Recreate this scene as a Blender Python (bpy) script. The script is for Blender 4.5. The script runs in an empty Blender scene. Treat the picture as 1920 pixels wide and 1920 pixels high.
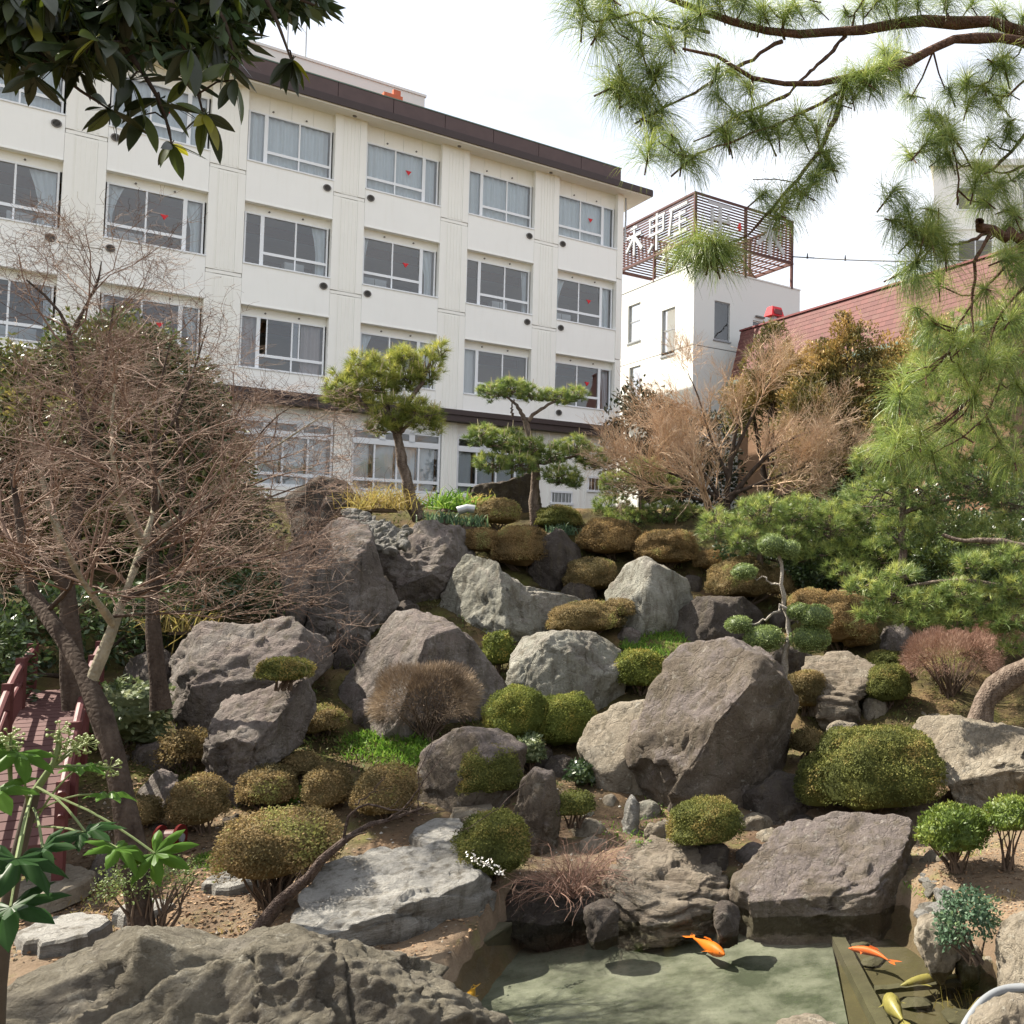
import bpy, bmesh, math, random
import numpy as np
from mathutils import Vector, Matrix

SC = bpy.context.scene
COL = SC.collection
# ------------------------------------------------------------------ camera
F = 1844.0
A0 = math.atan(827 / 1844)          # heading of the lens axis, right of world +Y
PT = math.radians(3.302)            # pitch
EZ = 4.5                            # eye height above the pond
cam = bpy.data.cameras.new('camera')
cam.sensor_width = 36
cam.lens = F / 1920 * 36
cam.shift_x = -827 / 1920           # off-centre crop of a wider picture
cam.clip_end = 3000
cam.clip_start = 0.05
camo = bpy.data.objects.new('camera', cam)
COL.objects.link(camo)
camo.location = (0, 0, EZ)
camo.rotation_euler = (math.pi / 2 + PT, 0, -A0)
SC.camera = camo
# ------------------------------------------------------------------ sky, sun, exposure
SUN_EL = math.radians(50)
SUN_AZ = math.atan2(-0.85, 0.53)
W = bpy.data.worlds.new('World')
SC.world = W
W.use_nodes = True
nt = W.node_tree
nt.nodes.clear()
sky = nt.nodes.new('ShaderNodeTexSky')
sky.sky_type = 'NISHITA'
sky.sun_disc = False
sky.sun_elevation = SUN_EL
sky.sun_rotation = SUN_AZ
sky.dust_density = 2.0
tc = nt.nodes.new('ShaderNodeTexCoord')
mp = nt.nodes.new('ShaderNodeMapping')
mp.inputs['Scale'].default_value = (1.2, 1.2, 3.2)
nz = nt.nodes.new('ShaderNodeTexNoise')
nz.inputs['Scale'].default_value = 2.2
nz.inputs['Detail'].default_value = 7
nz.inputs['Roughness'].default_value = 0.55
cr = nt.nodes.new('ShaderNodeValToRGB')
cr.color_ramp.elements[0].position = 0.36
cr.color_ramp.elements[0].color = (0.52, 0.52, 0.52, 1)
cr.color_ramp.elements[1].position = 0.62
cr.color_ramp.elements[1].color = (0.95, 0.95, 0.95, 1)
mx = nt.nodes.new('ShaderNodeMix')
mx.data_type = 'RGBA'
mx.inputs[7].default_value = (7.2, 7.4, 7.8, 1)      # thin bright cloud veil
bg = nt.nodes.new('ShaderNodeBackground')
bg.inputs['Strength'].default_value = 0.06
wo = nt.nodes.new('ShaderNodeOutputWorld')
L = nt.links.new
L(tc.outputs['Generated'], mp.inputs[0]); L(mp.outputs[0], nz.inputs['Vector'])
L(nz.outputs['Fac'], cr.inputs[0]); L(cr.outputs[0], mx.inputs[0])
L(sky.outputs[0], mx.inputs[6]); L(mx.outputs[2], bg.inputs[0]); L(bg.outputs[0], wo.inputs[0])
sun = bpy.data.lights.new('sun', 'SUN')
sun.energy = 5.0
sun.angle = math.radians(0.5)
sun.color = (1.0, 0.925, 0.80)
suno = bpy.data.objects.new('sun', sun)
COL.objects.link(suno)
sv = Vector((math.sin(SUN_AZ) * math.cos(SUN_EL), math.cos(SUN_AZ) * math.cos(SUN_EL), math.sin(SUN_EL)))
suno.rotation_euler = sv.to_track_quat('Z', 'Y').to_euler()
suno.location = sv * 60
vs = SC.view_settings
vs.view_transform = 'Standard'
vs.look = 'None'
vs.gamma = 1
vs.use_curve_mapping = False
vs.exposure = 1.70
SC.cycles.max_bounces = 8
SC.cycles.transparent_max_bounces = 16
SC.cycles.sample_clamp_indirect = 6

# ------------------------------------------------------------------ geometry of the view (places things at real depths)
def ray(px, py):
    u = (np.asarray(px, float) - 1787) / F
    v = (np.asarray(py, float) - 960) / F
    yc = math.cos(PT) + v * math.sin(PT)
    z = math.sin(PT) - v * math.cos(PT)
    x = u * math.cos(A0) + yc * math.sin(A0)
    y = -u * math.sin(A0) + yc * math.cos(A0)
    h = np.hypot(x, y)
    return x / h, y / h, z / h

def pt(px, py, R):
    x, y, z = ray(px, py)
    R = np.asarray(R, float)
    return np.stack([x * R, y * R, EZ + z * R], -1)

def mpp(px, py, R):
    """metres per photo pixel, across and up, at range R"""
    a = pt(px - 1, py, R); b = pt(px + 1, py, R)
    c = pt(px, py - 1, R); d = pt(px, py + 1, R)
    return np.linalg.norm(a - b) / 2, np.linalg.norm(c - d) / 2

# ------------------------------------------------------------------ noise
def _hash(ix, iy, iz, seed):
    h = (ix * 374761393 + iy * 668265263 + iz * 2147483647 + seed * 1274126177) & 0xFFFFFFFF
    h = ((h ^ (h >> 13)) * 1274126177) & 0xFFFFFFFF
    h = h ^ (h >> 16)
    return (h & 0xFFFF) / 65535.0

def vnoise(p, seed=0):
    p = np.asarray(p, float)
    i = np.floor(p).astype(np.int64)
    f = p - i
    f = f * f * f * (f * (f * 6 - 15) + 10)
    out = 0
    for dx in (0, 1):
        wx = f[..., 0] if dx else 1 - f[..., 0]
        for dy in (0, 1):
            wy = f[..., 1] if dy else 1 - f[..., 1]
            for dz in (0, 1):
                wz = f[..., 2] if dz else 1 - f[..., 2]
                out = out + wx * wy * wz * _hash(i[..., 0] + dx, i[..., 1] + dy, i[..., 2] + dz, seed)
    return out * 2 - 1

def fbm(p, octv=4, seed=0, gain=0.5, lac=2.03):
    a, s, amp = 0, 1.0, 1.0
    for o in range(octv):
        a = a + amp * vnoise(p * s, seed + o * 17)
        s *= lac; amp *= gain
    return a

def nrm(v):
    return v / np.maximum(np.linalg.norm(v, axis=-1, keepdims=True), 1e-9)

# ------------------------------------------------------------------ terrain
def inpoly(x, y, poly):
    x = np.asarray(x); y = np.asarray(y)
    r = np.zeros(x.shape, bool)
    n = len(poly)
    for i in range(n):
        x0, y0 = poly[i]; x1, y1 = poly[(i + 1) % n]
        if y0 == y1: continue
        c = ((y0 > y) != (y1 > y)) & (x < (x1 - x0) * (y - y0) / (y1 - y0) + x0)
        r ^= c
    return r

def polydist(x, y, poly):
    d = np.full(np.shape(x), 1e9)
    n = len(poly)
    for i in range(n):
        ax, ay = poly[i]; bx, by = poly[(i + 1) % n]
        ex, ey = bx - ax, by - ay
        t = np.clip(((x - ax) * ex + (y - ay) * ey) / (ex * ex + ey * ey + 1e-12), 0, 1)
        d = np.minimum(d, np.hypot(x - ax - t * ex, y - ay - t * ey))
    return d

def at_z(px, py, z):
    x, y, k = ray(px, py)
    R = (z - EZ) / k
    return float(x * R), float(y * R)

PONDPX = [(690, 1990), (800, 1895), (880, 1790), (950, 1714), (1090, 1692), (1240, 1690), (1390, 1684), (1530, 1686),
          (1700, 1696), (1775, 1738), (1868, 1800), (1925, 1860), (1935, 1990), (1900, 2500), (600, 2500)]
POND = [at_z(a, b, 0) for a, b in PONDPX]
PR = [0, 12.4, 13.2, 15.2, 16.8, 18.5, 20.2, 22, 24, 25.8, 27, 29, 33, 45, 3000]
PZ = [.25, .25, .26, .50, .89, 1.44, 2.16, 3.04, 4.1, 5.3, 5.95, 6.15, 6.25, 6.4, 6.4]

def terrain(x, y, rough=True):
    x = np.asarray(x, float); y = np.asarray(y, float)
    R = np.hypot(x, y)
    z = np.interp(R, PR, PZ)
    if rough:
        p = np.stack([x * .9, y * .9, 0 * x], -1)
        z = z + .10 * fbm(p, 3, 5) * np.clip((R - 6) / 4, 0, 1) * np.clip((60 - R) / 20, 0, 1)
    near = R < 16
    if np.any(near):
        ins = inpoly(x, y, POND)
        d = polydist(x, y, POND)
        k = np.where(ins, np.clip(d / .3, 0, 1), 0)
        z = np.where(ins, (1 - k) * np.minimum(z, .02) + k * -.42, z)
    return z

def hit(px, py, r0=9.0, r1=70.0):
    """range at which the sight line meets the ground"""
    px = np.atleast_1d(np.asarray(px, float)); py = np.atleast_1d(np.asarray(py, float))
    x, y, k = ray(px, py)
    res = np.full(px.shape, np.nan)
    for R in np.arange(r0, r1, .1):
        t = np.interp(R, PR, PZ)
        h = EZ + k * R
        m = np.isnan(res) & (h <= t)
        res[m] = R
    res[np.isnan(res)] = 27.5
    return res

def hit1(px, py):
    return float(hit(px, py)[0])

# ------------------------------------------------------------------ mesh helpers
def link(o, parent=None):
    COL.objects.link(o)
    if parent is not None: o.parent = parent
    return o

def mesh_data(name, V, quads=None, tris=None, mats=(), smooth=False, tint=None, midx=None):
    V = np.asarray(V, np.float32).reshape(-1, 3)
    q = np.zeros((0, 4), np.int32) if quads is None or len(quads) == 0 else np.asarray(quads, np.int32)
    t = np.zeros((0, 3), np.int32) if tris is None or len(tris) == 0 else np.asarray(tris, np.int32)
    me = bpy.data.meshes.new(name)
    me.vertices.add(len(V)); me.vertices.foreach_set('co', V.ravel())
    nl = q.size + t.size; nf = len(q) + len(t)
    me.loops.add(nl); me.loops.foreach_set('vertex_index', np.concatenate([q.ravel(), t.ravel()]))
    me.polygons.add(nf)
    ls = np.concatenate([np.arange(len(q)) * 4, q.size + np.arange(len(t)) * 3]).astype(np.int32)
    me.polygons.foreach_set('loop_start', ls)
    for m in mats: me.materials.append(m)
    if midx is not None: me.polygons.foreach_set('material_index', np.asarray(midx, np.int32))
    me.polygons.foreach_set('use_smooth', np.full(nf, bool(smooth)))
    if tint is not None:
        a = me.attributes.new('tint', 'FLOAT', 'FACE')
        a.data.foreach_set('value', np.asarray(tint, np.float32))
    me.update(calc_edges=True)
    return me

class Acc:
    """collects pieces of ONE part"""
    def __init__(s):
        s.V = []; s.Q = []; s.T = []; s.tq = []; s.tt = []; s.mq = []; s.mt = []; s.n = 0
    def add(s, V, quads=None, tris=None, tint=0.5, mi=0):
        V = np.asarray(V, float).reshape(-1, 3)
        s.V.append(V)
        if quads is not None and len(quads):
            q = np.asarray(quads) + s.n; s.Q.append(q)
            s.tq.append(np.broadcast_to(np.asarray(tint, float), (len(q),)) if np.ndim(tint) == 0 else np.asarray(tint)[:len(q)])
            s.mq.append(np.full(len(q), mi))
        if tris is not None and len(tris):
            t = np.asarray(tris) + s.n; s.T.append(t)
            s.tt.append(np.broadcast_to(np.asarray(tint, float), (len(t),)) if np.ndim(tint) == 0 else np.asarray(tint)[-len(t):])
            s.mt.append(np.full(len(t), mi))
        s.n += len(V)
        return s
    def box(s, x0, x1, y0, y1, z0, z1, tint=.5, mi=0):
        V = [(x, y, z) for z in (z0, z1) for y in (y0, y1) for x in (x0, x1)]
        Q = [(0, 2, 3, 1), (4, 5, 7, 6), (0, 1, 5, 4), (2, 6, 7, 3), (0, 4, 6, 2), (1, 3, 7, 5)]
        return s.add(V, Q, None, tint, mi)
    def tube(s, pts, rad, sides=6, tint=.5, mi=0, cap=True):
        V, Q = tubes(np.asarray(pts, float)[None], np.broadcast_to(np.asarray(rad, float), (len(pts),))[None], sides)
        s.add(V, Q, None, tint, mi)
        if cap:
            n = len(pts)
            for k, fl in ((0, 1), (n - 1, 0)):
                c = np.asarray(pts[k], float)
                ring = V.reshape(n, sides, 3)[k]
                T = [(sides, (i + 1) % sides, i) if fl else (sides, i, (i + 1) % sides) for i in range(sides)]
                s.add(np.vstack([ring, c]), None, T, tint, mi)
        return s
    def data(s, name, mats, smooth=False, off=None):
        V = np.vstack(s.V)
        if off is not None: V = V - np.asarray(off, float)
        Q = np.vstack(s.Q) if s.Q else None
        T = np.vstack(s.T) if s.T else None
        tint = np.concatenate(s.tq + s.tt); mi = np.concatenate(s.mq + s.mt)
        return mesh_data(name, V, Q, T, mats, smooth, tint, mi)
    def build(s, name, mats, parent=None, smooth=False, off=None):
        if not isinstance(mats, (list, tuple)): mats = [mats]
        return link(bpy.data.objects.new(name, s.data(name, mats, smooth, off)), parent)

def tubes(P, R, sides=3):
    P = np.asarray(P, float); R = np.asarray(R, float)
    N, K, _ = P.shape
    T = np.gradient(P, axis=1) if K > 2 else np.repeat(P[:, 1:] - P[:, :1], 2, 1)
    T = nrm(T)
    ref = np.where(np.abs(T[..., 2:3]) < .9, np.array([0, 0, 1.0]), np.array([1.0, 0, 0]))
    m = np.abs(T[:, :, 2]).mean(1) < .8
    ref = np.where(m[:, None, None], np.array([0, 0, 1.0]), np.array([1.0, 0.2, 0]))
    U = nrm(np.cross(T, np.broadcast_to(ref, T.shape)))
    Vv = np.cross(T, U)
    a = np.arange(sides) * 2 * math.pi / sides
    ring = P[:, :, None] + R[:, :, None, None] * (np.cos(a)[None, None, :, None] * U[:, :, None] + np.sin(a)[None, None, :, None] * Vv[:, :, None])
    V = ring.reshape(-1, 3)
    idx = np.arange(N * K * sides).reshape(N, K, sides)
    a0 = idx[:, :-1]; a1 = idx[:, 1:]
    Q = np.stack([a0, np.roll(a0, -1, 2), np.roll(a1, -1, 2), a1], -1).reshape(-1, 4)
    return V, Q

def tag(o, label=None, cat=None, group=None, kind=None):
    if label: o['label'] = label
    if cat: o['category'] = cat
    if group: o['group'] = group
    if kind: o['kind'] = kind
    return o

def root(name, loc, label, cat, group=None, rz=0):
    o = bpy.data.objects.new(name, None)
    o.empty_display_size = .2
    COL.objects.link(o)
    o.location = [float(c) for c in loc]; o.rotation_euler = (0, 0, rz)
    return tag(o, label, cat, group)

def part(name, me, parent, loc=(0, 0, 0), label=None):
    o = bpy.data.objects.new(name, me)
    link(o, parent); o.location = loc
    if label: o['label'] = label
    return o

# ------------------------------------------------------------------ materials
def new_mat(name):
    m = bpy.data.materials.new(name); m.use_nodes = True
    n = m.node_tree; n.nodes.clear()
    out = n.nodes.new('ShaderNodeOutputMaterial')
    return m, n, out

def N(n, t, **kw):
    x = n.nodes.new(t)
    for k, v in kw.items(): setattr(x, k, v)
    return x

def ramp(n, els):
    r = n.nodes.new('ShaderNodeValToRGB')
    while len(r.color_ramp.elements) < len(els): r.color_ramp.elements.new(.5)
    for e, (p, c) in zip(r.color_ramp.elements, els):
        e.position = p; e.color = (*c, 1) if len(c) == 3 else c
    return r

def noise(n, vec, scale, detail=5, rough=.55, mapscale=None, dist=0):
    t = N(n, 'ShaderNodeTexNoise')
    t.inputs['Scale'].default_value = scale; t.inputs['Detail'].default_value = detail
    t.inputs['Roughness'].default_value = rough; t.inputs['Distortion'].default_value = dist
    if mapscale:
        m = N(n, 'ShaderNodeMapping'); m.inputs['Scale'].default_value = mapscale
        n.links.new(vec, m.inputs[0]); vec = m.outputs[0]
    n.links.new(vec, t.inputs['Vector'])
    return t.outputs['Fac']

def mixc(n, a, b, fac, mode='MIX'):
    m = N(n, 'ShaderNodeMix', data_type='RGBA', blend_type=mode)
    for s, v in ((0, fac), (6, a), (7, b)):
        if hasattr(v, 'links') or hasattr(v, 'is_linked'): n.links.new(v, m.inputs[s])
        elif s == 0: m.inputs[0].default_value = v
        else: m.inputs[s].default_value = (*v, 1)
    return m.outputs[2]

def math_(n, op, a, b=0.0, clamp=False):
    m = N(n, 'ShaderNodeMath', operation=op, use_clamp=clamp)
    for i, v in enumerate((a, b)):
        if hasattr(v, 'is_linked'): n.links.new(v, m.inputs[i])
        else: m.inputs[i].default_value = v
    return m.outputs[0]

def bump(n, h, strength=.3, dist=.02):
    b = N(n, 'ShaderNodeBump'); b.inputs['Strength'].default_value = strength; b.inputs['Distance'].default_value = dist
    n.links.new(h, b.inputs['Height'])
    return b.outputs[0]

def principled(n, out, col, rough=.8, nor=None, metal=0, spec=.3):
    p = N(n, 'ShaderNodeBsdfPrincipled')
    if hasattr(col, 'is_linked'): n.links.new(col, p.inputs['Base Color'])
    else: p.inputs['Base Color'].default_value = (*col, 1)
    if hasattr(rough, 'is_linked'): n.links.new(rough, p.inputs['Roughness'])
    else: p.inputs['Roughness'].default_value = rough
    p.inputs['Metallic'].default_value = metal
    p.inputs['Specular IOR Level'].default_value = spec
    if nor is not None: n.links.new(nor, p.inputs['Normal'])
    if out is not None: n.links.new(p.outputs[0], out.inputs[0])
    return p

def mat_plain(name, col, rough=.7, var=.12, scale=6, metal=0, spec=.3, bmp=.1, streak=0):
    """a plain finish with faint mottling, optional vertical dirt streaks"""
    m, n, out = new_mat(name)
    tcn = N(n, 'ShaderNodeTexCoord').outputs['Object']
    f = noise(n, tcn, scale, 6)
    c = mixc(n, tuple(x * (1 - var) for x in col), tuple(min(1, x * (1 + var)) for x in col), f)
    if streak:
        s = noise(n, tcn, 3.0, 4, .6, (4.0, 4.0, .35))
        s = math_(n, 'MULTIPLY', math_(n, 'SUBTRACT', s, .52, True), streak * 4, True)
        c = mixc(n, c, (col[0] * .62, col[1] * .56, col[2] * .44), s)
    g = noise(n, tcn, scale * 9, 3)
    principled(n, out, c, rough, bump(n, g, bmp, .01), metal, spec)
    return m

def mat_leaf(name, els, transl=.3, rough=.55, spec=.3, noisy=.0):
    """leaf and needle colour picked per leaf by its 'tint'"""
    m, n, out = new_mat(name)
    a = N(n, 'ShaderNodeAttribute', attribute_name='tint')
    r = ramp(n, els)
    n.links.new(a.outputs['Fac'], r.inputs[0])
    c = r.outputs[0]
    p = principled(n, None, c, rough, None, 0, spec)
    t = N(n, 'ShaderNodeBsdfTranslucent')
    n.links.new(mixc(n, c, (1.0, .95, .45), .25, 'MULTIPLY'), t.inputs[0])
    mixs = N(n, 'ShaderNodeMixShader'); mixs.inputs[0].default_value = transl
    n.links.new(p.outputs[0], mixs.inputs[1]); n.links.new(t.outputs[0], mixs.inputs[2])
    n.links.new(mixs.outputs[0], out.inputs[0])
    return m

def mat_rock(name, dark, mid, light, crust, stain=(.10, .085, .06), crustamt=.5, lich=.25, mapstr=None, bs=.9):
    m, n, out = new_mat(name)
    co = N(n, 'ShaderNodeTexCoord').outputs['Object']
    oi = N(n, 'ShaderNodeObjectInfo').outputs['Random']
    add = N(n, 'ShaderNodeVectorMath', operation='ADD')
    cmb = N(n, 'ShaderNodeCombineXYZ')
    for i in range(3): n.links.new(math_(n, 'MULTIPLY', oi, 37.0 + i * 11), cmb.inputs[i])
    n.links.new(co, add.inputs[0]); n.links.new(cmb.outputs[0], add.inputs[1])
    v = add.outputs[0]
    big = noise(n, v, 1.3, 9, .62, mapstr, .4)
    r = ramp(n, [(.30, dark), (.5, mid), (.70, light)])
    n.links.new(big, r.inputs[0])
    c = r.outputs[0]
    # weathered crust lies on the upper faces and in patches
    geo = N(n, 'ShaderNodeNewGeometry')
    sep = N(n, 'ShaderNodeSeparateXYZ'); n.links.new(geo.outputs['Normal'], sep.inputs[0])
    pn = noise(n, v, 1.7, 7, .65)
    cf = math_(n, 'ADD', math_(n, 'MULTIPLY', sep.outputs[2], .55), math_(n, 'MULTIPLY', math_(n, 'SUBTRACT', pn, .5), 2.4))
    cf = math_(n, 'MULTIPLY', math_(n, 'SUBTRACT', cf, .18), 3.0, True)
    c = mixc(n, c, crust, math_(n, 'MULTIPLY', cf, crustamt))
    # rain stains run down
    st = noise(n, v, 2.6, 7, .65, (2.8, 2.8, .28))
    st = math_(n, 'MULTIPLY', math_(n, 'SUBTRACT', st, .50, True), 6.0, True)
    c = mixc(n, c, stain, math_(n, 'MULTIPLY', st, .72))
    pit = noise(n, v, 5.5, 10, .78)
    c = mixc(n, c, (.045, .038, .03), math_(n, 'MULTIPLY', math_(n, 'MULTIPLY', math_(n, 'SUBTRACT', .44, pit, True), 12.0, True), .55))
    # pale lichen flecks
    li = noise(n, v, 7.5, 6, .7)
    li = math_(n, 'MULTIPLY', math_(n, 'SUBTRACT', li, .57, True), 9.0, True)
    c = mixc(n, c, (.46, .45, .40), math_(n, 'MULTIPLY', li, lich))
    fine = noise(n, v, 30, 8, .78)
    c = mixc(n, c, mixc(n, (.30, .29, .28), (1.65, 1.64, 1.62), fine), .7, 'MULTIPLY')
    vo = N(n, 'ShaderNodeTexVoronoi', feature='DISTANCE_TO_EDGE'); vo.inputs['Scale'].default_value = 2.3
    wv = N(n, 'ShaderNodeVectorMath', operation='ADD')
    nc = N(n, 'ShaderNodeTexNoise'); nc.inputs['Scale'].default_value = 2.5; nc.inputs['Detail'].default_value = 5
    n.links.new(v, nc.inputs['Vector'])
    n.links.new(v, wv.inputs[0]); n.links.new(nc.outputs['Color'], wv.inputs[1]); n.links.new(wv.outputs[0], vo.inputs['Vector'])
    crack = math_(n, 'MULTIPLY', vo.outputs['Distance'], 14.0, True)
    hgt = math_(n, 'ADD', math_(n, 'MULTIPLY', noise(n, v, 7, 12, .78, mapstr), 1.6), math_(n, 'MULTIPLY', fine, .35))
    hgt = math_(n, 'ADD', hgt, math_(n, 'MULTIPLY', crack, .25))
    principled(n, out, c, .92, bump(n, hgt, bs, .085), 0, .15)
    return m
# ------------------------------------------------------------------ palette
M = {}
M['cream'] = mat_plain('cream painted concrete', (.885, .875, .825), .75, .03, 2.0, streak=.08, bmp=.04)
M['creampanel'] = mat_plain('cream painted panel', (.895, .89, .855), .7, .035, 1.4, streak=.07, bmp=.04)
M['soffit'] = mat_plain('soffit board', (.80, .77, .69), .8, .04, 2)
M['whitewall'] = mat_plain('white render', (.66, .67, .645), .8, .02, 1.2, streak=.02, bmp=.08)
M['alu'] = mat_plain('white window frame', (.80, .82, .84), .4, .03, 8, spec=.4)
M['copper'] = mat_plain('brown roof sheet', (.085, .052, .048), .45, .25, 3, metal=.1, spec=.4)
M['gutter'] = mat_plain('dark brown gutter', (.045, .028, .026), .5, .2, 4, spec=.4)
M['verd'] = mat_plain('green oxidised capping', (.12, .17, .14), .6, .2, 4)
M['orange'] = mat_plain('orange red painted metal', (.50, .13, .06), .5, .15, 5)
M['room'] = mat_plain('room wall', (.55, .52, .50), .9, .05, 2)
M['ceil'] = mat_plain('room ceiling', (.66, .66, .65), .9, .04, 2)
M['wood'] = mat_plain('brown wood trim', (.16, .09, .05), .6, .2, 6)
M['screen'] = mat_plain('white paper screen', (.72, .74, .76), .9, .03, 3)
M['curtain'] = mat_plain('pale grey curtain cloth', (.70, .76, .80), .95, .05, 9)
M['pinkcurtain'] = mat_plain('greyish pink curtain cloth', (.46, .40, .40), .95, .08, 9)
M['redmark'] = mat_plain('red sticker', (.62, .03, .04), .6, .05, 4)
M['dark'] = mat_plain('dark opening', (.03, .03, .03), .9, .1, 4)
M['ventgrey'] = mat_plain('grey vent louvre', (.16, .15, .14), .6, .2, 9)
M['redsteel'] = mat_plain('rust red painted steel', (.085, .034, .028), .55, .25, 5)
M['signwhite'] = mat_plain('weathered white sign face', (.46, .47, .48), .5, .12, 6, spec=.4)
M['redroof'] = mat_plain('dusty red roof shingle', (.13, .055, .050), .8, .16, 7)
M['redcap'] = mat_plain('dark red ridge capping', (.17, .05, .05), .6, .15, 7)
M['brightred'] = mat_plain('bright red painted vent', (.60, .03, .04), .45, .08, 6)
M['bridgered'] = mat_plain('faded red lacquered wood', (.085, .022, .022), .6, .3, 5, spec=.35)
M['bridgedeck'] = mat_plain('worn pinkish red deck boards', (.080, .034, .031), .75, .25, 4)
M['steel'] = mat_plain('grey galvanised metal', (.35, .36, .37), .45, .1, 9, metal=.6)
M['hose'] = mat_plain('pale grey hose', (.17, .18, .19), .5, .08, 8)
M['cable'] = mat_plain('black cable', (.03, .03, .03), .6, .1, 5)
M['concrete'] = mat_plain('mossy concrete edging', (.085, .078, .05), .9, .35, 4, bmp=.4)

def mat_glass(name, tintc=(.86, .9, .92), ior=1.5):
    m, n, out = new_mat(name)
    fr = N(n, 'ShaderNodeFresnel'); fr.inputs['IOR'].default_value = ior
    t = N(n, 'ShaderNodeBsdfTransparent'); t.inputs[0].default_value = (*tintc, 1)
    g = N(n, 'ShaderNodeBsdfGlossy'); g.inputs['Roughness'].default_value = .02
    co = N(n, 'ShaderNodeTexCoord').outputs['Object']
    n.links.new(bump(n, noise(n, co, 1.1, 2), .04, .05), g.inputs['Normal'])
    fac = math_(n, 'ADD', math_(n, 'MULTIPLY', fr.outputs[0], 1.4), .07, True)
    mixs = N(n, 'ShaderNodeMixShader')
    n.links.new(fac, mixs.inputs[0]); n.links.new(t.outputs[0], mixs.inputs[1]); n.links.new(g.outputs[0], mixs.inputs[2])
    n.links.new(mixs.outputs[0], out.inputs[0])
    return m
M['glass'] = mat_glass('window glass')

# ------------------------------------------------------------------ main building
def camrot(x, y):
    return (x * math.cos(A0) + y * math.sin(A0), -x * math.sin(A0) + y * math.cos(A0))
BO = camrot(-13.49, 39.649)
BANG = math.atan2(*reversed(camrot(math.sin(math.radians(44.646)), math.cos(math.radians(44.646)))))
rnd = random.Random(4)
bld = root('hotel_building', (BO[0], BO[1], 0), 'long four storey cream building with brown roof edge and rows of white framed windows', 'building', rz=BANG)
ZT = [19.11, 15.81, 12.51]; WH = 1.684; BAY = 3.32; NB = 7
XR = lambda k: -.5 - BAY * k
XL = lambda k: -2.795 - BAY * k
PY = -.28                       # face of pilasters and spandrels
XEND = -.19

# pilasters with vertical ribs and a joint at every storey
def pilaster(x0, x1, z0, z1, name='pilaster'):
    w = x1 - x0
    a = Acc()
    a.box(x0, x0 + w * .22, PY, .06, z0, z1); a.box(x1 - w * .22, x1, PY, .06, z0, z1)
    a.box(x0 + w * .22, x1 - w * .22, PY + .025, .06, z0, z1)
    for i in range(5):
        c = x0 + w * (.27 + .115 * i)
        a.box(c, c + w * .045, PY + .010, PY + .06, z0 + .05, z1 - .05)
    a.build(name, M['cream'], bld)
for k in range(-1, NB):
    x0 = XR(k + 1) + .05 if k >= 0 else XR(0) + .05
    x1 = XL(k) - .05 if k >= 0 else XEND
    if k < 0:
        for z0, z1 in ((10.15, 12.9), (12.925, 16.2), (16.225, 19.70)):
            a = Acc(); a.box(x0, x1, PY, .06, z0, z1); a.box(x0, x0 + .07, PY - .03, PY - .002, z0 + .02, z1 - .02); a.build('pilaster', M['cream'], bld)
    else:
        for z0, z1 in ((10.15, 13.60), (13.62, 13.72), (13.74, 16.90), (16.92, 17.02), (17.04, 19.70)):
            if z1 - z0 < .3:
                a = Acc(); a.box(x0 + .01, x1 - .01, PY + .02, .06, z0, z1); a.build('joint_band', M['cream'], bld)
            else: pilaster(x0, x1, z0, z1)

def curtain_mesh(x0, x1, y, z0, z1, seed, amp=.035, gather=None):
    n = max(12, int((x1 - x0) / .028))
    xs = np.linspace(x0, x1, n)
    r = np.random.RandomState(seed)
    ph = np.cumsum(r.uniform(.5, 1.5, n)) * .95
    rows = 5
    V = []
    for j in range(rows):
        t = j / (rows - 1)
        xx = xs.copy()
        if gather:
            side, amt = gather
            g = 1 - amt * math.sin(min(1, t * 1.25) * math.pi * .62)
            xx = (x0 + (xs - x0) * g) if side == 'L' else (x1 - (x1 - xs) * g)
        yy = y + amp * np.sin(ph) + amp * .5 * np.sin(ph * .37 + j * .2)
        V.append(np.stack([xx, yy, np.full(n, z1 + (z0 - z1) * t)], 1))
    V = np.vstack(V)
    i = np.arange(n - 1)
    Q = np.vstack([np.stack([i + j * n, i + 1 + j * n, i + 1 + (j + 1) * n, i + (j + 1) * n], 1) for j in range(rows - 1)])
    return V, Q

vent_me = None
def vent_mesh():
    a = Acc()
    s = 16
    for r0, r1, y0, y1, mi in ((.115, .09, -.04, -.045, 0),):
        ang = np.arange(s) * 2 * math.pi / s
        def rg(r, y): return np.stack([r * np.cos(ang), np.full(s, y), r * np.sin(ang)], 1)
        V = np.vstack([rg(.115, 0), rg(.115, -.04), rg(.085, -.045), rg(.08, -.012)])
        i = np.arange(s); Q = np.vstack([np.stack([i + s * k, (i + 1) % s + s * k, (i + 1) % s + s * (k + 1), i + s * (k + 1)], 1) for k in range(3)])
        a.add(V, Q)
        c = np.vstack([rg(.08, -.012), [[0, -.012, 0]]])
        a.add(c, None, [(k, (k + 1) % s, s) for k in range(s)], mi=1)
    for k in range(4):
        a.box(-.07, .07, -.04, -.02, -.06 + k * .035, -.05 + k * .035)
    return a.data('vent', [M['ventgrey'], M['dark']])
vent_me = vent_mesh()

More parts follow.
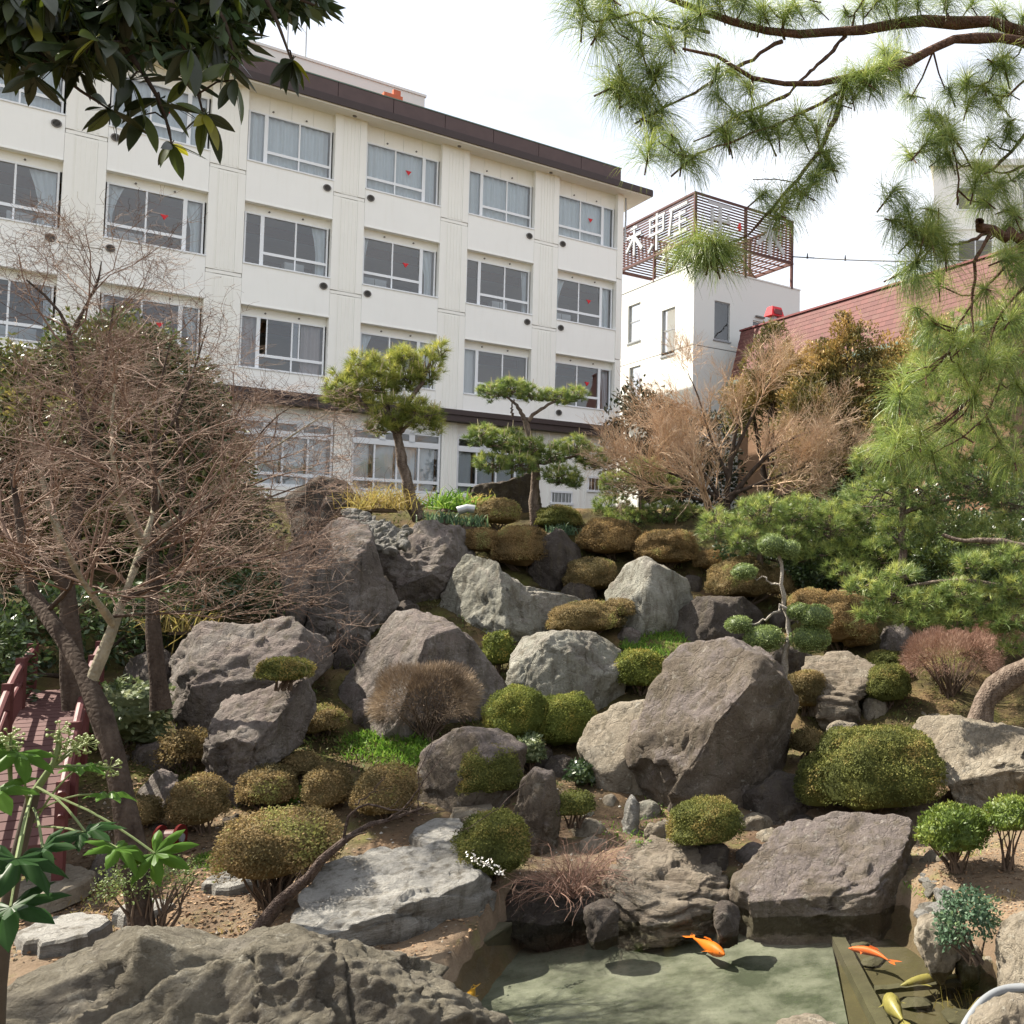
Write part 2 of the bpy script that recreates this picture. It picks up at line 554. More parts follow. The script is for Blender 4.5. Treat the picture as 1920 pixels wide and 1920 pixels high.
def make_window(k, fl):
    zt = ZT[fl]; zb = zt - WH; x0 = XL(k); x1 = XR(k); w = x1 - x0
    narrow_right = k % 2 == 0
    f = Acc(); t = .045
    f.box(x0, x1, -.05, .05, zt - t, zt); f.box(x0, x1, -.06, .05, zb, zb + t)
    f.box(x0, x0 + t, -.05, .05, zb + t, zt - t); f.box(x1 - t, x1, -.05, .05, zb + t, zt - t)
    if narrow_right: mu = x1 - w * .205; d0, d1 = x0 + t, mu; n0, n1 = mu, x1 - t
    else: mu = x0 + w * .205; d0, d1 = mu, x1 - t; n0, n1 = x0 + t, mu
    f.box(mu - .05, mu + .05, -.052, .05, zb + t, zt - t)
    if narrow_right: d1 -= .05; n0 += .05
    else: d0 += .05; n1 -= .05
    zr = zb + WH * .27
    f.box(d0, d1, -.045, .045, zr - .045, zr + .045)
    dm = (d0 + d1) / 2
    f.box(dm - .02, dm + .02, -.04, .04, zb + t, zr - .045); f.box(dm - .022, dm + .022, -.04, .04, zr + .045, zt - t)
    wo_ = f.build('window', M['alu'], bld)
    op = (k == 3 and fl == 2)
    panes = [(n0, n1, zb + t, zt - t, 0), (d0, dm - .022, zr + .045, zt - t, 0), (dm + .022, d1, zr + .045, zt - t, .012), (d0, dm - .02, zb + t, zr - .045, 0), (dm + .02, d1, zb + t, zr - .045, 0)]
    for i, (a0, a1, b0, b1, yy) in enumerate(panes):
        if op and i == 1:                                    # the sash slid aside
            a0 += .2; a1 += .2
            g = Acc(); g.box(a0 - .035, a0, -.03, -.012, b0, b1); g.box(a1, a1 + .035, -.03, -.012, b0, b1); g.build('sash', M['alu'], wo_); yy = -.02
        g = Acc(); g.add([(a0, yy, b0), (a1, yy, b0), (a1, yy, b1), (a0, yy, b1)], [(0, 1, 2, 3)]); g.build('pane', M['glass'], wo_)
    sd = k * 10 + fl
    if fl == 0:
        V, Q = curtain_mesh(x0 + .06, x1 - .06, .16, zb - .05, zt - .03, sd); Acc().add(V, Q).build('curtain', M['curtain'], wo_, True)
    elif (k, fl) == (3, 2):
        for a0, a1 in ((x0 + .05, x0 + .5), (x1 - .62, x1 - .08)):
            V, Q = curtain_mesh(a0, a1, .16, zb - .05, zt - .03, sd); Acc().add(V, Q).build('curtain', M['pinkcurtain'], wo_, True)
    elif k == 1 and fl == 2:
        V, Q = curtain_mesh(x0 + .05, x0 + .5, .16, zb - .05, zt - .03, sd, .02); Acc().add(V, Q).build('curtain', M['screen'], wo_, True)
    else:
        if k % 2 == 0:
            V, Q = curtain_mesh(x1 - .32 - .22 * ((k * 3 + fl * 5) % 3) / 2, x1 - .06, .16, zb - .05, zt - .03, sd, .03, ('R', .55)); Acc().add(V, Q).build('curtain', M['curtain'], wo_, True)
            V, Q = curtain_mesh(x0 + .06, x0 + .2 + .3 * ((k + fl * 2) % 4) / 3, .16, zb - .05, zt - .03, sd + 3, .03, ('L', .75)); Acc().add(V, Q).build('curtain', M['curtain'], wo_, True)
        else:
            V, Q = curtain_mesh(x1 - .24 - .4 * ((k * 2 + fl) % 3) / 2, x1 - .06, .16, zb - .05, zt - .03, sd, .03, ('R', .4)); Acc().add(V, Q).build('curtain', M['curtain'], wo_, True)
        # pale cupboard seen low in the room
        g = Acc(); cx = x0 + w * (.10 if k % 2 == 0 else .55); cw = .55 + .2 * ((k + fl) % 2)
        g.box(cx, cx + cw, .8, 1.2, zb - .8, zb + .52); g.box(cx + cw / 2 - .005, cx + cw / 2 + .005, .79, .8, zb - .7, zb + .5, mi=1)
        g.build('cupboard', [M['screen'], M['ventgrey']], wo_)
    if k % 2 == 0:                                           # red rescue-entry triangle on the glass, point down
        cx = dm + (d1 - dm) * .5; cz = zb + WH * .58
        g = Acc(); s_ = .10
        g.add([(cx - s_, -.006, cz + s_ * .8), (cx + s_, -.006, cz + s_ * .8), (cx, -.006, cz - s_ * .8), (cx - s_, .004, cz + s_ * .8), (cx + s_, .004, cz + s_ * .8), (cx, .004, cz - s_ * .8)],
              [(0, 1, 4, 3), (1, 2, 5, 4), (2, 0, 3, 5)], [(0, 2, 1), (3, 4, 5)])
        g.build('rescue_triangle', M['redmark'], wo_)
    # sill
    g = Acc(); g.box(x0 - .04, x1 + .04, PY - .03, -.055, zb - .05, zb - .003); g.build('sill', M['alu'], wo_)

for fl in range(3):
    for k in range(NB):
        make_window(k, fl)
        zt = ZT[fl]; x0 = XL(k); x1 = XR(k); zb = zt - WH
        # lintel board and its little hooks
        a = Acc(); top = 19.70 if fl == 0 else zt + .30
        if fl == 0:
            n = 4
            for j in range(n):
                a.box(x0 - .06 + (x1 - x0 + .12) * j / n + .004, x0 - .06 + (x1 - x0 + .12) * (j + 1) / n - .004, -.02, .04, zt + .004, top)
            a.box(x0 - .06, x1 + .06, .0, .04, zt + .01, top - .01)
        else: a.box(x0 - .06, x1 + .06, -.02, .04, zt + .004, top)
        a.build('lintel', M['cream'], bld)
        for q in (.28, .68):
            g = Acc(); cx = x0 + (x1 - x0) * q
            g.tube([(cx, -.02, zt + .13), (cx, -.06, zt + .13)], .028, 7); g.build('hook', M['ventgrey'], bld)
        # spandrel under the window, with a drip edge at its foot
        zl = (ZT[fl + 1] + .27) if fl < 2 else 10.15
        a = Acc(); a.box(x0 - .045, x1 + .045, PY, .06, zl, zb - .05)
        a.box(x0 - .045, x1 + .045, PY - .02, PY - .002, zl - .001, zl + .035)
        a.build('spandrel', M['creampanel'], bld)
        vx = (x0 + .12) if k % 2 == 0 else (x1 - .14)
        if not (fl == 2 and k not in (0,)):
            part('vent', vent_me, bld, (vx, PY, zb - .33))
# floors, rooms
a = Acc()
for fl in range(3):
    a.box(XL(NB - 1) - .2, XEND - .05, .07, 4.4, ZT[fl] + .24, ZT[fl] + (.92 if fl else .6))
a.box(XL(NB - 1) - .2, XEND - .05, .07, 4.4, 9.55, 10.1)
a.build('floor_slab', M['ceil'], bld)
a = Acc(); a.box(XL(NB - 1) - .2, XEND - .05, 4.4, 4.5, 5.6, 19.7)
for k in range(NB + 1):
    xm = (XR(k) + .5 - .5) + .51
    for fl in range(3): a.box(xm - .05 if k else XEND - .12, xm + .05 if k else XEND - .02, .07, 4.4, ZT[fl] - 2.38, ZT[fl] + .235)
a.build('room_wall', M['room'], bld)
for fl in (1, 2):
    a = Acc()
    for k in range(NB): a.box(XL(k) - .4, XR(k) + .4, 3.9, 4.39, ZT[fl] - .55, ZT[fl] - .45); a.box(XL(k) - .4, XR(k) + .4, 1.9, 2.0, ZT[fl] - .1, ZT[fl] + .23)
    a.build('ceiling_beam', M['wood'], bld)
# end wall and back
a = Acc(); a.box(XEND - .1, XEND, .062, 13, 5.4, 19.7); a.box(XL(NB - 1) - .3, XEND, 13, 13.1, 5.4, 19.7)
a.build('end_wall', M['cream'], bld)
# eaves, gutter and parapet
XW = XL(NB - 1) - .5
a = Acc(); a.box(XW, .70, -.85, 13.6, 19.70, 19.80); a.build('soffit', M['soffit'], bld)
for k in range(NB):
    g = Acc(); cx = (XR(k + 1) + XL(k)) / 2 + .02
    g.tube([(cx, -.5, 19.70), (cx, -.5, 19.665)], .06, 10); g.build('soffit_light', M['ventgrey'], bld)
a = Acc(); a.box(XW, .75, -.93, -.852, 19.76, 19.97); a.box(XW, .75, -.90, -.70, 19.972, 20.02); a.build('gutter', M['gutter'], bld)
a = Acc(); a.box(.702, .78, -.851, 13.6, 19.76, 19.97); a.build('verge', M['gutter'], bld)
a = Acc(); a.box(XW, .70, -.70, 13.5, 19.802, 20.02); a.build('roof_deck', M['copper'], bld)
xx = -.5
while xx > XW:
    a = Acc(); a.box(xx - 1.66 + .008, xx - .008, -.62, -.5, 20.02, 20.62); a.build('parapet_panel', M['copper'], bld)
    xx -= 1.66
a = Acc(); a.box(xx, -.48, -.64, -.46, 20.622, 20.66); a.build('parapet_cap', M['verd'], bld)
a = Acc(); a.box(xx, -.5, -.498, -.44, 20.0, 20.6); a.build('parapet_back', M['copper'], bld)
# rooftop plant
a = Acc(); a.box(-17, -5.87, 6, 11, 20.0, 24.0); a.box(-17.05, -5.82, 5.95, 11.05, 24.002, 24.1); a.build('penthouse', M['whitewall'], bld)
a = Acc(); a.tube([(-9.98, 4, 22.15), (-9.05, 4, 22.0)], .42, 14); a.box(-9.9, -9.75, 3.8, 4.2, 20.02, 21.8); a.box(-9.3, -9.15, 3.8, 4.2, 20.02, 21.7); a.build('rooftop_tank', M['orange'], bld)
a = Acc(); a.box(-8.0, -6.95, 3.7, 4.3, 21.9, 22.35); a.box(-7.95, -7.3, 3.8, 4.2, 22.352, 22.75); a.box(-7.6, -7.35, 3.9, 4.1, 22.752, 23.0); a.box(-8.02, -6.93, 3.68, 4.32, 21.8, 21.898)
for q in (-7.9, -7.05): a.box(q - .05, q + .05, 3.9, 4.1, 20.02, 21.8)
a.build('rooftop_vent', M['orange'], bld)
for q, h in ((-10.6, 27.3), (-10.0, 26.5)):
    a = Acc(); a.tube([(q, 6.5, 24.1), (q, 6.5, h)], .03, 5); a.build('lightning_rod', M['steel'], bld)
a = Acc(); a.tube([(.0, -.05, 19.7), (.03, -.02, 19.3), (.07, .05, 18.9), (.06, .1, 17.9)], .035, 6); a.build('drain_pipe', M['steel'], bld)

# ground floor: brown canopy, transom lights, tall sliding windows
a = Acc()
a.box(XW, XEND - .02, -.62, -.285, 9.98, 10.14); a.box(XW, XEND - .02, -.60, .06, 9.74, 9.975); a.box(XW, XEND - .02, -.66, -.622, 9.95, 10.1)
a.build('canopy', M['gutter'], bld)
GR = lambda k: -6.80 - BAY * (k - 2); GL = lambda k: -9.56 - BAY * (k - 2)
for k in range(1, NB):
    x0, x1 = GL(k), GR(k)
    f = Acc(); t = .06
    f.box(x0, x1, -.06, .06, 9.24, 9.32); f.box(x0, x0 + t, -.06, .06, 7.2, 9.24); f.box(x1 - t, x1, -.06, .06, 7.2, 9.24)
    f.box(x0 + t, x1 - t, -.065, .06, 8.73, 8.88); f.box(x0 + t, x1 - t, -.06, .06, 7.47, 7.58); f.box(x0 + t, x1 - t, -.06, .06, 7.14, 7.22)
    wd = (x1 - x0) / 4
    for j in (1, 2, 3):
        f.box(x0 + wd * j - .025, x0 + wd * j + .025, -.045, .045, 7.58, 8.73); f.box(x0 + wd * j - .025, x0 + wd * j + .025, -.045, .045, 7.22, 7.47)
    wd3 = (x1 - x0) / 3
    for j in (1, 2): f.box(x0 + wd3 * j - .09, x0 + wd3 * j + .09, -.05, .05, 8.88, 9.24)
    f.box(x0 + t, x1 - t, -.05, .05, 9.17, 9.238); f.box(x0 + t, x1 - t, -.05, .05, 8.882, 8.93)
    w_ = f.build('window', M['alu'], bld)
    for j in range(3):
        g = Acc(); p0 = x0 + wd3 * j + .06; p1 = x0 + wd3 * (j + 1) - .06
        g.add([(p0, 0, 8.93), (p1, 0, 8.93), (p1, 0, 9.17), (p0, 0, 9.17)], [(0, 1, 2, 3)]); g.build('pane', M['glass'], w_)
    for j in range(4):
        for z0, z1 in ((7.58, 8.73), (7.22, 7.47)):
            g = Acc(); p0 = x0 + wd * j + .02; p1 = x0 + wd * (j + 1) - .02
            g.add([(p0, .004 * j, z0), (p1, .004 * j, z0), (p1, .004 * j, z1), (p0, .004 * j, z1)], [(0, 1, 2, 3)]); g.build('pane', M['glass'], w_)
    for j in range(4):
        p0 = x0 + wd * j + (.02 if j != 1 else .1); p1 = x0 + wd * (j + 1) - (.1 if j in (0, 3) else .04)
        V, Q = curtain_mesh(p0, p1, .2, 7.2, 8.72, k * 7 + j, .012); Acc().add(V, Q).build('curtain', M['screen'], w_, True)
        g = Acc(); g.box(p1 - .02, p1 + .03, .17, .19, 7.2, 8.72); g.build('screen_post', M['wood'], w_)
    a = Acc()
    for j in range(4): a.box(x0 - .02 + (x1 - x0 + .04) * j / 4 + .004, x0 - .02 + (x1 - x0 + .04) * (j + 1) / 4 - .004, -.03, .06, 9.325, 9.735)
    a.box(x0, x1, .0, .06, 9.33, 9.73); a.build('lintel', M['cream'], bld)
    a = Acc(); a.box(x0 - .02, x1 + .02, -.08, .06, 5.2, 7.135); a.build('plinth', M['cream'], bld)
    a = Acc(); q0 = GR(k + 1) + .03; q1 = GL(k) - .03
    a.box(q0, q1, -.1, .06, 5.2, 9.735)
    for j in range(4): a.box(q0 + .08 + j * .13, q0 + .12 + j * .13, -.13, -.102, 5.3, 9.7)
    a.build('pilaster', M['cream'], bld)
x0, x1 = GR(1) + .03, XEND
a = Acc()
wins = [(-2.83, -1.98, 7.03, 7.47), (-1.38, -.48, 7.58, 8.12)]
a.box(x0, wins[0][0], -.1, .06, 5.2, 9.735); a.box(wins[0][0], wins[0][1], -.1, .06, 5.2, 7.03); a.box(wins[0][0], wins[0][1], -.1, .06, 7.47, 9.735)
a.box(wins[0][1], wins[1][0], -.1, .06, 5.2, 9.735); a.box(wins[1][0], wins[1][1], -.1, .06, 5.2, 7.58); a.box(wins[1][0], wins[1][1], -.1, .06, 8.12, 9.735)
a.box(wins[1][1], x1, -.1, .06, 5.2, 9.735)
for q in (-3.3, -2.95, -1.75, -1.5): a.box(q, q + .06, -.13, -.102, 5.3, 9.7)
a.build('plinth', M['cream'], bld)
for (p0, p1, z0, z1) in wins:
    f = Acc(); f.box(p0, p1, -.13, -.02, z1 - .05, z1 + .03); f.box(p0 - .03, p1 + .03, -.16, -.02, z0 - .06, z0 + .03); f.box(p0, p0 + .05, -.11, -.02, z0 + .03, z1 - .05); f.box(p1 - .05, p1, -.11, -.02, z0 + .03, z1 - .05)
    for j in range(1, 6): f.box(p0 + (p1 - p0) * j / 6 - .008, p0 + (p1 - p0) * j / 6 + .008, -.1, -.085, z0 + .03, z1 - .05)
    w_ = f.build('window', M['alu'], bld)
    g = Acc(); g.add([(p0, -.05, z0), (p1, -.05, z0), (p1, -.05, z1), (p0, -.05, z1)], [(0, 1, 2, 3)]); g.build('pane', M['glass'], w_)

# ------------------------------------------------------------------ annexe with the sign cage on its roof
def bw(x, y):
    c, s = math.cos(BANG), math.sin(BANG)
    return (BO[0] + c * x - s * y, BO[1] + s * x + c * y)
ax, ay = 4.41, 2.0
anx = root('annexe_building', (*bw(ax, ay), 0), 'plain white rendered block beside the cream building, carrying the red slatted sign cage', 'building', rz=BANG)
AW, AD, AH = 5.93, 9.0, 18.36
def wall_with_holes(u0, u1, z0, z1, holes, emit):
    """cuts a wall strip into blocks round its window openings; emit(u0,u1,z0,z1)"""
    us = sorted({u0, u1} | {h for q in holes for h in q[:2]})
    for a0, a1 in zip(us, us[1:]):
        hs = sorted([(q[2], q[3]) for q in holes if q[0] <= a0 and q[1] >= a1])
        z = z0
        for b0, b1 in hs:
            emit(a0, a1, z, b0); z = b1
        emit(a0, a1, z, z1)
rh = [(1.08, 1.91, 15.11, 16.93), (3.18, 3.89, 15.25, 16.38)]
lh = [(4.99, 6.27, 15.72, 17.62), (1.64, 2.9, 14.54, 16.76), (4.87, 6.03, 12.59, 14.47)]
a = Acc()
wall_with_holes(0, AW, 14.70, AH, rh, lambda p, q, r, s: a.box(p, q, 0, .2, r, s))
wall_with_holes(.2, AD, 14.70, AH, [h for h in lh if h[2] > 14.6] + [(1.64, 2.9, 14.70, 16.76)], lambda p, q, r, s: a.box(0, .2, p, q, r, s))
a.box(0, AW, 0, .2, 5, 14.66); wall_with_holes(.2, AD, 5, 14.66, [lh[2], (1.64, 2.9, 14.54, 14.66)], lambda p, q, r, s: a.box(0, .2, p, q, r, s))
a.box(.02, AW - .02, .02, AD, 14.658, 14.702) if False else None
a.box(AW - .2, AW, .2, AD, 5, AH); a.box(0, AW, AD, AD + .2, 5, AH)
a.build('wall', M['whitewall'], anx)
a = Acc(); a.box(.02, AW - .02, .02, .2, 14.661, 14.699); a.box(.02, .2, .2, AD, 14.661, 14.699); a.build('course_line', M['ventgrey'], anx)
a = Acc(); a.box(-.03, AW + .03, -.03, .23, AH + .002, AH + .07); a.box(-.03, .23, .232, AD, AH + .002, AH + .07); a.box(.2, AW - .2, .2, AD, AH - .3, AH - .2); a.build('roof', M['whitewall'], anx)
a = Acc(); a.box(.9, AW - .3, .9, AD - .1, 5, AH - .4); a.build('room_wall', M['ventgrey'], anx)
for i, (u0, u1, z0, z1) in enumerate(rh + lh):
    f = Acc(); g = Acc()
    t = .05
    if i < 2:
        f.box(u0, u1, .08, .14, z1 - t, z1 - .002); f.box(u0, u1, .02, .14, z0 - .04, z0 + t); f.box(u0 + .002, u0 + t, .08, .14, z0 + t, z1 - t); f.box(u1 - t, u1 - .002, .08, .14, z0 + t, z1 - t)
        g.add([(u0, .11, z0), (u1, .11, z0), (u1, .11, z1), (u0, .11, z1)], [(0, 1, 2, 3)])
        f.box(u0 - .06, u1 + .06, -.05, .0, z0 - .07, z0 - .003)
    else:
        f.box(.08, .14, u0, u1, z1 - t, z1 - .002); f.box(.02, .14, u0, u1, z0 - .04, z0 + t); f.box(.08, .14, u0 + .002, u0 + t, z0 + t, z1 - t); f.box(.08, .14, u1 - t, u1 - .002, z0 + t, z1 - t)
        zm = z0 + (z1 - z0) * .55; f.box(.085, .135, u0 + t, u1 - t, zm - .03, zm + .03)
        g.add([(.11, u0, z0), (.11, u1, z0), (.11, u1, z1), (.11, u0, z1)], [(0, 1, 2, 3)])
        f.box(-.05, -.001, u0 - .06, u1 + .06, z0 - .07, z0 - .003)
    w_ = f.build('window', M['steel'] if i != 1 else M['cream'], anx); g.build('pane', M['glass'], w_)
a = Acc(); a.box(3.3, 3.8, -.12, -.001, 16.55, 16.62); a.build('hood', M['ventgrey'], anx)

# sign cage: four slatted faces on legs, with raised white characters
SW, SD, SZ0, SZ1 = 5.40, 7.4, 19.62, 21.66
sgn = root('rooftop_sign', (*bw(ax + .02, ay + .02), AH), 'rust red slatted sign cage with large white characters on the annexe roof', 'sign', rz=BANG)
zo = AH
NS = 15
def slat(x0, x1, y0, y1, z0, z1):
    Acc().box(x0, x1, y0, y1, z0 - zo, z1 - zo).build('slat', M['redsteel'], sgn)
for j in range(NS):
    z = SZ0 + .08 + (SZ1 - SZ0 - .16) * j / (NS - 1)
    h = .032
    slat(.06, SW - .06, -.02, .02, z - h, z + h)
    slat(.06, SW - .06, SD - .02, SD + .02, z - h, z + h)
    slat(-.02, .02, .06, SD - .06, z - h, z + h)
    slat(SW - .02, SW + .02, .06, SD - .06, z - h, z + h)
for (px_, py_) in ((0, 0), (SW, 0), (0, SD), (SW, SD), (SW / 2, 0), (SW / 2, SD), (0, SD / 2), (SW, SD / 2)):
    a = Acc(); a.box(px_ - .06, px_ + .06, py_ - .06, py_ + .06, .0, SZ1 - zo + .02); a.build('post', M['redsteel'], sgn)
a = Acc()
for z in (SZ0 - .05, SZ1 + .03):
    a.box(-.07, SW + .07, -.07, .07, z - zo, z - zo + .09); a.box(-.07, SW + .07, SD - .07, SD + .07, z - zo, z - zo + .09)
    a.box(-.07, .07, .07, SD - .07, z - zo, z - zo + .09); a.box(SW - .07, SW + .07, .07, SD - .07, z - zo, z - zo + .09)
a.build('rail', M['redsteel'], sgn)
for (p, q) in (((.4, .4, .02), (2.2, 3.0, 2.6)), ((.3, 3.4, .02), (2.0, 3.2, 2.9)), ((2.6, .5, .02), (2.4, 3.2, 2.9)), ((1.2, 5.2, .02), (1.9, 3.4, 2.8)), ((4.9, 1.5, .02), (3.4, 3.0, 2.9))):
    Acc().tube([p, q], .06, 6).build('brace', M['redsteel'], sgn)
for j in range(9):
    Acc().box(.1, SW - .1, .5 + j * .8, .56 + j * .8, SZ0 - zo - .1, SZ0 - zo - .05).build('floor_slat', M['redsteel'], sgn)
# characters drawn as raised strokes: (x0,z0,x1,z1,width) in a 1x1 box
CH_A = [(.1, .92, .9, .92, .11), (.5, .92, .5, .08, .12), (.18, .5, .85, .5, .1), (.22, .78, .22, .3, .1), (.0, .08, 1.0, .08, .12), (.78, .7, .78, .5, .08)]
CH_B = [(.5, 1.0, .5, .0, .12), (.08, .66, .92, .66, .1), (.46, .6, .05, .2, .12), (.54, .6, .98, .12, .14), (.3, .92, .7, .92, .08)]
CH_C = [(.05, .9, .95, .9, .09), (.5, 1.0, .5, .0, .13), (.12, .9, .12, .45, .09), (.88, .9, .88, .45, .09), (.12, .68, .88, .68, .08), (.12, .46, .88, .46, .09), (.3, .2, .06, .02, .1)]
CH_D = [(.02, .85, .98, .85, .1), (.15, .85, .02, .1, .12), (.3, .6, .9, .6, .1), (.6, .7, .6, .02, .1), (.25, .35, .95, .35, .09), (.3, .04, .98, .04, .1)]
def character(strokes, face, c, zc, w, h):
    a = Acc()
    for i, (x0, z0, x1, z1, t) in enumerate(strokes):
        p = np.array([(x0 - .5) * w, (z0 - .5) * h]); q = np.array([(x1 - .5) * w, (z1 - .5) * h])
        d = q - p; ln = np.linalg.norm(d); d /= ln; s = np.array([-d[1], d[0]]) * t * w * .40
        V = []
        for yy in (-.12 - .004 * i, -.05 - .002 * i):
            for b in (p - s, q - s, q + s, p + s):
                if face == 'R': V.append((c + b[0], yy, zc + b[1] - zo))
                else: V.append((yy, c - b[0], zc + b[1] - zo))
        a.add(V, [(0, 1, 2, 3), (7, 6, 5, 4), (0, 4, 5, 1), (1, 5, 6, 2), (2, 6, 7, 3), (3, 7, 4, 0)])
    a.build('character', M['signwhite'], sgn)
character(CH_A, 'R', 1.25, 20.72, 1.55, 1.75)
character(CH_B, 'R', 4.05, 20.62, 1.7, 1.75)
character(CH_D, 'L', 1.35, 20.85, 1.7, 1.6)
character(CH_C, 'L', 3.35, 20.7, 1.7, 1.8)
character(CH_B, 'L', 5.6, 20.8, 1.7, 1.5)
a = Acc(); a.box(2.2, 2.42, -.11, -.04, 20.6 - zo, 20.68 - zo); a.box(2.28, 2.36, -.13, -.03, 20.5 - zo, 20.86 - zo); a.build('red_emblem', M['brightred'], sgn)

# ------------------------------------------------------------------ red mansard roofed house on the right
hx, hy = 6.3, 1.0
hs = root('red_roofed_house', (*bw(hx, hy), 0), 'low house with a steep dusty red shingled roof behind the brown tipped conifers', 'house', rz=BANG)
HL = 17.0
a = Acc(); a.box(-.3, 8, -HL + .3, -.3, 5, 12.95); a.build('wall', M['wood'], hs)
a = Acc(); a.add([(0, 0, 15.42), (0, -HL, 15.42), (-.55, -HL, 13.0), (-.55, 0, 13.0), (8, 0, 15.42), (8, -HL, 15.42), (8.5, -HL, 13.0), (8.5, 0, 13.0)],
                 [(0, 1, 2, 3), (4, 7, 6, 5), (0, 4, 5, 1), (3, 2, 6, 7), (0, 3, 7, 4), (1, 5, 6, 2)])
rf = a.build('roof', M['redroof'], hs)
sh = Acc(); sh.add([(-.02, 0, 0), (-.02, -.44, 0), (-.075, -.44, -.2), (-.075, 0, -.2), (-.005, 0, 0), (-.005, -.44, 0), (-.05, -.44, -.21), (-.05, 0, -.21)], [(0, 1, 2, 3), (3, 2, 6, 7), (0, 3, 7, 4), (1, 5, 6, 2), (0, 4, 5, 1)])
shm = [None] * 4
for i in range(4):
    mm = mat_plain('red roof shingle tone', tuple(c * f for c, f in zip((.13, .055, .050), ((1, 1, 1), (1.14, 1.1, 1.1), (.9, .86, .9), (1.05, 1.16, 1.12))[i])), .8, .14, 9)
    shm[i] = sh.data('shingle', [mm])
cnt = 0
rest = []
for r_ in range(12):
    z = 15.4 - r_ * .2
    for c_ in range(38):
        y = -c_ * .445 - (.22 if r_ % 2 else 0)
        if y < -HL + .5: continue
        xo = -.55 * (15.42 - z) / 2.42
        if c_ < 25:
            part('shingle', shm[rnd.choice((0, 0, 1, 2, 3))], rf, (xo, y, z)); cnt += 1
        else: rest.append((xo, y, z))
a = Acc()
for o_ in rest: a.add(np.array(sh.V[0]) + np.array(o_), sh.Q[0])
o_ = a.build('distant_shingle', M['redroof'], rf); o_['kind'] = 'stuff'
a = Acc(); a.box(-.08, .12, -HL - .05, .05, 15.425, 15.5); a.build('ridge_cap', M['redcap'], hs)
a = Acc(); a.add([(.02, .03, 15.45), (-.58, .03, 12.98), (-.44, .03, 12.98), (.16, .03, 15.45), (.02, -.05, 15.47), (-.6, -.05, 12.98), (-.44, -.05, 12.98), (.16, -.05, 15.45)], [(0, 1, 2, 3), (7, 6, 5, 4), (0, 4, 5, 1), (1, 5, 6, 2), (2, 6, 7, 3), (3, 7, 4, 0)]); a.build('verge', M['redcap'], hs)
a = Acc(); a.box(-.75, -.2, -HL, .0, 12.78, 12.97); a.build('fascia', M['verd'], hs)
v_ = root('roof_ventilator', (*bw(hx + .35, hy - 2.1), 15.5), 'bright red cowl ventilator on the ridge of the red roof', 'ventilator', rz=BANG)
Acc().tube([(0, 0, -.1), (0, 0, .3)], .14, 10).build('pipe', M['steel'], v_)
a = Acc(); a.add([(-.34, -.3, .3), (.34, -.3, .3), (.34, .3, .3), (-.34, .3, .3), (-.24, -.2, .72), (.24, -.2, .72), (.24, .2, .72), (-.24, .2, .72)], [(0, 3, 2, 1), (4, 5, 6, 7), (0, 1, 5, 4), (1, 2, 6, 5), (2, 3, 7, 6), (3, 0, 4, 7)]); a.build('cowl', M['brightred'], v_)
a = Acc(); a.box(-.2, .2, -.33, -.28, .36, .58); a.build('louvre', M['redcap'], v_)

# ------------------------------------------------------------------ pale block far right behind the pine, cable
c0 = pt(1750, 560, 60); c0b = pt(2300, 560, 60)
far = root('apartment_block', (c0[0], c0[1], 0), 'pale cream apartment block half hidden behind the overhanging pine', 'building', rz=math.radians(-26))
a = Acc(); a.box(0, 22, 0, 12, 5, 29.5); a.build('wall', M['cream'], far)
for j in range(6):
    Acc().box(-.05, 22.05, -.06, -.002, 9 + j * 3.3, 9.25 + j * 3.3).build('floor_band', M['creampanel'], far)
    for i in range(5):
        f = Acc(); u = 1.5 + i * 4
        f.box(u, u + 2.2, -.05, -.003, 10.2 + j * 3.3, 11.7 + j * 3.3); w_ = f.build('window', M['alu'], far)
        for q in (0, 1): Acc().box(u + .08 + q * 1.06, u + 1.06 + q * 1.06, -.07, -.052, 10.3 + j * 3.3, 11.6 + j * 3.3).build('pane', M['ventgrey'], w_)
Acc().box(-.2, 22.2, -.2, 12.2, 29.5, 29.9).build('roof', M['creampanel'], far)
p0 = np.array([*bw(ax + SW, ay + .1), 20.0]); p1 = pt(1990, 478, 40)
cb = [p0 + (p1 - p0) * t - np.array([0, 0, .25 * math.sin(t * math.pi)]) for t in np.linspace(0, 1, 24)]
a = Acc(); a.tube(cb, .03, 5, cap=False)
co_ = a.build('cable', M['cable']); tag(co_, 'thin black cable running right from the sign cage across the sky', 'cable')
for t in (.075, .235):
    q = p0 + (p1 - p0) * t - np.array([0, 0, .25 * math.sin(t * math.pi)])
    Acc().tube([q + np.array([0, 0, -.04]), q + np.array([0, 0, .22])], [.05, .02], 6).build('cable_clip', M['cable'], co_)
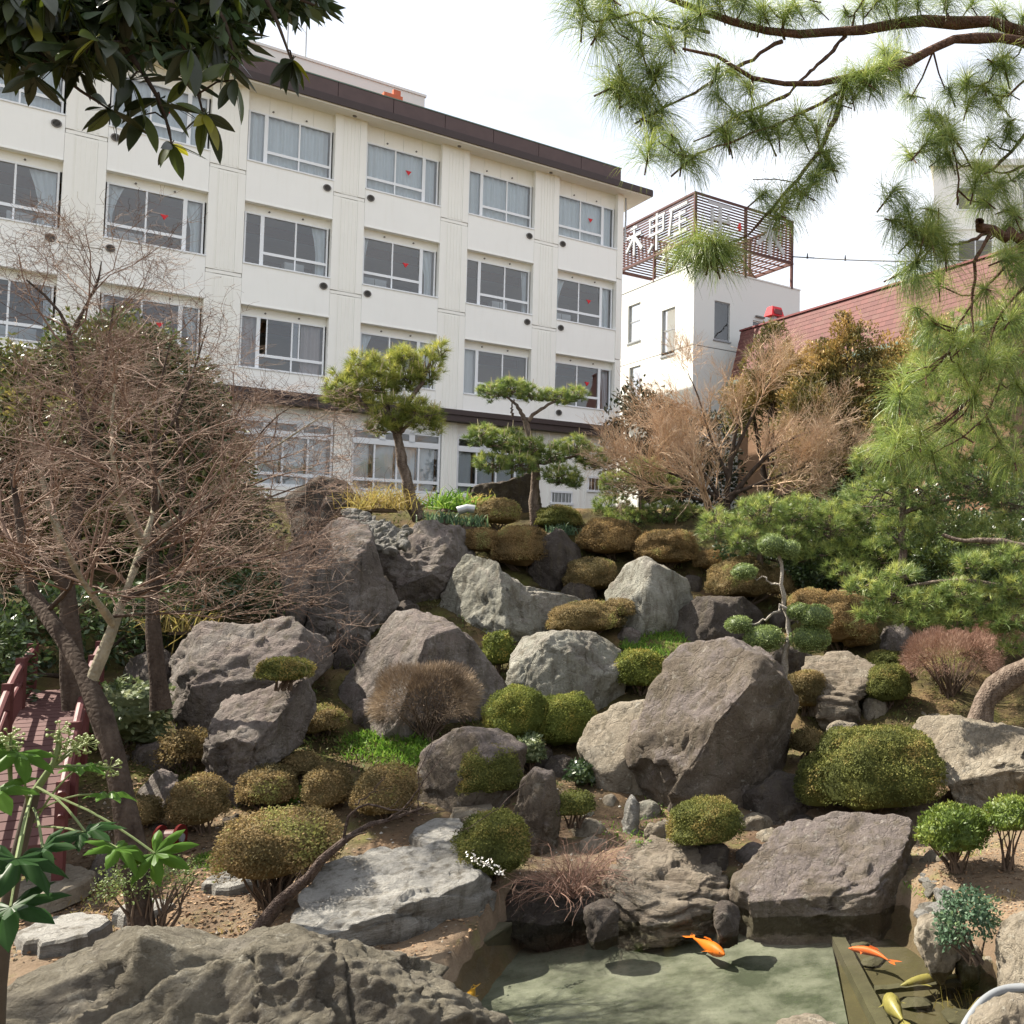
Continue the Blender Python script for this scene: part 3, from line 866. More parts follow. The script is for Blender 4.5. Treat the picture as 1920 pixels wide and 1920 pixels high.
# ------------------------------------------------------------------ ground
def mat_ground():
    m, n, out = new_mat('garden soil with litter and moss')
    g = N(n, 'ShaderNodeNewGeometry').outputs['Position']
    big = noise(n, g, .55, 6, .6)
    r = ramp(n, [(.32, (.075, .052, .036)), (.5, (.135, .10, .07)), (.68, (.205, .165, .12))]); n.links.new(big, r.inputs[0])
    c = r.outputs[0]
    sp_ = N(n, 'ShaderNodeSeparateXYZ'); n.links.new(g, sp_.inputs[0])
    hi = math_(n, 'MULTIPLY', math_(n, 'SUBTRACT', math_(n, 'ADD', sp_.outputs[2], math_(n, 'MULTIPLY', noise(n, g, 1.2, 5), 1.0)), 1.15), 1.2, True)
    und = ramp(n, [(.35, (.030, .024, .014)), (.5, (.062, .052, .024)), (.68, (.085, .085, .026))]); n.links.new(noise(n, g, 2.6, 7, .7), und.inputs[0])
    c = mixc(n, c, und.outputs[0], hi)
    fine = noise(n, g, 24, 6, .75)
    c = mixc(n, c, mixc(n, (.45, .42, .40), (1.5, 1.45, 1.38), fine), .75, 'MULTIPLY')
    litter = N(n, 'ShaderNodeTexVoronoi'); litter.inputs['Scale'].default_value = 26; n.links.new(g, litter.inputs['Vector'])
    lf = math_(n, 'MULTIPLY', math_(n, 'SUBTRACT', noise(n, g, 1.4, 5), .5, True), 3.0, True)
    c = mixc(n, c, mixc(n, c, mixc(n, (.16, .07, .04), (.34, .22, .12), N(n, 'ShaderNodeSeparateColor').outputs[0]), .5), lf)
    moss = math_(n, 'MULTIPLY', math_(n, 'SUBTRACT', noise(n, g, .8, 6, .65), .56, True), 7.0, True)
    c = mixc(n, c, (.12, .13, .035), math_(n, 'MULTIPLY', moss, .75))
    h = math_(n, 'ADD', math_(n, 'MULTIPLY', fine, .6), noise(n, g, 7, 5, .6))
    principled(n, out, c, .95, bump(n, h, .9, .04), 0, .1)
    return m
M['ground'] = mat_ground()
def axis(lo, hi, step, far, growth=1.22):
    a = list(np.arange(lo, hi + 1e-6, step))
    s = step
    while a[-1] < far: s *= growth; a.append(a[-1] + s)
    s = step
    while a[0] > -far: s *= growth; a.insert(0, a[0] - s)
    return np.array(a)
gx = axis(-13, 14, .12, 900); gy = axis(7.5, 31, .12, 900)
X, Y = np.meshgrid(gx, gy)
Z = terrain(X, Y)
nx = len(gx); i = np.arange(len(gy) - 1)[:, None] * nx + np.arange(nx - 1)[None]
Q = np.stack([i, i + 1, i + 1 + nx, i + nx], -1).reshape(-1, 4)
o = link(bpy.data.objects.new('ground', mesh_data('ground', np.stack([X, Y, Z], -1), Q, None, [M['ground']], True)))
tag(o, 'brown garden soil with moss and leaf litter', None, None, 'structure')

# ------------------------------------------------------------------ pond: floor, water, ledges
def mat_pondfloor():
    m, n, out = new_mat('silted pond floor')
    g = N(n, 'ShaderNodeNewGeometry').outputs['Position']
    a_ = noise(n, g, 1.6, 8, .65)
    r = ramp(n, [(.36, (.055, .060, .044)), (.5, (.125, .126, .102)), (.66, (.19, .188, .158))]); n.links.new(a_, r.inputs[0])
    s = noise(n, g, 13, 7, .75)
    sp = math_(n, 'MULTIPLY', math_(n, 'SUBTRACT', s, .55, True), 8.0, True)
    c = mixc(n, r.outputs[0], (.07, .085, .05), math_(n, 'MULTIPLY', sp, .7))
    principled(n, out, c, .95, bump(n, s, .5, .03), 0, .1)
    return m
M['pondfloor'] = mat_pondfloor()
M['pondmud'] = mat_plain('brown pond mud', (.060, .048, .024), .95, .45, 2.5, bmp=.5)
def mat_water():
    m, n, out = new_mat('still pond water')
    g = N(n, 'ShaderNodeNewGeometry').outputs['Position']
    b = bump(n, noise(n, g, 4.5, 4, .5), .11, .05)
    fr = N(n, 'ShaderNodeFresnel'); fr.inputs['IOR'].default_value = 1.33; n.links.new(b, fr.inputs['Normal'])
    t = N(n, 'ShaderNodeBsdfTransparent'); t.inputs[0].default_value = (.87, .90, .84, 1)
    gl = N(n, 'ShaderNodeBsdfGlossy'); gl.inputs['Roughness'].default_value = .03; n.links.new(b, gl.inputs['Normal'])
    ms = N(n, 'ShaderNodeMixShader'); n.links.new(fr.outputs[0], ms.inputs[0]); n.links.new(t.outputs[0], ms.inputs[1]); n.links.new(gl.outputs[0], ms.inputs[2])
    n.links.new(ms.outputs[0], out.inputs[0])
    return m
M['water'] = mat_water()
pp = np.array(POND); pc = pp.mean(0)
big = pc + (pp - pc) * 1.06
o = Acc().add(np.c_[big, np.zeros(len(big))], None, [(0, i + 1, i) for i in range(1, len(big) - 1)]).build('pond_water', M['water'])
tag(o, None, None, None, 'structure')
# silt floor (left two thirds) and darker mud (right bay), sheets just above the basin
def on_floor(px, py, z=-.36): return np.array([*at_z(px, py, z), z])
fl = [on_floor(a, b) for a, b in ((600, 2400), (700, 1960), (880, 1800), (1000, 1712), (1200, 1700), (1390, 1696), (1545, 1700), (1590, 1920), (1700, 2400))]
def sheet(name, poly, m, kind='structure', dz=0):
    poly = np.array(poly); c = poly.mean(0); n = len(poly)
    V = np.vstack([poly, c]); V[:, 2] += dz
    o = Acc().add(V, None, [(i, (i + 1) % n, n) for i in range(n)]).build(name, m); tag(o, None, None, None, kind); return o
sheet('pond_floor', fl, M['pondfloor'])
sheet('pond_mud', [on_floor(a, b, -.37) for a, b in ((1552, 1700), (1700, 1712), (1900, 1800), (1990, 1900), (1990, 2400), (1700, 2400), (1592, 1920))], M['pondmud'])

# ------------------------------------------------------------------ rocks
M['rock'] = mat_rock('grey brown boulder', (0.079, 0.068, 0.060), (0.162, 0.142, 0.129), (0.258, 0.236, 0.216), (0.187, 0.153, 0.141), crustamt=.7)
M['rockpurple'] = mat_rock('purplish brown crusted boulder', (0.071, 0.057, 0.044), (0.137, 0.113, 0.090), (0.201, 0.174, 0.144), (0.163, 0.139, 0.131), crustamt=.9)
M['rockpale'] = mat_rock('pale greenish streaked boulder', (0.141, 0.138, 0.113), (0.259, 0.255, 0.217), (0.367, 0.363, 0.318), (0.167, 0.141, 0.125), crustamt=.5, lich=.35)
M['rocktan'] = mat_rock('tan weathered stone', (0.167, 0.141, 0.108), (0.259, 0.225, 0.175), (0.351, 0.318, 0.259), (0.225, 0.193, 0.150), crustamt=.4, lich=.4)
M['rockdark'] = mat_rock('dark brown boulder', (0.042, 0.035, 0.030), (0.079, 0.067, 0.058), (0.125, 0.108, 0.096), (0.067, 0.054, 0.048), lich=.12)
M['rockmoss'] = mat_rock('foreground boulder with ochre lichen', (.085, .075, .062), (.165, .148, .122), (.25, .23, .19), (.19, .172, .125), crustamt=.5, lich=.35, bs=1.0)
M['rockflat'] = mat_rock('pale flat slab', (0.167, 0.159, 0.141), (0.284, 0.276, 0.255), (0.384, 0.376, 0.351), (0.351, 0.342, 0.321), crustamt=.8, lich=.3, mapstr=(1, 1, 5))
M['rocklayer'] = mat_rock('layered ledge rock', (0.117, 0.092, 0.071), (0.209, 0.175, 0.138), (0.300, 0.267, 0.217), (0.251, 0.213, 0.167), crustamt=.5, mapstr=(.7, .7, 5))

_ico = {}
def ico(d):
    if d not in _ico:
        bm = bmesh.new(); bmesh.ops.create_icosphere(bm, subdivisions=d, radius=1)
        V = np.array([v.co[:] for v in bm.verts]); T = np.array([[v.index for v in f.verts] for f in bm.faces]); bm.free()
        _ico[d] = (V, T)
    return _ico[d]

def rock_mesh(name, poly_local, T, mat, seed, cuts=(), detail=5, rough=1.0, strata=0, n=3.0, cutn=15):
    """poly_local: outline in metres in the upright plane facing the viewer; T: half depth"""
    P = np.array(poly_local); c = (P.max(0) + P.min(0)) / 2 * .5 + P.mean(0) * .5
    Q = P - c
    th = np.linspace(-math.pi, math.pi, 361)
    rho = np.zeros(361)
    for k, t in enumerate(th):
        dx, dy = math.cos(t), math.sin(t); best = .02
        for i in range(len(Q)):
            a = Q[i]; b = Q[(i + 1) % len(Q)]
            ex, ey = b - a
            den = dx * ey - dy * ex
            if abs(den) < 1e-9: continue
            s = (a[0] * ey - a[1] * ex) / den
            u = (a[0] * dy - a[1] * dx) / den
            if s > 0 and -1e-6 <= u <= 1 + 1e-6: best = max(best, s)
        rho[k] = best
    ker = np.array([1, 3, 5, 3, 1.]) / 13
    rho[2:-2] = np.convolve(rho, ker, 'same')[2:-2]
    V, Tr = ico(detail)
    rx, rz = np.abs(Q[:, 0]).max(), np.abs(Q[:, 1]).max()
    ang = np.arctan2(V[:, 2], V[:, 0])
    m = (1 - np.abs(V[:, 1]) ** n) ** (1 / n)
    r = np.interp(ang, th, rho)
    p = np.stack([np.cos(ang) * r * m, np.sign(V[:, 1]) * np.abs(V[:, 1]) * T, np.sin(ang) * r * m], 1)
    q = p / np.array([rx, T, rz])
    rs = np.random.RandomState(seed)
    allc = [(nrm(np.array(cn, float)), d) for cn, d in cuts]
    for i in range(cutn):
        v = rs.normal(size=3); v[1] = -abs(v[1]) - .35; v = nrm(v)
        allc.append((v, rs.uniform(.62, .84) if i < 6 else rs.uniform(.78, .98)))
    for v, d in allc:
        s = q @ v - d
        q = np.where((s > 0)[:, None], q - v[None] * s[:, None], q)
    p = q * np.array([rx, T, rz])
    sz = (rx + T + rz) / 3
    dirn = nrm(p + 1e-6)
    sc = 1.0 / sz
    off = seed * 7.3
    f1 = fbm(p * sc * 1.1 + off, 4, seed)
    f2 = -np.abs(fbm(p * sc * 2.6 + off, 4, seed + 5)) + .25
    wp = p + .25 * sz * np.stack([vnoise(p * sc * 1.3 + off + k * 9, seed + k) for k in range(3)], 1)
    st = np.abs(((wp @ nrm(np.array([.25, .2, 1.0]))) * sc * 5.5) % 1 - .5) * 2
    st = np.clip(st * 2.2, 0, 1) - .7
    f3 = fbm(p * 7 + off, 3, seed + 9)
    ridged = 1 - np.abs(vnoise(np.c_[p[:, 0] * sc * 3.2, p[:, 1] * sc * 3.2, p[:, 2] * sc * 1.5] + off, seed + 21)) * 2
    crk = -np.clip(ridged - .86, 0, 1) * 7
    K_ = 46
    sd_ = rs.uniform(-1, 1, (K_, 3)) * np.array([rx, T, rz]) * 1.05
    wv_ = p + .10 * sz * np.stack([fbm(p * sc * 2.2 + off + k * 5, 3, seed + 40 + k) for k in range(3)], 1)
    dd_ = ((wv_[:, None] - sd_[None]) ** 2).sum(-1)
    near_ = dd_.argmin(1)
    tilt_ = rs.normal(size=(K_, 3)); cell = rs.uniform(-1, 1, K_)[near_] * .55 + ((p - sd_[near_]) * sc * tilt_[near_]).sum(1) * .9
    disp = .055 * sz * rough * cell + sz * rough * (.030 * f1 + .045 * f2 + .030 * crk) + .022 * rough * f3 + .010 * fbm(p * 22 + off, 2, seed + 4) + strata * sz * .07 * st
    p = p + dirn * disp[:, None]
    p[:, 0] += c[0]; p[:, 2] += c[1]
    return mesh_data(name, p, None, Tr, [mat], True)

def rock(label, poly, mat='rock', T=None, R=None, seed=1, name='boulder', cat='rock', group=None, **kw):
    poly = np.array(poly, float)
    lo = poly[:, 1].max(); cx = (poly[:, 0].min() + poly[:, 0].max()) / 2
    if group == G:                                           # neighbours are packed against one another
        pc_ = poly.mean(0); poly = pc_ + (poly - pc_) * np.array([1.07, 1.03])
        lo = poly[:, 1].max()
    wpx = poly[:, 0].max() - poly[:, 0].min()
    if R is None:
        Rb = hit1(cx, min(lo - 6, 1760)); w = wpx * mpp(cx, lo, Rb)[0]
        if T is None: T = .45 * w
        R = Rb + T * .55
    else:
        w = wpx * mpp(cx, lo, R)[0]
        if T is None: T = .45 * w
    C = pt(cx, lo, R)
    fx, fy = C[0] / R, C[1] / R
    rx, ry, k = ray(poly[:, 0], poly[:, 1])
    t = R / (rx * fx + ry * fy)
    Wp = np.stack([rx * t, ry * t, EZ + k * t], 1)
    u = (Wp[:, 0] - C[0]) * fy - (Wp[:, 1] - C[1]) * fx
    zl = Wp[:, 2] - C[2]
    zl = np.where(zl < .2 * zl.max(), zl - .25 - .32 * zl.max(), zl)         # bury the foot
    loc = np.stack([u, zl], 1)
    o = bpy.data.objects.new(name, rock_mesh(name, loc, T, M[mat], seed, **kw))
    link(o); o.location = C; o.rotation_euler = (0, 0, math.atan2(-fx, fy))
    tag(o, label, cat, group)
    return o

G = 'large boulders of the rock garden'
rock('huge brown crusted boulder in the middle right, behind the neat round olive ball', [(1205, 1335), (1238, 1245), (1290, 1208), (1370, 1199), (1420, 1222), (1470, 1275), (1502, 1330), (1497, 1420), (1450, 1475), (1380, 1505), (1270, 1532), (1205, 1512), (1180, 1430), (1190, 1370)], 'rockpurple', 1.25, seed=11, detail=6, group=G, cuts=[((-.45, -.5, .74), .57), ((.42, -.88, -.25), .56), ((-.1, -.8, -.6), .62)], rough=1.05)
rock('tan sloping lobe jutting left from under the huge crusted boulder', [(1085, 1392), (1112, 1350), (1160, 1322), (1215, 1318), (1262, 1360), (1275, 1440), (1235, 1490), (1150, 1462), (1100, 1425)], 'rocktan', .75, seed=12, group=G, cuts=[((-.25, -.55, .85), .5)], rough=.7)
rock('dark low stone wedged under the right foot of the huge crusted boulder', [(1365, 1535), (1385, 1490), (1450, 1450), (1520, 1460), (1540, 1520), (1530, 1545)], 'rockdark', .7, seed=13)
rock('broad purplish brown boulder with a steep face standing at the far edge of the pond', [(1370, 1705), (1385, 1650), (1440, 1590), (1480, 1557), (1560, 1541), (1690, 1535), (1714, 1556), (1732, 1640), (1738, 1735), (1640, 1738), (1520, 1722), (1400, 1705)], 'rockpurple', .95, 13.6, seed=14, detail=6, group=G, cuts=[((-.08, -.5, .86), .36), ((.8, -.6, .05), .6), ((-.05, -1, -.08), .46)], strata=.35)
rock('pale flat topped slab overhanging the left side of the pond', [(560, 1735), (575, 1680), (610, 1635), (700, 1606), (850, 1596), (885, 1625), (922, 1690), (912, 1742), (760, 1822), (690, 1830), (610, 1795)], 'rockflat', 1.5, 13.5, seed=15, detail=6, cuts=[((-.05, -.25, .97), .36), ((.28, -.95, -.10), .20), ((.8, -.6, 0), .62)], strata=.9, rough=.6, group=G)
rock('great ochre lichened boulder filling the lower left foreground', [(-60, 1960), (0, 1878), (110, 1812), (220, 1777), (330, 1762), (430, 1778), (550, 1762), (640, 1792), (730, 1832), (820, 1852), (880, 1890), (930, 1950), (980, 2100), (800, 2300), (0, 2300)], 'rockmoss', 1.1, 9.3, seed=16, detail=7, cuts=[((-.1, -.6, .8), .50)], rough=1.1, group=G)
rock('tall peaked boulder with light left face behind the bare grey brown dome shrub', [(592, 1345), (640, 1260), (680, 1192), (738, 1142), (772, 1134), (832, 1166), (882, 1202), (942, 1282), (952, 1330), (900, 1385), (800, 1390), (650, 1385), (600, 1375)], 'rock', 1.2, seed=17, detail=6, group=G, cuts=[((-.78, -.42, .46), .34), ((.5, -.82, .28), .44), ((.1, -.9, -.3), .72)])
rock('rounded pale streaked boulder with a brown cap right of the peaked boulder', [(952, 1292), (960, 1232), (985, 1196), (1030, 1184), (1110, 1189), (1162, 1216), (1168, 1290), (1140, 1335), (1050, 1338), (980, 1318)], 'rockpale', .9, seed=18, detail=6, group=G, cuts=[((-.1, -.95, .1), .62)], rough=.8)
rock('split boulder with brown left face and pale green right face below the bronze bush', [(815, 1142), (850, 1062), (876, 1034), (922, 1058), (982, 1100), (1085, 1122), (1070, 1180), (985, 1200), (930, 1204), (860, 1170)], 'rockpale', 1.0, seed=19, detail=6, group=G, cuts=[((-.75, -.6, .25), .38), ((.35, -.8, .5), .50)])
rock('dark rough boulder under the leaning pine at the top of the mound', [(698, 1062), (718, 1022), (790, 982), (870, 984), (905, 1020), (880, 1050), (842, 1104), (780, 1140), (728, 1116)], 'rock', .9, seed=20, detail=6, group=G, cuts=[((-.3, -.6, .75), .5), ((.2, -.7, -.7), .55)], strata=.3)
rock('tall leaning brown slab on the left side of the mound', [(588, 1150), (594, 1002), (640, 966), (690, 986), (712, 1062), (742, 1134), (692, 1184), (640, 1238), (612, 1240), (590, 1205)], 'rock', 1.0, seed=21, detail=6, group=G, cuts=[((-.6, -.75, .3), .45), ((.55, -.8, .2), .5)], strata=.35)
rock('dark brown craggy boulder at the left top of the mound before the windows', [(530, 1010), (542, 932), (598, 896), (640, 900), (670, 936), (662, 975), (600, 1010)], 'rockdark', .9, 26.0, seed=22, group=G)
rock('narrow shaded brown rock face left of the tall leaning slab', [(515, 1165), (528, 1050), (560, 1000), (596, 1000), (600, 1165)], 'rock', .7, 22.6, seed=23, cuts=[((0, -1, .1), .5)])
rock('big squarish grey boulder with a vertical groove on the left slope', [(316, 1275), (342, 1212), (380, 1166), (470, 1170), (540, 1164), (610, 1198), (618, 1245), (560, 1300), (470, 1325), (420, 1345), (370, 1375), (328, 1335)], 'rock', 1.25, seed=24, detail=6, group=G, cuts=[((-.15, -.6, .8), .5), ((-.1, -1, 0), .6)])
rock('dark grey wedge shaped boulder with a smooth slanting top on the left slope', [(388, 1405), (400, 1350), (440, 1310), (530, 1276), (577, 1272), (588, 1330), (562, 1395), (482, 1445), (436, 1505), (402, 1450)], 'rock', .9, seed=25, detail=6, group=G, cuts=[((-.2, -.45, .9), .42), ((.65, -.75, -.1), .45), ((-.4, -.9, 0), .6)])
rock('smooth grey boulder between the two upper bronze bushes', [(1138, 1112), (1170, 1062), (1210, 1044), (1290, 1090), (1302, 1140), (1272, 1174), (1190, 1190), (1150, 1165)], 'rockpale', .8, seed=26, group=G, rough=.75)
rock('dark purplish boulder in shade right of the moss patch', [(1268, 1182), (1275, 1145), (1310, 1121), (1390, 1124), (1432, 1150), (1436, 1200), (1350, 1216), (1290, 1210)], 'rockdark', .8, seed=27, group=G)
rock('thin dark upright stone behind the second pine', [(878, 990), (884, 912), (940, 902), (985, 890), (1012, 888), (1016, 990)], 'rockdark', .35, 27.2, seed=28, cuts=[((0, -1, 0), .5)])
rock('sloping purplish boulder beside the bright green moss', [(783, 1485), (798, 1412), (850, 1370), (930, 1368), (980, 1400), (966, 1480), (850, 1528), (800, 1525)], 'rockpurple', .8, seed=29, group=G, cuts=[((-.5, -.7, .5), .5)])
rock('slender upright pointed stone in the middle foreground', [(960, 1540), (974, 1472), (1000, 1442), (1036, 1450), (1048, 1500), (1046, 1590), (985, 1605)], 'rockpurple', .3, seed=30, name='standing_stone', cuts=[((-.5, -.8, .2), .5)], strata=.3)
rock('small white pointed stone standing under the huge crusted boulder', [(1166, 1550), (1172, 1505), (1185, 1487), (1198, 1510), (1202, 1555), (1180, 1566)], 'rockflat', .14, seed=31, name='stone', detail=4)
rock('small pale lump of stone left of the white pointed stone', [(1126, 1516), (1132, 1496), (1150, 1491), (1166, 1504), (1166, 1524), (1140, 1528)], 'rocktan', .2, seed=32, name='stone', detail=4)
rock('long grey tan boulder at the right edge beyond the clipped hedge', [(1705, 1372), (1730, 1352), (1790, 1349), (1860, 1364), (1960, 1385), (1960, 1510), (1840, 1512), (1775, 1440)], 'rocktan', 1.2, seed=33, detail=6, group=G, cuts=[((-.3, -.6, .75), .5)])
rock('layered tan ledge rock at the pond edge below the round olive bush', [(1130, 1650), (1175, 1585), (1310, 1580), (1352, 1640), (1366, 1705), (1250, 1722), (1140, 1712)], 'rocklayer', 1.0, 14.05, seed=34, detail=6, strata=1.1, cuts=[((0, -.5, .85), .45)], group=G)
rock('round dark stone propping the olive bush above the ledge rock', [(1300, 1625), (1310, 1588), (1340, 1578), (1368, 1595), (1372, 1640), (1335, 1652)], 'rockdark', .3, 14.3, seed=35, name='stone', detail=4)
rock('grey stone between the ledge rock and the broad pond boulder', [(1368, 1650), (1380, 1600), (1412, 1582), (1445, 1590), (1450, 1640), (1410, 1668)], 'rock', .35, 14.5, seed=36, name='stone', detail=4)
rock('flat topped layered rock in shade right of the cloud pruned tree', [(1500, 1290), (1512, 1228), (1600, 1218), (1642, 1240), (1606, 1290), (1622, 1360), (1560, 1340)], 'rocklayer', .8, seed=37, strata=.9, cuts=[((0, -.4, .9), .4)], group=G)
rock('grey stone at the right beneath the pine boughs', [(1640, 1215), (1652, 1178), (1690, 1168), (1716, 1190), (1715, 1222)], 'rock', .4, seed=38, name='stone', detail=4)
rock('grey stone peeping over the big bronze bush on the right', [(1530, 1130), (1545, 1104), (1575, 1096), (1602, 1112), (1600, 1140)], 'rockpale', .4, seed=39, name='stone', detail=4)
rock('triangular grey stone between the two clipped balls on the left', [(250, 1494), (300, 1440), (336, 1458), (334, 1520), (270, 1535)], 'rock', .4, seed=40, name='stone', cuts=[((-.5, -.6, .6), .4)])
rock('flat grey stone beneath the ragged bush on the left slope', [(240, 1440), (255, 1402), (300, 1392), (345, 1405), (350, 1445), (290, 1455)], 'rock', .6, seed=41, name='stone')
rock('leaning grey stone beside the leaf litter left of the maple trunk', [(150, 1640), (185, 1594), (212, 1586), (222, 1610), (190, 1642)], 'rock', .25, seed=42, name='stone', detail=4)
rock('shaded brown stone under the tangled twig shrub at the water', [(930, 1720), (960, 1665), (1060, 1655), (1150, 1690), (1160, 1725), (1050, 1735)], 'rockdark', .6, 14.2, seed=43, name='stone')
rock('pale block of stone at the right edge of the pond', [(1868, 1800), (1872, 1742), (1915, 1722), (1990, 1730), (1990, 1850), (1885, 1842)], 'rocktan', .5, 10.7, seed=44, name='stone', cuts=[((-.6, -.7, .3), .5)])
rock('low mossy stone under the blue green waterside plant', [(1716, 1765), (1722, 1728), (1752, 1716), (1795, 1735), (1800, 1772), (1750, 1780)], 'rocktan', .35, 11.4, seed=45, name='stone')
rock('grey stone rising from the bottom edge into the pond', [(1420, 1985), (1455, 1933), (1510, 1920), (1570, 1933), (1610, 1985), (1560, 2035), (1450, 2035)], 'rocktan', .5, 9.6, seed=46, name='stone')
rock('light grey stone in the lower right corner under the hose', [(1800, 1960), (1830, 1905), (1880, 1880), (1960, 1880), (1980, 1990), (1850, 2010)], 'rocktan', .5, 9.5, seed=47, name='stone')
rock('brown rock beneath the dark bronze bush and the second pine', [(995, 1070), (1010, 1010), (1050, 990), (1090, 1020), (1095, 1090), (1040, 1110)], 'rockdark', .7, seed=48, group=G)
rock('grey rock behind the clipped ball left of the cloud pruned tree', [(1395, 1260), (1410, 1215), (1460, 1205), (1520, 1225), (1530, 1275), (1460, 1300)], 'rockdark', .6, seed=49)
rock('brown boulder half hidden on the left below the maple branches', [(225, 1285), (245, 1240), (300, 1215), (345, 1240), (350, 1290), (290, 1310)], 'rock', .7, seed=50)

# flat stepping stones
for s_, (lb, poly, Rr) in enumerate([
    ('mossy stepping stone in shade at the far left', [(35, 1690), (60, 1652), (120, 1634), (162, 1650), (140, 1692), (80, 1712)], None),
    ('pale irregular paving slab in sun at the left by the foreground boulder', [(62, 1752), (100, 1734), (175, 1734), (200, 1760), (150, 1782), (90, 1790)], None),
    ('flat stepping stone left of the fan shaped bush', [(380, 1668), (410, 1648), (470, 1646), (482, 1672), (430, 1692), (395, 1688)], None),
    ('flat grey stepping stone under the bare plum branch', [(778, 1588), (805, 1556), (850, 1552), (860, 1578), (825, 1602)], None),
    ('buff stepping stone beside the upright pointed stone', [(850, 1545), (870, 1518), (905, 1514), (918, 1535), (890, 1556)], None),
    ('small flat stone beside the maple trunk', [(222, 1722), (250, 1706), (300, 1708), (325, 1722), (280, 1738)], None)]):
    P_ = np.array(poly, float)
    c_ = P_.mean(0)
    h_ = hit(P_[:, 0], P_[:, 1])
    Wd = pt(P_[:, 0], P_[:, 1], h_)
    ctr = Wd.mean(0)
    n_ = 28
    ang = np.arctan2(Wd[:, 1] - ctr[1], Wd[:, 0] - ctr[0]); od = np.argsort(ang)
    a_ = np.linspace(-math.pi, math.pi, n_, endpoint=False)
    r_ = np.interp(a_, ang[od], np.hypot(Wd[od, 0] - ctr[0], Wd[od, 1] - ctr[1]), period=2 * math.pi)
    r_ = r_ * (1 + .05 * np.random.RandomState(s_).normal(size=n_))
    V = []
    sl = (np.array(terrain(ctr[0], ctr[1] + .3)) - np.array(terrain(ctr[0], ctr[1] - .3))) / .6
    for f_, zz in ((1.04, -.10), (1.0, .07), (.93, .10), (.6, .105), (.3, .11)):
        x_ = np.cos(a_) * r_ * f_; y_ = np.sin(a_) * r_ * f_
        V.append(np.stack([x_, y_, zz + .6 * sl * y_ + .012 * vnoise(np.stack([x_ * 5, y_ * 5, a_ * 0 + s_], 1), s_)], 1))
    V = np.vstack(V + [[[0, 0, .11]]])
    i = np.arange(n_)
    Q = np.vstack([np.stack([i + k * n_, (i + 1) % n_ + k * n_, (i + 1) % n_ + (k + 1) * n_, i + (k + 1) * n_], 1) for k in range(4)])
    o = Acc().add(V, Q, [(4 * n_ + k, 4 * n_ + (k + 1) % n_, 5 * n_) for k in range(n_)]).build('stepping_stone', M['rockflat'] if s_ not in (0, 4) else M['rocktan'])
    o.location = (ctr[0], ctr[1], float(np.interp(math.hypot(ctr[0], ctr[1]), PR, PZ)) + .02)
    tag(o, lb, 'stepping stone', 'stepping stones in the garden')

# heap of pale cobbles on the left shoulder of the mound
cobs = []
for s_ in range(6):
    V, T_ = ico(2)
    rs = np.random.RandomState(100 + s_)
    q = V.copy()
    for _ in range(6):
        v = nrm(rs.normal(size=3)); d = q @ v - rs.uniform(.5, .75); q = np.where((d > 0)[:, None], q - v * d[:, None], q)
    q = q * rs.uniform(.7, 1.2, 3) * np.array([1, 1, .7])
    cobs.append(mesh_data('cobble', q, None, T_, [M['rockflat'] if s_ % 3 else M['rockpale']]))
cb0 = pt(700, 985, 24.2)
heap = root('cobble_heap', (cb0[0], cb0[1], cb0[2] - .3), 'bank of pale broken cobbles below the yellow grass on the left shoulder of the mound', 'stones')
rs = np.random.RandomState(3)
for i in range(190):
    t = rs.uniform(); px = 650 + t * 112 + rs.normal() * 4; py = 955 + t * 38 + rs.uniform(0, 48) * (.6 + .6 * math.sin(t * 3))
    R_ = 24.6 - (py - 955) * .022 - t * .5
    w_ = pt(px, py, R_)
    o = part('stone', cobs[rs.randint(6)], heap, tuple(w_ - np.array(heap.location)))
    s = rs.uniform(.06, .14); o.scale = (s, s * rs.uniform(.7, 1.1), s * rs.uniform(.7, 1)); o.rotation_euler = tuple(rs.uniform(0, 6, 3))
wall_ = root('cobble_edge', (*pt(1748, 1690, 12.6)[:2], .2), 'little stack of grey cobbles by the broad pond boulder on the right', 'stones')
for i in range(16):
    py_0 = 1648 + i * 5.6
    w_ = pt(rs.uniform(1732, 1778), py_0, 4.28 / ((py_0 - 1066) / 1844))
    o = part('stone', cobs[rs.randint(6)], wall_, tuple(w_ - np.array(wall_.location)))
    s = rs.uniform(.09, .15); o.scale = (s * 1.3, s, s * .8); o.rotation_euler = tuple(rs.uniform(0, .5, 3))
M['pondstone'] = mat_plain('slimy sunken stone', (.065, .056, .034), .9, .5, 3.5, bmp=.6)
for s_, (px_0, py_0, w_0) in enumerate([(1760, 1800, .26), (1830, 1850, .3), (1720, 1880, .24), (1640, 1800, .2), (1800, 1905, .22), (1610, 1770, .18)]):
    q_ = on_floor(px_0, py_0, -.34)
    o = link(bpy.data.objects.new('sunken_stone', cobs[s_].copy())); o.data.materials[0] = M['pondstone']
    o.location = q_; o.scale = (w_0, w_0 * .8, w_0 * .45); o.rotation_euler = (0, 0, s_ * 1.3); tag(o, ['sunken stone below the waterside plant at the right', 'sunken stone beside the long dim koi near the reeds', 'sunken stone right of the dull gold koi', 'sunken stone between the ledge and the long dim koi', 'sunken stone under the reeds at the bottom right', 'sunken stone touching the top of the sunken ledge'][s_], 'stone', 'sunken stones of the pond bay')
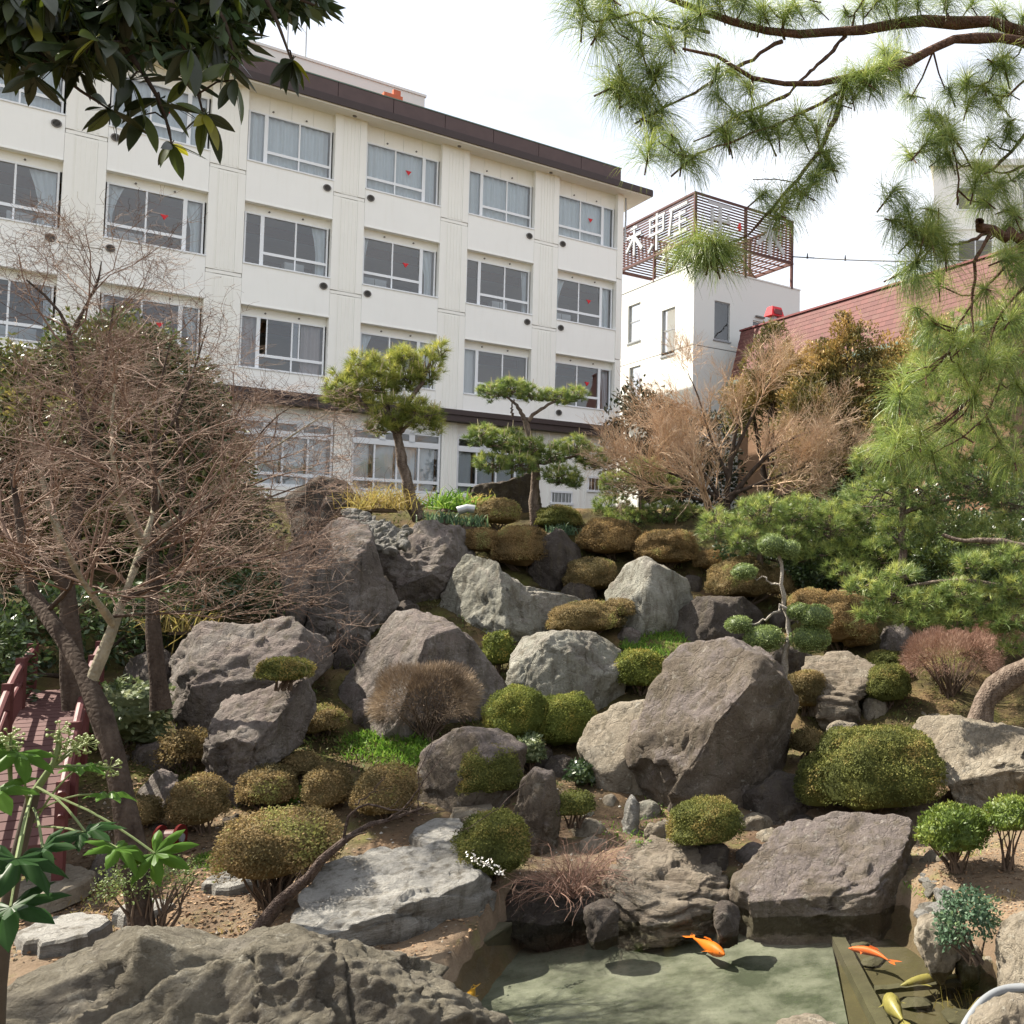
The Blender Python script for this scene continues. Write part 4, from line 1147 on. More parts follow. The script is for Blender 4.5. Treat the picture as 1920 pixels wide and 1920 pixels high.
# concrete edging under the left slab, submerged ledge in the pond
def beam(label, pa, pb, za, w, h, m, name, cat):
    a3 = np.array([*at_z(*pa, za), za]); b3 = np.array([*at_z(*pb, za), za])
    d = b3 - a3; ln = np.linalg.norm(d); s = np.array([-d[1], d[0], 0]) / ln * w / 2
    nseg = 14; V = []
    for j in range(nseg + 1):
        c = a3 + d * j / nseg; jj = .012 * np.sin(j * 2.1)
        for q in (c - s, c + s): V.append(q + np.array([0, 0, -h]))
        for q in (c + s, c - s): V.append(q + np.array([0, 0, jj * .4]) + s * jj * .5)
    Q = []
    for j in range(nseg):
        for k in range(4): Q.append((j * 4 + k, j * 4 + (k + 1) % 4, (j + 1) * 4 + (k + 1) % 4, (j + 1) * 4 + k))
    Q += [(0, 3, 2, 1), (nseg * 4, nseg * 4 + 1, nseg * 4 + 2, nseg * 4 + 3)]
    o = Acc().add(V, Q).build(name, m); tag(o, label, cat)
beam('mossy concrete edging beam along the left bank of the pond under the slab', (720, 1870), (945, 1728), .03, .22, .6, M['concrete'], 'pond_edging', 'edging')
beam('sunken ledge dividing the green pond floor from the brown bay', (1565, 1742), (1665, 1935), -.24, .16, .2, M['pondstone'], 'sunken_ledge', 'edging')
beam('sunken grey brown plank lying in the brown bay of the pond', (1640, 1852), (1800, 1838), -.2, .12, .05, M['pondstone'], 'sunken_plank', 'plank')
# smaller boulders that fill the gaps on the mound
_fill = [(652, 1245, 60, 60, 'rockdark'), (770, 1165, 50, 40, 'rock'), (545, 1215, 60, 40, 'rockdark'), (1055, 1205, 46, 36, 'rock'), (1010, 1420, 60, 46, 'rockdark'), (690, 1395, 60, 30, 'rockdark'),
         (1130, 1300, 44, 40, 'rock'), (1300, 1100, 50, 44, 'rockdark'), (1350, 1230, 70, 50, 'rock'), (1470, 1160, 60, 44, 'rockdark'), (1640, 1330, 60, 50, 'rocktan'), (1690, 1270, 50, 44, 'rockdark'), (1580, 1370, 70, 40, 'rocktan'),
         (860, 1540, 50, 36, 'rocktan'), (1100, 1555, 60, 40, 'rocktan'), (1230, 1560, 54, 36, 'rocktan'), (1440, 1570, 54, 34, 'rocktan'), (640, 1440, 40, 26, 'rock'), (440, 1540, 46, 30, 'rockdark'), (300, 1560, 50, 34, 'rockdark'),
         (880, 1330, 50, 40, 'rockdark'), (1180, 1195, 50, 36, 'rock'), (730, 1240, 30, 26, 'rockdark'), (1740, 1350, 60, 30, 'rocktan'), (220, 1430, 50, 40, 'rockdark'), (560, 1395, 60, 34, 'rockdark')]
_where = ['at the foot of the tall slab', 'above the peak of the peaked boulder', 'right of the squarish boulder', 'under the flat cushion', 'behind the olive green ball', 'above the bright moss',
          'beside the yellow green ball', 'between the bronze domes', 'above the huge crusted boulder', 'behind the cloud pruned tree', 'below the stacked olive pair', 'beside the stacked olive pair', 'above the large hedge',
          'beside the buff stepping stone', 'left of the tiny white stones', 'right of the white pointed stone', 'above the broad pond boulder', 'at the edge of the bright moss', 'between the first two balls', 'behind the red reel',
          'right of the bare grey brown dome', 'beside the streaked boulder', 'on the left flank of the peaked boulder', 'under the leaning pine trunk', 'below the squarish boulder at left', 'under the wedge boulder']
for s_, ((cx, cy, w, h, m_), wh) in enumerate(zip(_fill, _where)):
    r_ = np.random.RandomState(s_ + 500)
    a_ = np.sort(r_.uniform(0, 2 * math.pi, 9))
    poly = [(cx + w * .5 * math.cos(t) * r_.uniform(.8, 1.15), cy + h * .5 * math.sin(t) * r_.uniform(.8, 1.15)) for t in np.linspace(0, 2 * math.pi, 9, endpoint=False)]
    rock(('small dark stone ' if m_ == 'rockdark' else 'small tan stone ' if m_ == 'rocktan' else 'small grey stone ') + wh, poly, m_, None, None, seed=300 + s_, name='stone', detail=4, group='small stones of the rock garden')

for s_, (cx, cy, w, h, lb) in enumerate([(1768, 1772, 60, 40, 'brown bank stone just below the low mossy stone'), (1812, 1792, 56, 40, 'brown bank stone under the roots of the waterside plant'), (1852, 1812, 60, 44, 'brown bank stone left of the pale block at the pond edge'), (1905, 1856, 70, 50, 'brown bank stone below the pale block at the pond edge'),
        (1128, 1712, 70, 40, 'wet bank stone between the shaded stone and the ledge rock'), (1362, 1712, 50, 36, 'wet bank stone between the ledge rock and the broad pond boulder'), (760, 1838, 60, 40, 'wet stone at the left end of the mossy edging beam')]):
    poly = [(cx + w * .5 * math.cos(t), cy + h * .5 * math.sin(t)) for t in np.linspace(0, 2 * math.pi, 9, endpoint=False)]
    rock(lb, poly, 'rocktan' if s_ < 4 else 'rockdark', .28, None, seed=700 + s_, name='stone', detail=4, group='stones along the pond bank')
for s_, (cx, cy, w, h, m_, lb) in enumerate([(1110, 1590, 70, 44, 'rocktan', 'tan stone between the tangled twig shrub and the ledge rock'), (1215, 1520, 50, 36, 'rockpale', 'pale stone right of the white pointed stone'), (1415, 1545, 70, 40, 'rocktan', 'low tan stone right of the neat olive ball'),
        (1250, 1555, 60, 36, 'rocktan', 'low tan stone left of the neat olive ball'), (1500, 1545, 70, 30, 'rockdark', 'dark stone behind the broad pond boulder'), (1750, 1620, 60, 40, 'rocktan', 'tan stone left of the first juniper'), (1100, 1530, 40, 30, 'rockpale', 'pale stone beside the small olive bush'),
        (1050, 1440, 70, 50, 'rockdark', 'dark stone left of the low dark green shrub'), (1160, 1440, 60, 40, 'rockdark', 'dark stone tucked under the tan sloping lobe'), (520, 1560, 50, 34, 'rockdark', 'dark stone behind the fan shaped bush'),
        (690, 1340, 60, 60, 'rock', 'grey stone against the left foot of the peaked boulder'), (900, 1260, 60, 60, 'rock', 'grey stone below the small yellowish variegated bush'), (1130, 1230, 60, 50, 'rockpale', 'pale stone at the right shoulder of the streaked boulder'),
        (760, 1150, 60, 50, 'rockdark', 'dark stone in the cleft above the peaked boulder'), (655, 1215, 70, 70, 'rockdark', 'dark stone in the cleft right of the squarish boulder'), (1085, 1120, 70, 60, 'rockdark', 'dark stone under the low bronze dome')]):
    poly = [(cx + w * .5 * math.cos(t), cy + h * .5 * math.sin(t)) for t in np.linspace(0, 2 * math.pi, 9, endpoint=False)]
    rock(lb, poly, m_, None, None, seed=800 + s_, name='stone', detail=4, group='small stones of the rock garden')
# ------------------------------------------------------------------ foliage colours (per leaf)
M['lf_bronze'] = mat_leaf('bronze winter azalea leaves', [(0, (0.091, 0.067, 0.031)), (.35, (0.209, 0.142, 0.065)), (.7, (0.306, 0.208, 0.094)), (1, (0.257, 0.250, 0.099))], .30, .75, .12)
M['lf_brown'] = mat_leaf('olive brown azalea leaves', [(0, (0.094, 0.078, 0.036)), (.4, (0.195, 0.147, 0.070)), (.75, (0.285, 0.202, 0.099)), (1, (0.236, 0.240, 0.081))], .30, .75, .12)
M['lf_olive'] = mat_leaf('olive green clipped leaves', [(0, (0.051, 0.059, 0.019)), (.4, (0.109, 0.121, 0.034)), (.75, (0.162, 0.166, 0.047)), (1, (0.210, 0.166, 0.057))], .30, .75, .12)
M['lf_green'] = mat_leaf('yellow green clipped leaves', [(0, (0.057, 0.073, 0.018)), (.4, (0.135, 0.160, 0.036)), (.75, (0.209, 0.214, 0.051)), (1, (0.282, 0.224, 0.056))], .30, .75, .12)
M['lf_box'] = mat_leaf('pale green box leaves', [(0, (0.082, 0.116, 0.040)), (.5, (0.178, 0.238, 0.079)), (1, (0.272, 0.333, 0.122))], .28, .5)
M['lf_grey'] = mat_leaf('grey brown bare twiglets', [(0, (0.106, 0.077, 0.054)), (.5, (0.211, 0.157, 0.111)), (1, (0.326, 0.250, 0.173))], .1, .8)
M['lf_redtwig'] = mat_leaf('reddish bare twiglets', [(0, (0.126, 0.066, 0.045)), (.5, (0.253, 0.146, 0.108)), (1, (0.379, 0.263, 0.199))], .1, .8)
M['lf_conif'] = mat_leaf('bright green juniper sprays', [(0, (0.055, 0.091, 0.015)), (.5, (0.133, 0.184, 0.033)), (1, (0.235, 0.263, 0.055))], .25, .5)
M['lf_dark'] = mat_leaf('dark glossy evergreen leaves', [(0, (0.023, 0.044, 0.016)), (.6, (0.052, 0.086, 0.029)), (1, (0.098, 0.130, 0.046))], .2, .32, .5)
M['lf_camphor'] = mat_leaf('dark evergreen crown with yellowish tips', [(0, (0.033, 0.056, 0.020)), (.55, (0.087, 0.113, 0.033)), (.85, (0.183, 0.192, 0.050)), (1, (0.399, 0.333, 0.100))], .22, .4, .4)
M['lf_blue'] = mat_leaf('blue green leaves', [(0, (.04, .08, .045)), (.6, (.09, .15, .085)), (1, (.16, .22, .10))], .3, .5)
M['lf_pale'] = mat_leaf('pale variegated leaves', [(0, (.05, .075, .03)), (.5, (.16, .19, .09)), (1, (.36, .38, .22))], .3, .45)
M['lf_cyp'] = mat_leaf('brown tipped cypress sprays', [(0, (0.072, 0.074, 0.024)), (.4, (0.168, 0.144, 0.042)), (.75, (0.312, 0.210, 0.072)), (1, (0.456, 0.300, 0.108))], .2, .65)
M['lf_fir'] = mat_leaf('dark green conifer sprays', [(0, (.014, .022, .012)), (1, (.045, .055, .026))], .15, .6)
M['grass'] = mat_leaf('green grass blades', [(0, (0.065, 0.145, 0.021)), (.6, (0.146, 0.273, 0.039)), (1, (0.277, 0.375, 0.070))], .35, .6)
M['drygrass'] = mat_leaf('straw grass blades', [(0, (.16, .12, .04)), (.6, (.34, .26, .09)), (1, (.42, .38, .12))], .35, .7)
M['pine_near'] = mat_leaf('long pine needles', [(0, (0.063, 0.107, 0.029)), (.5, (0.159, 0.234, 0.060)), (.85, (0.303, 0.380, 0.094)), (1, (0.421, 0.456, 0.142))], .38, .4, .45)
M['pine_mid'] = mat_leaf('pine needles', [(0, (0.080, 0.130, 0.041)), (.5, (0.196, 0.268, 0.076)), (1, (0.427, 0.454, 0.131))], .3, .45, .4)
M['pine_yellow'] = mat_leaf('yellow green pine needles', [(0, (0.096, 0.130, 0.027)), (.5, (0.273, 0.315, 0.069)), (1, (0.573, 0.546, 0.151))], .32, .45, .4)
def mat_bark(name, a, b, sc=9, st=.6):
    m, n, out = new_mat(name)
    co = N(n, 'ShaderNodeTexCoord').outputs['Object']
    f = noise(n, co, sc, 8, .7, (1, 1, .35))
    r = ramp(n, [(.32, a), (.68, b)]); n.links.new(f, r.inputs[0])
    v = N(n, 'ShaderNodeTexVoronoi', feature='DISTANCE_TO_EDGE'); v.inputs['Scale'].default_value = sc * 1.6
    n.links.new(co, v.inputs['Vector'])
    h = math_(n, 'ADD', f, math_(n, 'MULTIPLY', v.outputs['Distance'], 1.2))
    principled(n, out, r.outputs[0], .95, bump(n, h, st, .03), 0, .1)
    return m
M['bark_maple'] = mat_bark('grey brown maple bark', (.028, .020, .016), (.082, .063, .050))
M['bark_pale'] = mat_bark('pale lichened maple limb', (.15, .135, .10), (.30, .27, .20))
M['bark_pine'] = mat_bark('flaky pine bark', (.05, .034, .026), (.20, .16, .13), 12, 1.0)
M['bark_near'] = mat_bark('reddish near pine bark', (.045, .026, .018), (.145, .085, .058), 22, .9)
M['bark_grey'] = mat_bark('pale grey knotty bark', (.17, .15, .125), (.36, .33, .29), 14, .8)
M['twig_maple'] = mat_leaf('fine purplish brown maple twigs', [(0, (.072, .042, .031)), (.5, (.18, .115, .083)), (1, (.36, .27, .20))], .0, .8)
M['twig_orange'] = mat_leaf('fine orange brown twigs', [(0, (0.257, 0.169, 0.111)), (.5, (0.476, 0.331, 0.216)), (1, (0.684, 0.537, 0.378))], .0, .8)
M['stem'] = mat_plain('brown shrub stems', (.085, .060, .042), .9, .3, 14)
M['stemdark'] = mat_plain('shrub inner twigs', (.050, .036, .022), .95, .3, 14)

def cards(P, U, Nn, Lg, Wd):
    """diamond leaves: base P, axis U, normal Nn"""
    S = nrm(np.cross(U, Nn))
    L_ = np.asarray(Lg)[:, None]; W_ = np.asarray(Wd)[:, None]
    V = np.stack([P, P + U * L_ * .5 + S * W_ * .5, P + U * L_, P + U * L_ * .5 - S * W_ * .5], 1).reshape(-1, 3)
    Q = np.arange(len(P) * 4).reshape(-1, 4)
    return V, Q

def rdir(rs, n): return nrm(rs.normal(size=(n, 3)))

def needles(rs, O, A, m, length, width, spread, droop=0.0):
    n = len(O)
    O = np.repeat(O, m, 0); A = np.repeat(A, m, 0)
    per = nrm(np.cross(A, rdir(rs, n * m)))
    sp = np.radians(rs.uniform(spread[0], spread[1], n * m))[:, None]
    D = A * np.cos(sp) + per * np.sin(sp)
    ln = (length * rs.uniform(.7, 1.1, n * m))[:, None]
    S = nrm(np.cross(D, rdir(rs, n * m))) * width / 2
    O = O + A * rs.uniform(-.25, .1, (n * m, 1)) * length
    tip = O + D * ln; tip[:, 2] -= droop * ln[:, 0]
    V = np.stack([O - S, O + S, tip], 1).reshape(-1, 3)
    return V, np.arange(n * m * 3).reshape(-1, 3)

# ------------------------------------------------------------------ clipped shrubs
def shrub(label, lobes, mat, R=None, seed=1, leaf=.030, dens=1.0, base=None, stems=10, group='clipped shrubs of the rock garden', name='clipped_shrub', cat='shrub', rough=.13, core=True, fuzz=.04, flat=.75, depth=.95, upright=.0, open_=0, tintbias=0, stemlen=None):
    """lobes: (cx, cy, w, h) in photo pixels, each an upright ellipsoid; base: pixel of the foot"""
    rs = np.random.RandomState(seed * 13 + 7)
    L0 = lobes[0]
    bx, by = base if base else (L0[0], L0[1] + L0[3] * .5 + 4)
    if R is None: R = hit1(bx, min(by, 1755))
    B = pt(bx, by, R)
    rt = root(name, B, label, cat, group)
    E = []
    for (cx, cy, w, h) in lobes:
        mx_, mz_ = mpp(cx, cy, R)
        c = pt(cx, cy, R)
        E.append((c, w / 2 * mx_, h / 2 * mz_))
    fx, fy, _ = ray(L0[0], L0[1]); fx, fy = float(fx), float(fy)
    right = np.array([fy, -fx, 0]); fwd = np.array([fx, fy, 0]); up = np.array([0, 0, 1.])
    acc = Acc(); inner = Acc()
    for li, (c, a_, b_) in enumerate(E):
        dp = a_ * depth if len(lobes) == 1 or li == 0 else min(a_, E[0][1]) * depth
        area = 4 * math.pi * ((a_ * dp + a_ * b_ + dp * b_) / 3)
        n = int(min(26000, area / (leaf * leaf * .42) * 1.7 * dens))
        d = rdir(rs, n)
        d[:, 2] = np.where(d[:, 2] < -.55, -d[:, 2] * .8, d[:, 2]); d = nrm(d)
        def surf(dd):
            z = dd[:, 2]; zz = np.where(z < 0, z * flat, z)
            # slightly boxy dome
            ex = np.where((z < 0) & (open_ == 0), 3.2, 2.25)
            m = (np.abs(dd[:, 0]) ** ex + np.abs(dd[:, 1]) ** ex + np.abs(z) ** ex) ** (-1 / ex)
            nz_ = 1 + rough * fbm(dd * 2.3 + seed * 3.1 + li * 5, 3, seed)
            p = np.stack([dd[:, 0] * a_, dd[:, 1] * dp, zz * b_], 1) * (m * nz_)[:, None]
            return c + p[:, :1] * right + p[:, 1:2] * fwd + p[:, 2:] * up
        P = surf(d)
        nn = nrm(d[:, :1] / a_ * right + d[:, 1:2] / dp * fwd + d[:, 2:] / b_ * up)
        shell = rs.uniform(-1, .55, n)[:, None] * fuzz
        P = P + nn * shell - nn * (rs.uniform(0, 1, (n, 1)) ** 2) * fuzz * 2 * open_
        keep = np.ones(n, bool)
        for lj, (c2, a2, b2) in enumerate(E):
            if lj == li: continue
            q = P - c2
            keep &= ((q @ right / a2) ** 2 + (q @ fwd / (a2 * depth)) ** 2 + (q[:, 2] / b2) ** 2) > .8
        P = P[keep]; nn = nn[keep]; n = len(P)
        ax_ = nrm(nn * .45 + rdir(rs, n) * .8 + up * upright)
        nor = nrm(nn * 1.1 + rdir(rs, n) * .7)
        lg = leaf * rs.uniform(.7, 1.3, n); wd = lg * rs.uniform(.42, .62, n) * (1 if not mat in ('lf_grey', 'lf_redtwig') else .28)
        if mat in ('lf_grey', 'lf_redtwig'): lg = lg * 2.2; ax_ = nrm(nn * 1.1 + rdir(rs, n) * .5 + up * .3)
        V, Q = cards(P, ax_, nor, lg, wd)
        patch = fbm((P - c) * 2.6 + seed, 3, seed + 3) * .45
        t = np.clip(.48 + patch * 1.25 + rs.normal(size=n) * .13 + tintbias + .0 * nn[:, 2], 0, 1)
        acc.add(V, Q, None, t)
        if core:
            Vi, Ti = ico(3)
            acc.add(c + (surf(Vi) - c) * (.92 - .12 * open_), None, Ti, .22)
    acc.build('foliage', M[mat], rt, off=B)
    # stems from the foot into the dome
    st = []
    for k in range(stems):
        c, a_, b_ = E[k % len(E)]
        u, v = rs.uniform(-.7, .7), rs.uniform(-.6, .4)
        tgt = c + right * u * a_ + fwd * v * a_ * .8 + up * b_ * rs.uniform(-.35, .2)
        s0 = B + right * rs.normal() * .06 + fwd * rs.normal() * .05 + up * (-.08)
        mid = s0 + (tgt - s0) * .5 + right * rs.normal() * .05 + up * .03
        st.append([s0, s0 * .6 + mid * .4 + up * .02, mid, tgt])
    if st:
        P = np.array(st); Rr = np.linspace(.018, .006, 4)[None] * rs.uniform(.7, 1.3, (len(st), 1)) * (1 + .4 * E[0][1])
        V, Q = tubes(P, Rr, 5); inner.add(V, Q, mi=1)
    if inner.V: inner.build('stems', [M['stemdark'], M['stem']], rt, off=B)
    return rt

S = shrub
S('broad bronze clipped dome at the top right of the mound, left of its twin', [(1145, 1012, 116, 74)], 'lf_bronze', seed=1, base=(1145, 1052))
S('bronze clipped dome right of its twin and left of the bare tree trunk', [(1251, 1031, 120, 72)], 'lf_bronze', seed=2, base=(1252, 1070))
S('low bronze dome hanging beneath the two twin domes, above the smooth grey boulder', [(1110, 1080, 96, 68)], 'lf_brown', seed=3, base=(1112, 1118))
S('long orange bronze bush trailing left over the dark rough boulder at the top', [(978, 1030, 120, 88), (905, 1018, 80, 50)], 'lf_bronze', seed=4, base=(985, 1080), tintbias=.1)
S('small bronze olive ball beside the foot of the second pine', [(933, 962, 82, 54)], 'lf_brown', seed=5, base=(935, 992), R=25.6, tintbias=.12)
S('dark olive dome right of the second pine trunk on the mound top', [(1047, 973, 82, 46)], 'lf_olive', seed=6, base=(1048, 998), R=26.2)
S('wide flat bronze green cushion slanting over the pale streaked boulder', [(1098, 1160, 136, 62), (1160, 1142, 62, 36)], 'lf_brown', seed=7, base=(1105, 1196))
S('small bronze dome behind the big bronze bush on the right', [(1335, 1052, 68, 40)], 'lf_bronze', seed=8, base=(1335, 1078))
S('dark bronze bush behind the cloud pruned tree, wider than high', [(1388, 1090, 116, 84), (1462, 1095, 62, 52)], 'lf_brown', seed=9, base=(1392, 1140), tintbias=-.1)
S('big bronze bush sloping down to the right under the pine boughs', [(1575, 1165, 130, 108), (1520, 1130, 80, 50), (1610, 1190, 70, 60)], 'lf_bronze', seed=10, base=(1575, 1225), tintbias=-.05)
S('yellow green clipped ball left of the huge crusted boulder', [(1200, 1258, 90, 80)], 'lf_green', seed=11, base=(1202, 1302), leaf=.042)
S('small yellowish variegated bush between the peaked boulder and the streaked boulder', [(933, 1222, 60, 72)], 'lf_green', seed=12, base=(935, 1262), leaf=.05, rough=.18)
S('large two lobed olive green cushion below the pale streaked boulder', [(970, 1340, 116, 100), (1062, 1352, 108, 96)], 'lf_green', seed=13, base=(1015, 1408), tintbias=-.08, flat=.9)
S('bare grey brown dome of fine twigs in front of the peaked boulder', [(800, 1312, 186, 128)], 'lf_grey', seed=14, base=(802, 1385), stems=40, flat=.9, fuzz=.10, leaf=.04, core=False, dens=2.0, open_=.6)
S('low flat olive cushion on top of the slanting wedge boulder', [(535, 1258, 106, 46)], 'lf_olive', seed=15, base=(536, 1284), tintbias=.1, R=17.9)
S('ragged brown olive bush at the left foot of the peaked boulder', [(600, 1352, 88, 54)], 'lf_brown', seed=16, base=(602, 1386), rough=.2)
S('loose olive brown bush on the flat grey stone at left', [(348, 1408, 102, 74)], 'lf_brown', seed=17, base=(352, 1456), rough=.2, open_=.5, core=False, dens=1.5, leaf=.04, fuzz=.1)
S('round brown olive ball in front of the wedge boulder, above the red reel', [(372, 1508, 112, 96)], 'lf_brown', seed=18, base=(374, 1570))
S('olive brown ball, second from the left in the row below the wedge boulder', [(503, 1478, 106, 80)], 'lf_brown', seed=19, base=(505, 1524))
S('narrow olive brown ball, third in the row, just right of bright grass', [(615, 1480, 88, 90)], 'lf_brown', seed=20, base=(616, 1534), tintbias=.05)
S('olive brown ball at the right end of the row, behind the bare plum branch', [(724, 1488, 114, 104)], 'lf_brown', seed=21, base=(726, 1546))
S('olive green ball beside the slender upright stone', [(918, 1452, 118, 98)], 'lf_olive', seed=22, base=(920, 1508), tintbias=.05)
S('faded brown bush behind the row of balls below the wedge boulder', [(565, 1436, 84, 44)], 'lf_brown', seed=23, base=(566, 1466), tintbias=.1)
S('large fan shaped brown bush on splayed bare stems in the lower left', [(520, 1588, 240, 140)], 'lf_brown', seed=24, base=(512, 1712), stems=60, flat=.95, rough=.1, tintbias=.05, open_=.9, fuzz=.07, dens=.9, leaf=.036)
S('olive green ball above the dark hollow at the left pond bank', [(923, 1588, 130, 132)], 'lf_olive', seed=25, base=(926, 1664), tintbias=.05)
S('small olive bush peeping over the tangled twig shrub', [(1076, 1510, 76, 48)], 'lf_olive', seed=26, base=(1078, 1542), R=15.6)
S('neat olive ball on a round stone above the pond ledge', [(1321, 1544, 132, 92)], 'lf_olive', seed=27, base=(1325, 1596), R=14.5, tintbias=.12, stems=14)
S('very large clipped olive hedge in two lobes at the right', [(1655, 1440, 220, 150), (1545, 1462, 104, 96), (1590, 1405, 110, 80)], 'lf_olive', seed=28, base=(1630, 1530), flat=.95, leaf=.038)
S('tiny bronze olive ball touching the left shoulder of the large hedge', [(1513, 1391, 58, 48)], 'lf_brown', seed=29, base=(1513, 1418), R=17.2)
S('shaded dark bronze bush just right of the huge crusted boulder', [(1512, 1296, 86, 78)], 'lf_brown', seed=30, base=(1514, 1340), tintbias=-.2)
S('olive ball on the right, lower one of a stacked pair', [(1665, 1286, 82, 80)], 'lf_olive', seed=31, base=(1667, 1330), tintbias=.12)
S('olive cushion on the right, upper one of a stacked pair', [(1656, 1240, 64, 38)], 'lf_olive', seed=32, base=(1658, 1264), tintbias=.05)
S('reddish twiggy dome on grey stems in front of the leaning pine trunk', [(1785, 1232, 172, 100)], 'lf_redtwig', seed=33, base=(1782, 1312), stems=44, flat=.9, fuzz=.12, leaf=.04, core=False, dens=2.0, open_=.7)
S('second reddish twiggy dome behind the leaning pine trunk at the right', [(1866, 1195, 110, 80)], 'lf_redtwig', seed=34, base=(1868, 1255), stems=24, flat=.9, fuzz=.12, leaf=.04, core=False, dens=2.0, open_=.7)
S('bright green feathery juniper in sun at the right', [(1786, 1562, 132, 98)], 'lf_conif', seed=35, base=(1790, 1622), stems=20, rough=.22, leaf=.05, upright=.5, open_=.5, R=13.5)
S('bright green feathery juniper on crooked stems at the right edge', [(1898, 1530, 108, 70)], 'lf_conif', seed=36, base=(1892, 1618), stems=9, rough=.25, leaf=.05, upright=.5, open_=.5, R=13.6)
S('brown olive ball hidden behind the front maple trunk', [(262, 1525, 84, 62)], 'lf_brown', seed=37, base=(264, 1566))
S('sparse twiggy azalea with pale leaf tips around the maple trunk', [(228, 1668, 96, 80), (300, 1660, 80, 84), (350, 1648, 60, 60)], 'lf_box', seed=38, base=(285, 1776), stems=26, core=False, dens=.28, leaf=.03, fuzz=.14, rough=.2, R=13.6)
S('pale variegated shrub beside the slender upright stone and two lobed cushion', [(990, 1408, 62, 56)], 'lf_pale', seed=39, base=(992, 1446), rough=.25, leaf=.06)
S('dark glossy camellia bush behind the cloud pruned tree', [(1522, 1075, 112, 86)], 'lf_dark', seed=40, base=(1524, 1122), leaf=.08, rough=.2)
S('loose green broadleaf bush under the maples on the left', [(235, 1335, 150, 104), (270, 1372, 80, 50)], 'lf_pale', seed=41, base=(240, 1400), leaf=.085, rough=.3, tintbias=-.2, dens=.8)
S('blue green leafy plant hanging over the right bank of the pond', [(1818, 1726, 104, 92), (1790, 1752, 60, 60)], 'lf_blue', seed=42, base=(1828, 1790), leaf=.055, rough=.28, R=11.1, core=False, dens=1.3, fuzz=.12, stems=14)
S('low dark green shrub in the shadows below the huge crusted boulder', [(1100, 1450, 70, 50)], 'lf_dark', seed=43, base=(1102, 1480), leaf=.06, rough=.3)
S('ivy patch on the bank left of the row of balls', [(470, 1395, 60, 30)], 'lf_dark', seed=44, base=(470, 1412), leaf=.06, rough=.3) if False else None

# ------------------------------------------------------------------ branching helper
def polyline(pts, k):
    pts = np.asarray(pts, float)
    d = np.r_[0, np.cumsum(np.linalg.norm(np.diff(pts, axis=0), axis=1))]
    t = np.linspace(0, d[-1], k)
    # smooth (Catmull-like) resample
    out = np.stack([np.interp(t, d, pts[:, i]) for i in range(3)], 1)
    for _ in range(2):
        o = out.copy(); o[1:-1] = (out[:-2] + 2 * out[1:-1] + out[2:]) / 4; out = o
    return out

def grow(rs, P, Rr, n, ln, ang, ratio, seg=4, up=.1, wob=.2, tmin=.2, flat=0., rmin=.0015, bias=None):
    Np, K, _ = P.shape
    idx = np.repeat(np.arange(Np), n)
    t = rs.uniform(tmin, 1, len(idx)) * (K - 1.001)
    i0 = t.astype(int); f = (t - i0)[:, None]
    p = P[idx, i0] * (1 - f) + P[idx, i0 + 1] * f
    T = nrm(P[idx, i0 + 1] - P[idx, i0])
    r = (Rr[idx, i0] * (1 - f[:, 0]) + Rr[idx, i0 + 1] * f[:, 0]) * ratio
    r = np.maximum(r, rmin)
    per = nrm(np.cross(T, rdir(rs, len(idx))))
    a = np.radians(rs.uniform(ang[0], ang[1], len(idx)))[:, None]
    D = T * np.cos(a) + per * np.sin(a)
    D[:, 2] = D[:, 2] * (1 - flat) + up
    if bias is not None: D = D + np.array(bias)
    D = nrm(D)
    L_ = rs.uniform(ln[0], ln[1], len(idx)) * (1.15 - .5 * t / (K - 1))
    pts = [p]
    for s in range(seg):
        D = nrm(D + rs.normal(size=D.shape) * wob * np.array([1, 1, 1 - flat * .6]) + np.array([0, 0, up * .25]))
        p = p + D * (L_ / seg)[:, None]
        pts.append(p)
    P2 = np.stack(pts, 1)
    R2 = r[:, None] * np.linspace(1, .4, seg + 1)[None]
    R2 = np.maximum(R2, rmin * .6)
    return P2, R2

def limbs_from_px(limbs, k=10):
    Ps, Rs = [], []
    for pts, r0, r1 in limbs:
        w = np.array([pt(a, b, R) for a, b, R in pts])
        Ps.append(polyline(w, k)); Rs.append(np.linspace(r0, r1, k))
    return np.array(Ps), np.array(Rs)

def bare_tree(label, limbs, levels, twigmat, barkmat, seed, cat='tree', name='bare_tree', group=None, pale=None):
    rs = np.random.RandomState(seed)
    P0, R0 = limbs_from_px(limbs)
    B = P0[0, 0]
    rt = root(name, B, label, cat, group)
    for i in range(len(P0)):
        V, Q = tubes(P0[i:i + 1], R0[i:i + 1] * (1 + .10 * np.random.RandomState(seed + i).normal(size=(1, P0.shape[1]))), 9 if R0[i, 0] > .03 else 6)
        Acc().add(V, Q).build('trunk' if i == 0 else 'limb', M[barkmat if not (pale and i in pale) else 'bark_pale'], rt, True, off=B)
    P, R = P0, R0
    br = Acc(); tw = Acc()
    srcP, srcR = P, R
    for li, kw in enumerate(levels):
        if kw.pop('skip_trunk', False): srcP, srcR = srcP[1:], srcR[1:]
        P2, R2 = grow(rs, srcP, srcR, **kw)
        V, Q = tubes(P2, R2, 5 if li == 0 else 3)
        per = len(Q) // len(P2)
        if li == 0: br.add(V, Q, None, .4)
        else: tw.add(V, Q, None, np.repeat(np.clip(rs.normal(.5, .25, len(P2)), 0, 1), per))
        srcP, srcR = P2, R2
    br.build('branch', M[twigmat], rt, True, off=B)['kind'] = 'stuff'
    o = tw.build('twigs', M[twigmat], rt, False, off=B); o['kind'] = 'stuff'
    return rt

